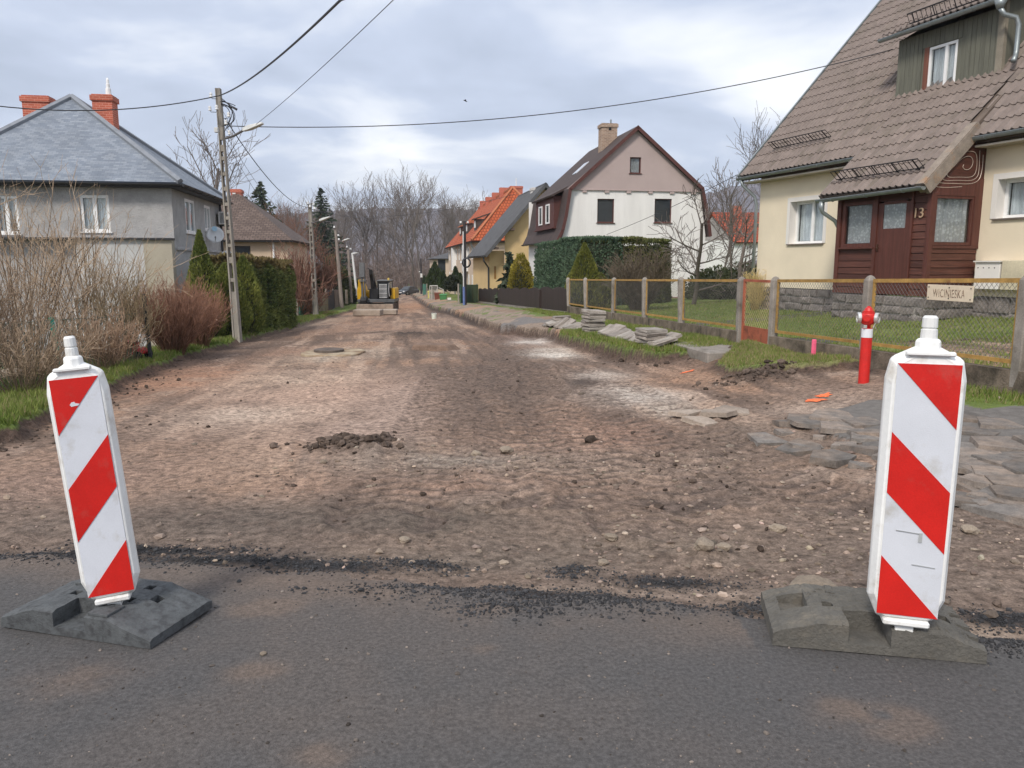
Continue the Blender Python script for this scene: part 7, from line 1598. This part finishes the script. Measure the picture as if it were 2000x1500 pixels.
    sx = X(717); MB(M).prism([(-1.42, Zp(513)), (-1.1, Zp(514)), (-1.05, Zp(530)), (-1.25, Zp(541)), (-1.45, Zp(541))], X(711.5), X(721), 'x').build('stick_head', GRY, root, bevel=.02)
    MB(M).bx(X(711), X(723), -1.5, -1.0, Zp(549), Zp(547)).build('stick_collar', GRY, root)
    for x, r in ((715.5, .075), (720.5, .055)): MB(M).tube([(X(x), -1.3, Zp(541)), (X(x), -1.3, Zp(582))], r, 8).build('cylinder', GRY, root)
    MB(M).bx(X(713), X(723), -1.4, -1.2, Zp(583), Zp(580)).build('linkage', GRY, root); MB(M).prism([(-1.5, .45), (-1.0, .5), (-.95, .95), (-1.25, 1.0), (-1.6, .75)], X(712), X(724), 'x').build('bucket', BLK, root, bevel=.02)
    MB(M).tube([(X(726), -.9, Zp(524)), (X(733), -.6, Zp(530)), (X(737), -.3, Zp(560)), (X(738), -.1, 1.3)], .03, 5).build('hose', BLK, root)
excavator()
CS = mat('pale_concrete_slab', '#a39587', rough=.95, var=.2, scale=3, bump=.4, col2='#86725f', s2=1.5)
for k, (x0, x1, yb, yt, Y, lab) in enumerate(((690, 744, 623, 608, 42, 'long pale concrete slab lying in front of the excavator, lowest'), (696, 745, 609, 600, 45.5, 'long pale concrete slab behind the lowest one before the excavator'), (742, 774, 618, 606, 44, 'short pale concrete slab right of the long one before the excavator'))):
    a = atY(x0, yb, Y); b = atY(x1, yb, Y); z = gz((a[0]+b[0])/2, Y); h = atY(x0, yt, Y)[2]-a[2]
    tag(MB().box(((a[0]+b[0])/2, Y+.4, z+h/2-.03), (b[0]-a[0], .9, h*.8), Matrix.Rotation(.05*(k-1), 3, 'Z')).build('concrete_slab', CS, bevel=.03), lab, 'concrete slab', kind='thing')
# ================================================================ PARKED CAR
def car():
    Y = 128.; p = at_base(797, Y, gz(at_base(797, Y, -3.5)[0], Y)+.0); root = thing('parked_car', 'dark grey car parked facing the camera at the far end of the street', 'car', p)
    BODY = mat('dark_car_paint', (.055, .062, .075), rough=.25, var=.05, spec=.6); TY = mat('tyre_rubber', (.02, .02, .02), rough=.9)
    M = Matrix.Translation(Vector(tuple(p))) @ Matrix.Rotation(math.radians(-28), 4, 'Z')      # nose towards -y
    low = [(-2.1, .25), (2.05, .25), (2.1, .55), (2.05, .85), (1.75, .95), (-1.0, .92), (-1.9, .74), (-2.12, .55)]
    b = MB(M); sec = []
    for x, k in ((-.86, .0), (-.80, 1), (.80, 1), (.86, .0)): sec.append([(x, y*(.97 if k == 0 else 1), z if k else .25+(z-.25)*.9) for y, z in low])
    n = len(low); vs = [q for s in sec for q in s]; fs = [list(range(n)), list(range(4*n-1, 3*n-1, -1))]
    for r in range(3): fs += [[r*n+i, (r+1)*n+i, (r+1)*n+(i+1) % n, r*n+(i+1) % n] for i in range(n)]
    b.add(vs, fs).build('body', BODY, root, bevel=.03)
    cb = MB(M); cp = [(-1.05, .9), (-.25, 1.42), (.95, 1.45), (1.85, .94)]; vs = [(s*(.78 if z < 1 else .60), y, z) for s in (-1, 1) for y, z in cp]; cb.add(vs, [[0, 1, 2, 3], [7, 6, 5, 4], [0, 4, 5, 1], [1, 5, 6, 2], [2, 6, 7, 3]]); ch = cb.build('cabin', BODY, root, bevel=.02)
    MB(M).quad((-.66, -1.0, .95), (.66, -1.0, .95), (.54, -.32, 1.385), (-.54, -.32, 1.385)).build('windscreen', DARKGLASS, root); root.children[-1].location.y -= .03; root.children[-1].location.z += .02
    for s in (-1, 1):
        MB(M).quad((s*.785, -.8, .97), (s*.785, 1.4, 1.0), (s*.63, .9, 1.38), (s*.63, -.25, 1.36)).build('side_window', DARKGLASS, root)
        MB(M).box((s*.62, -2.04, .66), (.34, .10, .13)).build('headlight', mat('headlight_glass', (.75, .77, .78), rough=.1), root, bevel=.02); MB(M).box((s*.98, -.85, .98), (.16, .12, .12)).build('mirror', BODY, root, bevel=.02)
        for yy in (-1.32, 1.30):
            w = MB(M).lathe([(.31, -.10), (.31, .10)], 16, (s*.76, yy, .31), (1, 0, 0)).build('wheel', TY, root); MB(M).lathe([(.19, .0), (.19, .115), (.05, .12)], 12, (s*.76, yy, .31), (s, 0, 0)).build('rim', ZINC, w)
    MB(M).box((0, -2.13, .5), (.5, .02, .11)).build('number_plate', WHITEP, root); MB(M).box((0, -2.10, .62), (.7, .03, .09)).build('grille', BLACKIRON, root)
car()
# ================================================================ THINGS ON THE FAR RIGHT VERGE
def bin_(x, yb, yt, Y, mt, lab, w):
    b = atY(x, yb, Y); h = atY(x, yt, Y)[2]-b[2]; root = thing('wheelie_bin', lab, 'bin', b); M = Matrix.Translation(Vector(tuple(b)))
    s = MB(M); s.add([(-w*.40, -w*.4, .05), (w*.40, -w*.4, .05), (w*.40, w*.4, .05), (-w*.40, w*.4, .05), (-w*.5, -w*.55, h*.9), (w*.5, -w*.55, h*.9), (w*.5, w*.55, h*.9), (-w*.5, w*.55, h*.9)], [[3, 2, 1, 0], [4, 5, 6, 7], [0, 1, 5, 4], [1, 2, 6, 5], [2, 3, 7, 6], [3, 0, 4, 7]]).build('tub', mt, root, bevel=.02)
    MB(M).prism([(-w*.6, h*.9), (w*.6, h*.9), (w*.5, h*.99), (-w*.4, h)], -w*.55, w*.55, 'x').build('lid', mt, root)
    for q in (-w*.38, w*.38): MB(M).lathe([(.1, -.03), (.1, .03)], 10, (q, w*.45, .1), (1, 0, 0)).build('wheel', BLACKIRON, root)
bin_(866, 593, 574, 66, mat('green_bin_plastic', (.06, .21, .075), rough=.5, var=.1), 'green wheelie bin on the far right verge', .60); bin_(855, 590, 571, 70, mat('brown_bin_plastic', (.16, .055, .035), rough=.5, var=.1), 'brown wheelie bin left of the green one', .56)
def rack():
    Y = 72; a = atY(840, 588, Y); root = thing('metal_rack', 'pale metal frame of bars standing behind the brown bin', 'rack', a); RM = mat('pale_rack_paint', (.42, .40, .37), rough=.6)
    for x in (839.5, 843, 854.5): MB().tube([atY(x, 590, Y), atY(x, 559, Y)], .05, 5).build('upright', RM, root)
    MB().tube([atY(839, 558.5, Y), atY(855, 558.5, Y)], .06, 5).build('top_bar', RM, root)
    for k in range(5): MB().tube([atY(845+k*1.8, 588, Y+.3), atY(845+k*1.8, 561, Y+.3)], .03, 4).build('bar', RM, root)
    MB().tube([atY(857, 562, Y), atY(866, 566, Y), atY(867, 578, Y)], .05, 5).build('brace', RM, root)
rack()
p = atY(838, 583, 80); tag(MB().lathe([(.12, -.1), (.12, .6), (.16, .62), (.16, .75), (.05, .8)], 10, p).build('marker_hydrant', mat('pale_yellow_paint', (.6, .52, .16), rough=.5)), 'small pale yellow hydrant on the far right verge', 'hydrant')
p = atY(878, 592, 64); M = RZ(p, 25); wb_ = thing('white_panel', 'white panel leaning in front of the dark low conifer', 'panel', p); MB(M).box((0, 0, .22), (.30, .05, .46), Matrix.Rotation(-.2, 3, 'X')).build('board', WHITEP, wb_, bevel=.01)
p = gp(848, 624); z = gz(p[0], p[1], True); wk = thing('bucket', 'small pale bucket standing on the dirt near the trench', 'bucket', (p[0], p[1], z)); MB().lathe([(.10, -.02), (.13, .24), (.135, .25)], 12, (p[0], p[1], z)).build('tub', mat('pale_green_white_plastic', (.66, .70, .60), rough=.5), wk); MB().tube([Vector((p[0]+.13*math.cos(a), p[1], z+.24+.08*math.sin(a))) for a in np.linspace(0, math.pi, 7)], .006, 4).build('handle', ZINC, wk)
board_run(((899, 592, 556, 50), (934, 590, 556, 57)), 0, 'green corrugated panel fence behind the dark pole', mat('dark_green_panel', (.035, .10, .065), rough=.6, var=.25, rv=.2), .3, 1.2, 'panel_fence')
board_run(((826, 573, 555, 92), (832, 572, 555, 90)), 0, 'far small teal fence panel near the thin dark pole', mat('teal_green_paint', (.055, .17, .125)), .4, 1.)
# ================================================================ MANHOLE, PIT, LITTER OF THE ROADWORKS
def manhole():
    p = gp(652, 692); z = gz(p[0], p[1]); root = thing('manhole', 'exposed concrete manhole slab with a dark lid in the dirt road', 'manhole', (p[0], p[1], z)); c = (p[0], p[1], z)
    m = MB(); k = 22; rr = random.Random(3); pr_ = []
    for i in range(k):
        a = 2*math.pi*i/k; r = .66*(1.0+.16*abs(math.sin(2*a)))*rr.uniform(.97, 1.03); pr_.append((p[0]+r*math.cos(a), p[1]+r*math.sin(a)))
    m.prism(pr_, z-.15, z+.06, 'z').build('slab', mat('pale_sandy_concrete', '#a3947e', rough=.95, var=.25, scale=4, bump=.4, col2='#7d664f', s2=2.5, t2=(.45, .62)), root, bevel=.012)
    MB().lathe([(.34, .06), (.34, .11), (.30, .122), (.06, .122)], 22, (c[0]-.12, c[1]+.05, c[2])).build('lid', mat('muddy_iron', (.115, .092, .078), rough=.9, var=.3, bump=.5), root)
manhole()
p = gp(850, 682); z = gz(p[0], p[1]); tag(MB(RZ((p[0], p[1], z), -8)).add([(-.55, -.3, -.05), (.45, -.3, -.05), (.62, .3, -.05), (-.5, .35, -.05), (-.5, -.25, .13), (.28, -.25, .12), (.42, .25, .12), (-.46, .28, .15)], [[3, 2, 1, 0], [4, 5, 6, 7], [0, 1, 5, 4], [1, 2, 6, 5], [2, 3, 7, 6], [3, 0, 4, 7]]).build('earth_block', mat('packed_earth', (.20, .135, .10), rough=.97, var=.3, scale=6, bump=.8, bscale=30, dist=.02), bevel=.03), 'low brown block of packed earth standing in the middle of the dirt road', 'earth block')
# broken asphalt plates at the edge of the right-hand path
PLT = mat('broken_asphalt', (.155, .14, .127), rough=.92, var=.3, scale=12, bump=.9, bscale=90, rv=.22, col2=(.25, .195, .155), s2=2.5, t2=(.42, .66), dist=.006)
def plate(x, y, r, th, seed, tilt, lab, grp, mt=PLT, zoff=0.):
    g_ = random.Random(seed); k = g_.randint(4, 6); a0 = g_.uniform(0, 6); P = []
    for i in range(k):
        a = a0+2*math.pi*(i+g_.uniform(-.25, .25))/k; q = r*g_.uniform(.7, 1.2); P.append((q*math.cos(a), q*math.sin(a)*.8))
    m = MB(); n = len(P); m.add([(a*1.04, b*1.04, -th) for a, b in P]+[(a+g_.uniform(-.01, .01), b, g_.uniform(-.006, .006)) for a, b in P]+[(0, 0, .006)], [list(range(n))[::-1]]+[[i, (i+1) % n, n+(i+1) % n, n+i] for i in range(n)]+[[n+i, n+(i+1) % n, 2*n] for i in range(n)])
    o = m.build('asphalt_chunk', mt); o.location = (x, y, gz(x, y, True)+th*.55+zoff); o.rotation_euler = (g_.uniform(-tilt, tilt), g_.uniform(-tilt, tilt), g_.uniform(0, 6)); tag(o, lab, 'asphalt chunk', grp); return o
AL = 'broken plate of old asphalt at the crumbling edge of the right-hand path'; AG = 'broken asphalt plates along the right-hand path'
edge = [(1545, 832), (1600, 862), (1690, 888), (1650, 880), (1725, 905), (1580, 878), (1620, 905), (1680, 918), (1880, 945), (1905, 960), (1930, 955), (1950, 985), (1975, 965), (1990, 1000), (1920, 985), (1965, 1010), (1900, 930), (1880, 985), (1940, 1000), (1995, 985), (1560, 880), (1530, 850), (1500, 862), (1700, 860), (1760, 925)]
for k, q in enumerate(edge):
    p = gp(*q); plate(p[0], p[1], random.Random(k).uniform(.09, .24)*(1.25 if q[0] > 1850 else 1), random.Random(k+50).uniform(.04, .06), k, .10, AL, AG, PLT, -.012)
for k, q in enumerate([(1590, 832), (1650, 846), (1630, 822), (1700, 865), (1690, 835), (1900, 855), (1960, 880), (1905, 895), (1975, 915), (1950, 840), (1985, 950), (1890, 825), (1930, 925), (2030, 930), (2040, 880)]):
    p = gp(*q); plate(p[0], p[1], random.Random(k+300).uniform(.26, .42), .045, 300+k, .012, 'large cracked plate of the old asphalt path on the right', 'cracked asphalt plates of the path', PLT, -.026)
for k, q in enumerate([(1400, 818), (1370, 825), (1428, 812), (1340, 812)]):
    p = gp(*q); plate(p[0], p[1], .22, .05, 200+k, .10, 'flat stone plate turned up in the middle of the churned soil', 'stone plates in the soil', mat('sandy_stone', (.33, .27, .22), rough=.95, var=.3, rv=.2, bump=.6))
# larger single stones
STN = mat('field_stone', (.29, .235, .18), rough=.95, var=.25, scale=6, bump=.6, bscale=30, rv=.2, dist=.01)
def rock(seed, mt=STN):
    bm = bmesh.new(); bmesh.ops.create_icosphere(bm, subdivisions=2, radius=1); g_ = np.random.default_rng(seed); ph = g_.uniform(0, 6, 6)
    for v in bm.verts:
        c = v.co; k = 1+.22*math.sin(2.1*c.x+ph[0])*math.cos(2.4*c.y+ph[1])+.15*math.sin(3.7*c.z+ph[2]+c.x*2)+g_.uniform(-.07, .07); v.co = c*k; v.co.z *= .62
    me = bpy.data.meshes.new('stone'); bm.to_mesh(me); bm.free(); me.materials.append(mt); return me
rocks = [rock(k) for k in range(4)]
for k, (x, y, s, lab) in enumerate(((1588, 1155, .13, 'pale sandy rock lying behind the right-hand rubber base'), (1640, 1165, .05, 'small sandy stone beside the pale rock behind the rubber base'), (1895, 1046, .055, 'rounded stone right of the right-hand beacon'), (1375, 1075, .07, 'brown stone in the soil left of the right-hand beacon'), (1178, 1090, .035, 'small white stone on the soil near the asphalt edge'), (1412, 1068, .05, 'light stone among rubble left of the right-hand beacon'), (990, 874, .07, 'angular stone in the gravel in the middle of the road'), (930, 880, .06, 'pale stone in the gravel left of the middle'), (790, 1050, .04, 'grey stone in the dark soil near the left beacon'), (20, 758, .28, 'large pale rock at the left edge behind the grass'), (516, 1288, .016, 'small grey pebble on the asphalt in front'), (1520, 1030, .05, 'white limestone lump in the rubble'), (1195, 1045, .045, 'broken stone in the soil right of the middle'))):
    p = gp(x, y); o = bpy.data.objects.new('stone', rocks[k % 4]); COL.objects.link(o); o.location = (p[0], p[1], gz(p[0], p[1], True)+s*.25); o.scale = (s, s*.85, s*.8); o.rotation_euler = (0, 0, k*1.7); tag(o, lab, 'stone')
# gravel, clods
def lumps(name, P, S, mt, seed, flat=.6, label=None, cat=None):
    g_ = np.random.default_rng(seed); n = len(P); t = (1+5**.5)/2
    ico = np.array([(-1, t, 0), (1, t, 0), (-1, -t, 0), (1, -t, 0), (0, -1, t), (0, 1, t), (0, -1, -t), (0, 1, -t), (t, 0, -1), (t, 0, 1), (-t, 0, -1), (-t, 0, 1)])/1.9
    F_ = np.array([(0, 11, 5), (0, 5, 1), (0, 1, 7), (0, 7, 10), (0, 10, 11), (1, 5, 9), (5, 11, 4), (11, 10, 2), (10, 7, 6), (7, 1, 8), (3, 9, 4), (3, 4, 2), (3, 2, 6), (3, 6, 8), (3, 8, 9), (4, 9, 5), (2, 4, 11), (6, 2, 10), (8, 6, 7), (9, 8, 1)])
    sc = S[:, None]*g_.uniform(.55, 1.3, (n, 3)); V = ico[None]*g_.uniform(.72, 1.25, (n, 12, 1))*sc[:, None]; a = g_.uniform(0, 6.28, n); c, s = np.cos(a)[:, None], np.sin(a)[:, None]
    x = V[:, :, 0]*c-V[:, :, 1]*s; y = V[:, :, 0]*s+V[:, :, 1]*c; V = np.stack([x, y, V[:, :, 2]*flat], -1)+P[:, None]
    C = np.repeat(COLF(P, g_), 12, 0)
    return tag(npmesh(name, V.reshape(-1, 3), (F_[None]+(np.arange(n)*12)[:, None, None]).reshape(-1, 3), mt, col=C), label, cat, kind='stuff')
LUMP = mat('stone_fragments', (1, 1, 1), attr='Col', rough=.95, var=.2, scale=20, bump=.4, bscale=60, rv=0, spec=.2)
def scatter(n, y0, y1, seed, x0=-1., x1=1.):
    g_ = np.random.default_rng(seed); Y = y0*(y1/y0)**g_.uniform(0, 1, n); X = g_.uniform(x0, x1, n)*(.66*Y+.6); return X, Y, g_
COLF = lambda P, g_: np.array((.23, .178, .142))*np.clip(np.exp(g_.normal(0, .33, (len(P), 1))), .4, 2.)*(1+g_.normal(0, .025, (len(P), 3)))
X, Y, g_ = scatter(20000, 3.0, 16, 1); dens = np.clip(.02+.25*fbm(X*.9, Y*.9, 3, 50)+1.1*np.exp(-((Y-6.4)/.6)**2)*np.exp(-((X-.4)/1.8)**2)+.4*np.exp(-((Y-4.5)/.7)**2)*(X > .4)+.22*np.exp(-((Y-4.0)/.4)**2), .006, 1)
dl, db, dc = cuts(X, Y); ok = (g_.uniform(0, 1, len(X)) < dens) & (asph_d(X, Y) < -.02) & (dl < -.15) & (db < -.2) & (dc < -.1) & (poly_sd(X, Y, WALK) < -.05) & (np.hypot(X-1.5, Y-3.1) > .45); X, Y = X[ok], Y[ok]
S = .0075*np.exp(g_.normal(0, .55, len(X)))*(1+Y*.03); S = np.clip(S, .004, .05); lumps('gravel', np.stack([X, Y, G(X, Y)+S*.2], 1), S, LUMP, 2, label='loose gravel and stone fragments strewn over the dirt road', cat='gravel')
COLF = lambda P, g_: np.array((.10, .076, .062))*g_.uniform(.6, 1.5, (len(P), 1))
X, Y, g_ = scatter(16000, 3.4, 17, 3); dl, db, dc = cuts(X, Y); tz, mk = tracks(X, Y); dens = np.clip(.002+.10*mk+.8*sst(-.9, -.15, dl)+.8*sst(-.9, -.2, db)*(db < -.1)+.10*fbm(X*.7, Y*.7, 2, 52), .001, 1); ok = (g_.uniform(0, 1, len(X)) < dens) & (asph_d(X, Y) < -.05) & (dl < -.06) & (db < -.08) & (dc < -.05) & (poly_sd(X, Y, WALK) < -.05)
X, Y = X[ok], Y[ok]; c1 = gp(690, 870); Xa = c1[0]+g_.normal(0, .20, 520); Ya = c1[1]+g_.normal(0, .14, 520); c2 = gp(1478, 742); Xb = c2[0]+g_.normal(0, .3, 260); Yb = c2[1]+g_.normal(0, .16, 260)
S = np.concatenate([.012*np.exp(g_.normal(0, .5, len(X)))*(1+Y*.03), np.clip(.019*np.exp(g_.normal(0, .6, 780)), .006, .05)]); X = np.concatenate([X, Xa, Xb]); Y = np.concatenate([Y, Ya, Yb])
lumps('soil_clods', np.stack([X, Y, G(X, Y)+S*.3], 1), S, mat('dark_soil_clod', (1, 1, 1), attr='Col', rough=1, var=.3, scale=12, bump=.7, bscale=50, spec=.05), 4, .75, 'dark clods of fresh soil lying on the churned road', 'soil clods')
# asphalt crumbs along the torn edge
COLF = lambda P, g_: np.array((.030, .030, .032))*g_.uniform(.6, 1.9, (len(P), 1))
Xs, Ys = [], []; g_ = np.random.default_rng(8)
for cx, cy, rx, ry in CRUMBW: k = int(260+1300*rx); Xs.append(cx+g_.normal(0, rx*.7, k)); Ys.append(cy+g_.normal(0, max(ry, .08)*.75, k))
X = np.concatenate(Xs); Y = np.concatenate(Ys); S = np.clip(.0045*np.exp(g_.normal(0, .45, len(X))), .002, .014); lumps('asphalt_crumbs', np.stack([X, Y, G(X, Y)+S*.2], 1), S, mat('asphalt_crumb', (1, 1, 1), attr='Col', rough=.9, var=.2, bump=.3), 9, .8, 'black asphalt crumbs along the torn road edge', 'asphalt crumbs')
COLF = lambda P, g_: np.array((.13, .11, .095))*g_.uniform(.3, 1.9, (len(P), 1))
X, Y, g_ = scatter(1700, 2.0, 4.2, 12); ok = asph_d(X, Y) > .0; X, Y = X[ok], Y[ok]; S = np.clip(.0030*np.exp(g_.normal(0, .5, len(X))), .0016, .010); lumps('grit', np.stack([X, Y, G(X, Y)+S*.2], 1), S, LUMP, 13, .7, 'fine grit scattered over the asphalt in the foreground', 'grit')
# ================================================================ GRASS
def grass():
    g_ = np.random.default_rng(21); P = []
    def add(X, Y, ok, h):
        P.append(np.stack([X[ok], Y[ok], np.full(ok.sum(), h)], 1))
    n = 60000; Y = 7*(45/7)**g_.uniform(0, 1, n); X = LL(Y)-g_.uniform(-.1, 1.6, n); dl, db, dc = cuts(X, Y); add(X, Y, (dl > -.01) & (g_.uniform(0, 1, n) < np.clip(1.25-dl*.7, .1, 1)), .075)
    n = 80000; Y = 13.2*(34/13.2)**g_.uniform(0, 1, n); X = LIPX(Y)+g_.uniform(-.2, 1.15, n)*(XF(Y)-LIPX(Y)+.1); dl, db, dc = cuts(X, Y); sw = (Y > 20.5) & (db < 1.5+np.clip((Y-22)*.06, 0, .9)); add(X, Y, (db > .0) & ~sw & (X < XF(Y)-.1), .07)
    n = 45000; X = g_.uniform(2.5, 6.3, n); Y = g_.uniform(10.4, 14.3, n); dl, db, dc = cuts(X, Y); add(X, Y, (dc > 0) & (X < XF(Y)-.12) & (db < 0), .045)
    n = 26000; X = g_.uniform(3.6, 8, n); Y = g_.uniform(6.4, 10.5, n); dd = poly_sd(X, Y, LAWND)+.1*fbm(X*3, Y*3, 3, 33); add(X, Y, (dd > 0) & (X < XF(Y)-.1), .06)
    n = 70000; Y = 8*(32/8)**g_.uniform(0, 1, n); X = XF(Y)+g_.uniform(.1, 9, n); add(X, Y, (X < XF(Y)+3+Y*.5), .05)
    P = np.concatenate(P); X, Y, h = P.T; n = len(X); Z = G(X, Y, False)+.0; Z = Z+.035*fbm(X*2.4, Y*2.4, 3, 8)
    hh = h*g_.uniform(.5, 1.5, n)*(1+.35*fbm(X*1.7, Y*1.7, 2, 77)); a = g_.uniform(0, 6.28, n); w = .006*(1+Y*.045); L = hh*g_.uniform(.1, .9, n); b = g_.uniform(0, 6.28, n)
    A = np.stack([X-np.cos(a)*w, Y-np.sin(a)*w, Z-.015], 1); B = np.stack([X+np.cos(a)*w, Y+np.sin(a)*w, Z-.015], 1); C_ = np.stack([X+np.cos(b)*L, Y+np.sin(b)*L, Z+hh], 1)
    k = np.clip(.5+.5*fbm(X*.8, Y*.8, 3, 78)+g_.normal(0, .25, n), 0, 1)[:, None]; col = np.array((.105, .165, .028))*(1-k)+np.array((.24, .275, .075))*k; dry = (g_.uniform(0, 1, n) < .16+.25*(h < .05)*(X < XF(Y)))[:, None]; col = np.where(dry, np.array((.30, .245, .13)), col)
    tag(npmesh('grass', np.stack([A, B, C_], 1).reshape(-1, 3), np.arange(3*n).reshape(n, 3), mat('grass_blades', (1, 1, 1), attr='Col', rough=.7, var=.15, bump=0, trans=.25, spec=.2), col=np.repeat(col, 3, 0)), 'short green grass of the verges and gardens', 'grass', kind='stuff')
grass()
# ================================================================ BIRD
p = atY(909, 197, 60); bd = thing('bird', 'small black bird flying high above the street', 'bird', p); BKF = mat('black_feathers', (.01, .01, .012), rough=.7)
M = RZ(p, 20); MB(M).lathe([(.005, -.16), (.035, -.08), (.04, .0), (.03, .08), (.022, .12), (.004, .17)], 8, (0, 0, 0), (.9, .1, -.35)).build('body', BKF, bd, smooth=True)
for s in (-1, 1): MB(M).add([(-.03, 0, .01), (.07, 0, .0), (.0, s*.18, .07), (-.08, s*.17, .07), (-.02, s*.3, .03), (-.03, 0, .0), (.07, 0, -.01), (.0, s*.18, .06), (-.08, s*.17, .06)], [[0, 1, 2, 3], [3, 2, 4], [5, 8, 7, 6], [8, 4, 7]]).build('wing', BKF, bd)
# ================================================================ AIR
hz = MB().bx(-1000, 1000, -80, 1600, -8, 125).build('haze', None); tag(hz, 'thin pale haze over the whole street', 'haze', kind='stuff')
hm = bpy.data.materials.new('thin_haze'); hm.use_nodes = True; nt = hm.node_tree; nt.nodes.clear(); _o = nt.nodes.new('ShaderNodeOutputMaterial'); _v = nt.nodes.new('ShaderNodeVolumePrincipled'); _v.inputs['Color'].default_value = (.80, .86, .95, 1); _v.inputs['Density'].default_value = .0003; _v.inputs['Anisotropy'].default_value = .2; nt.links.new(_v.outputs[0], _o.inputs['Volume']); hz.data.materials.append(hm)
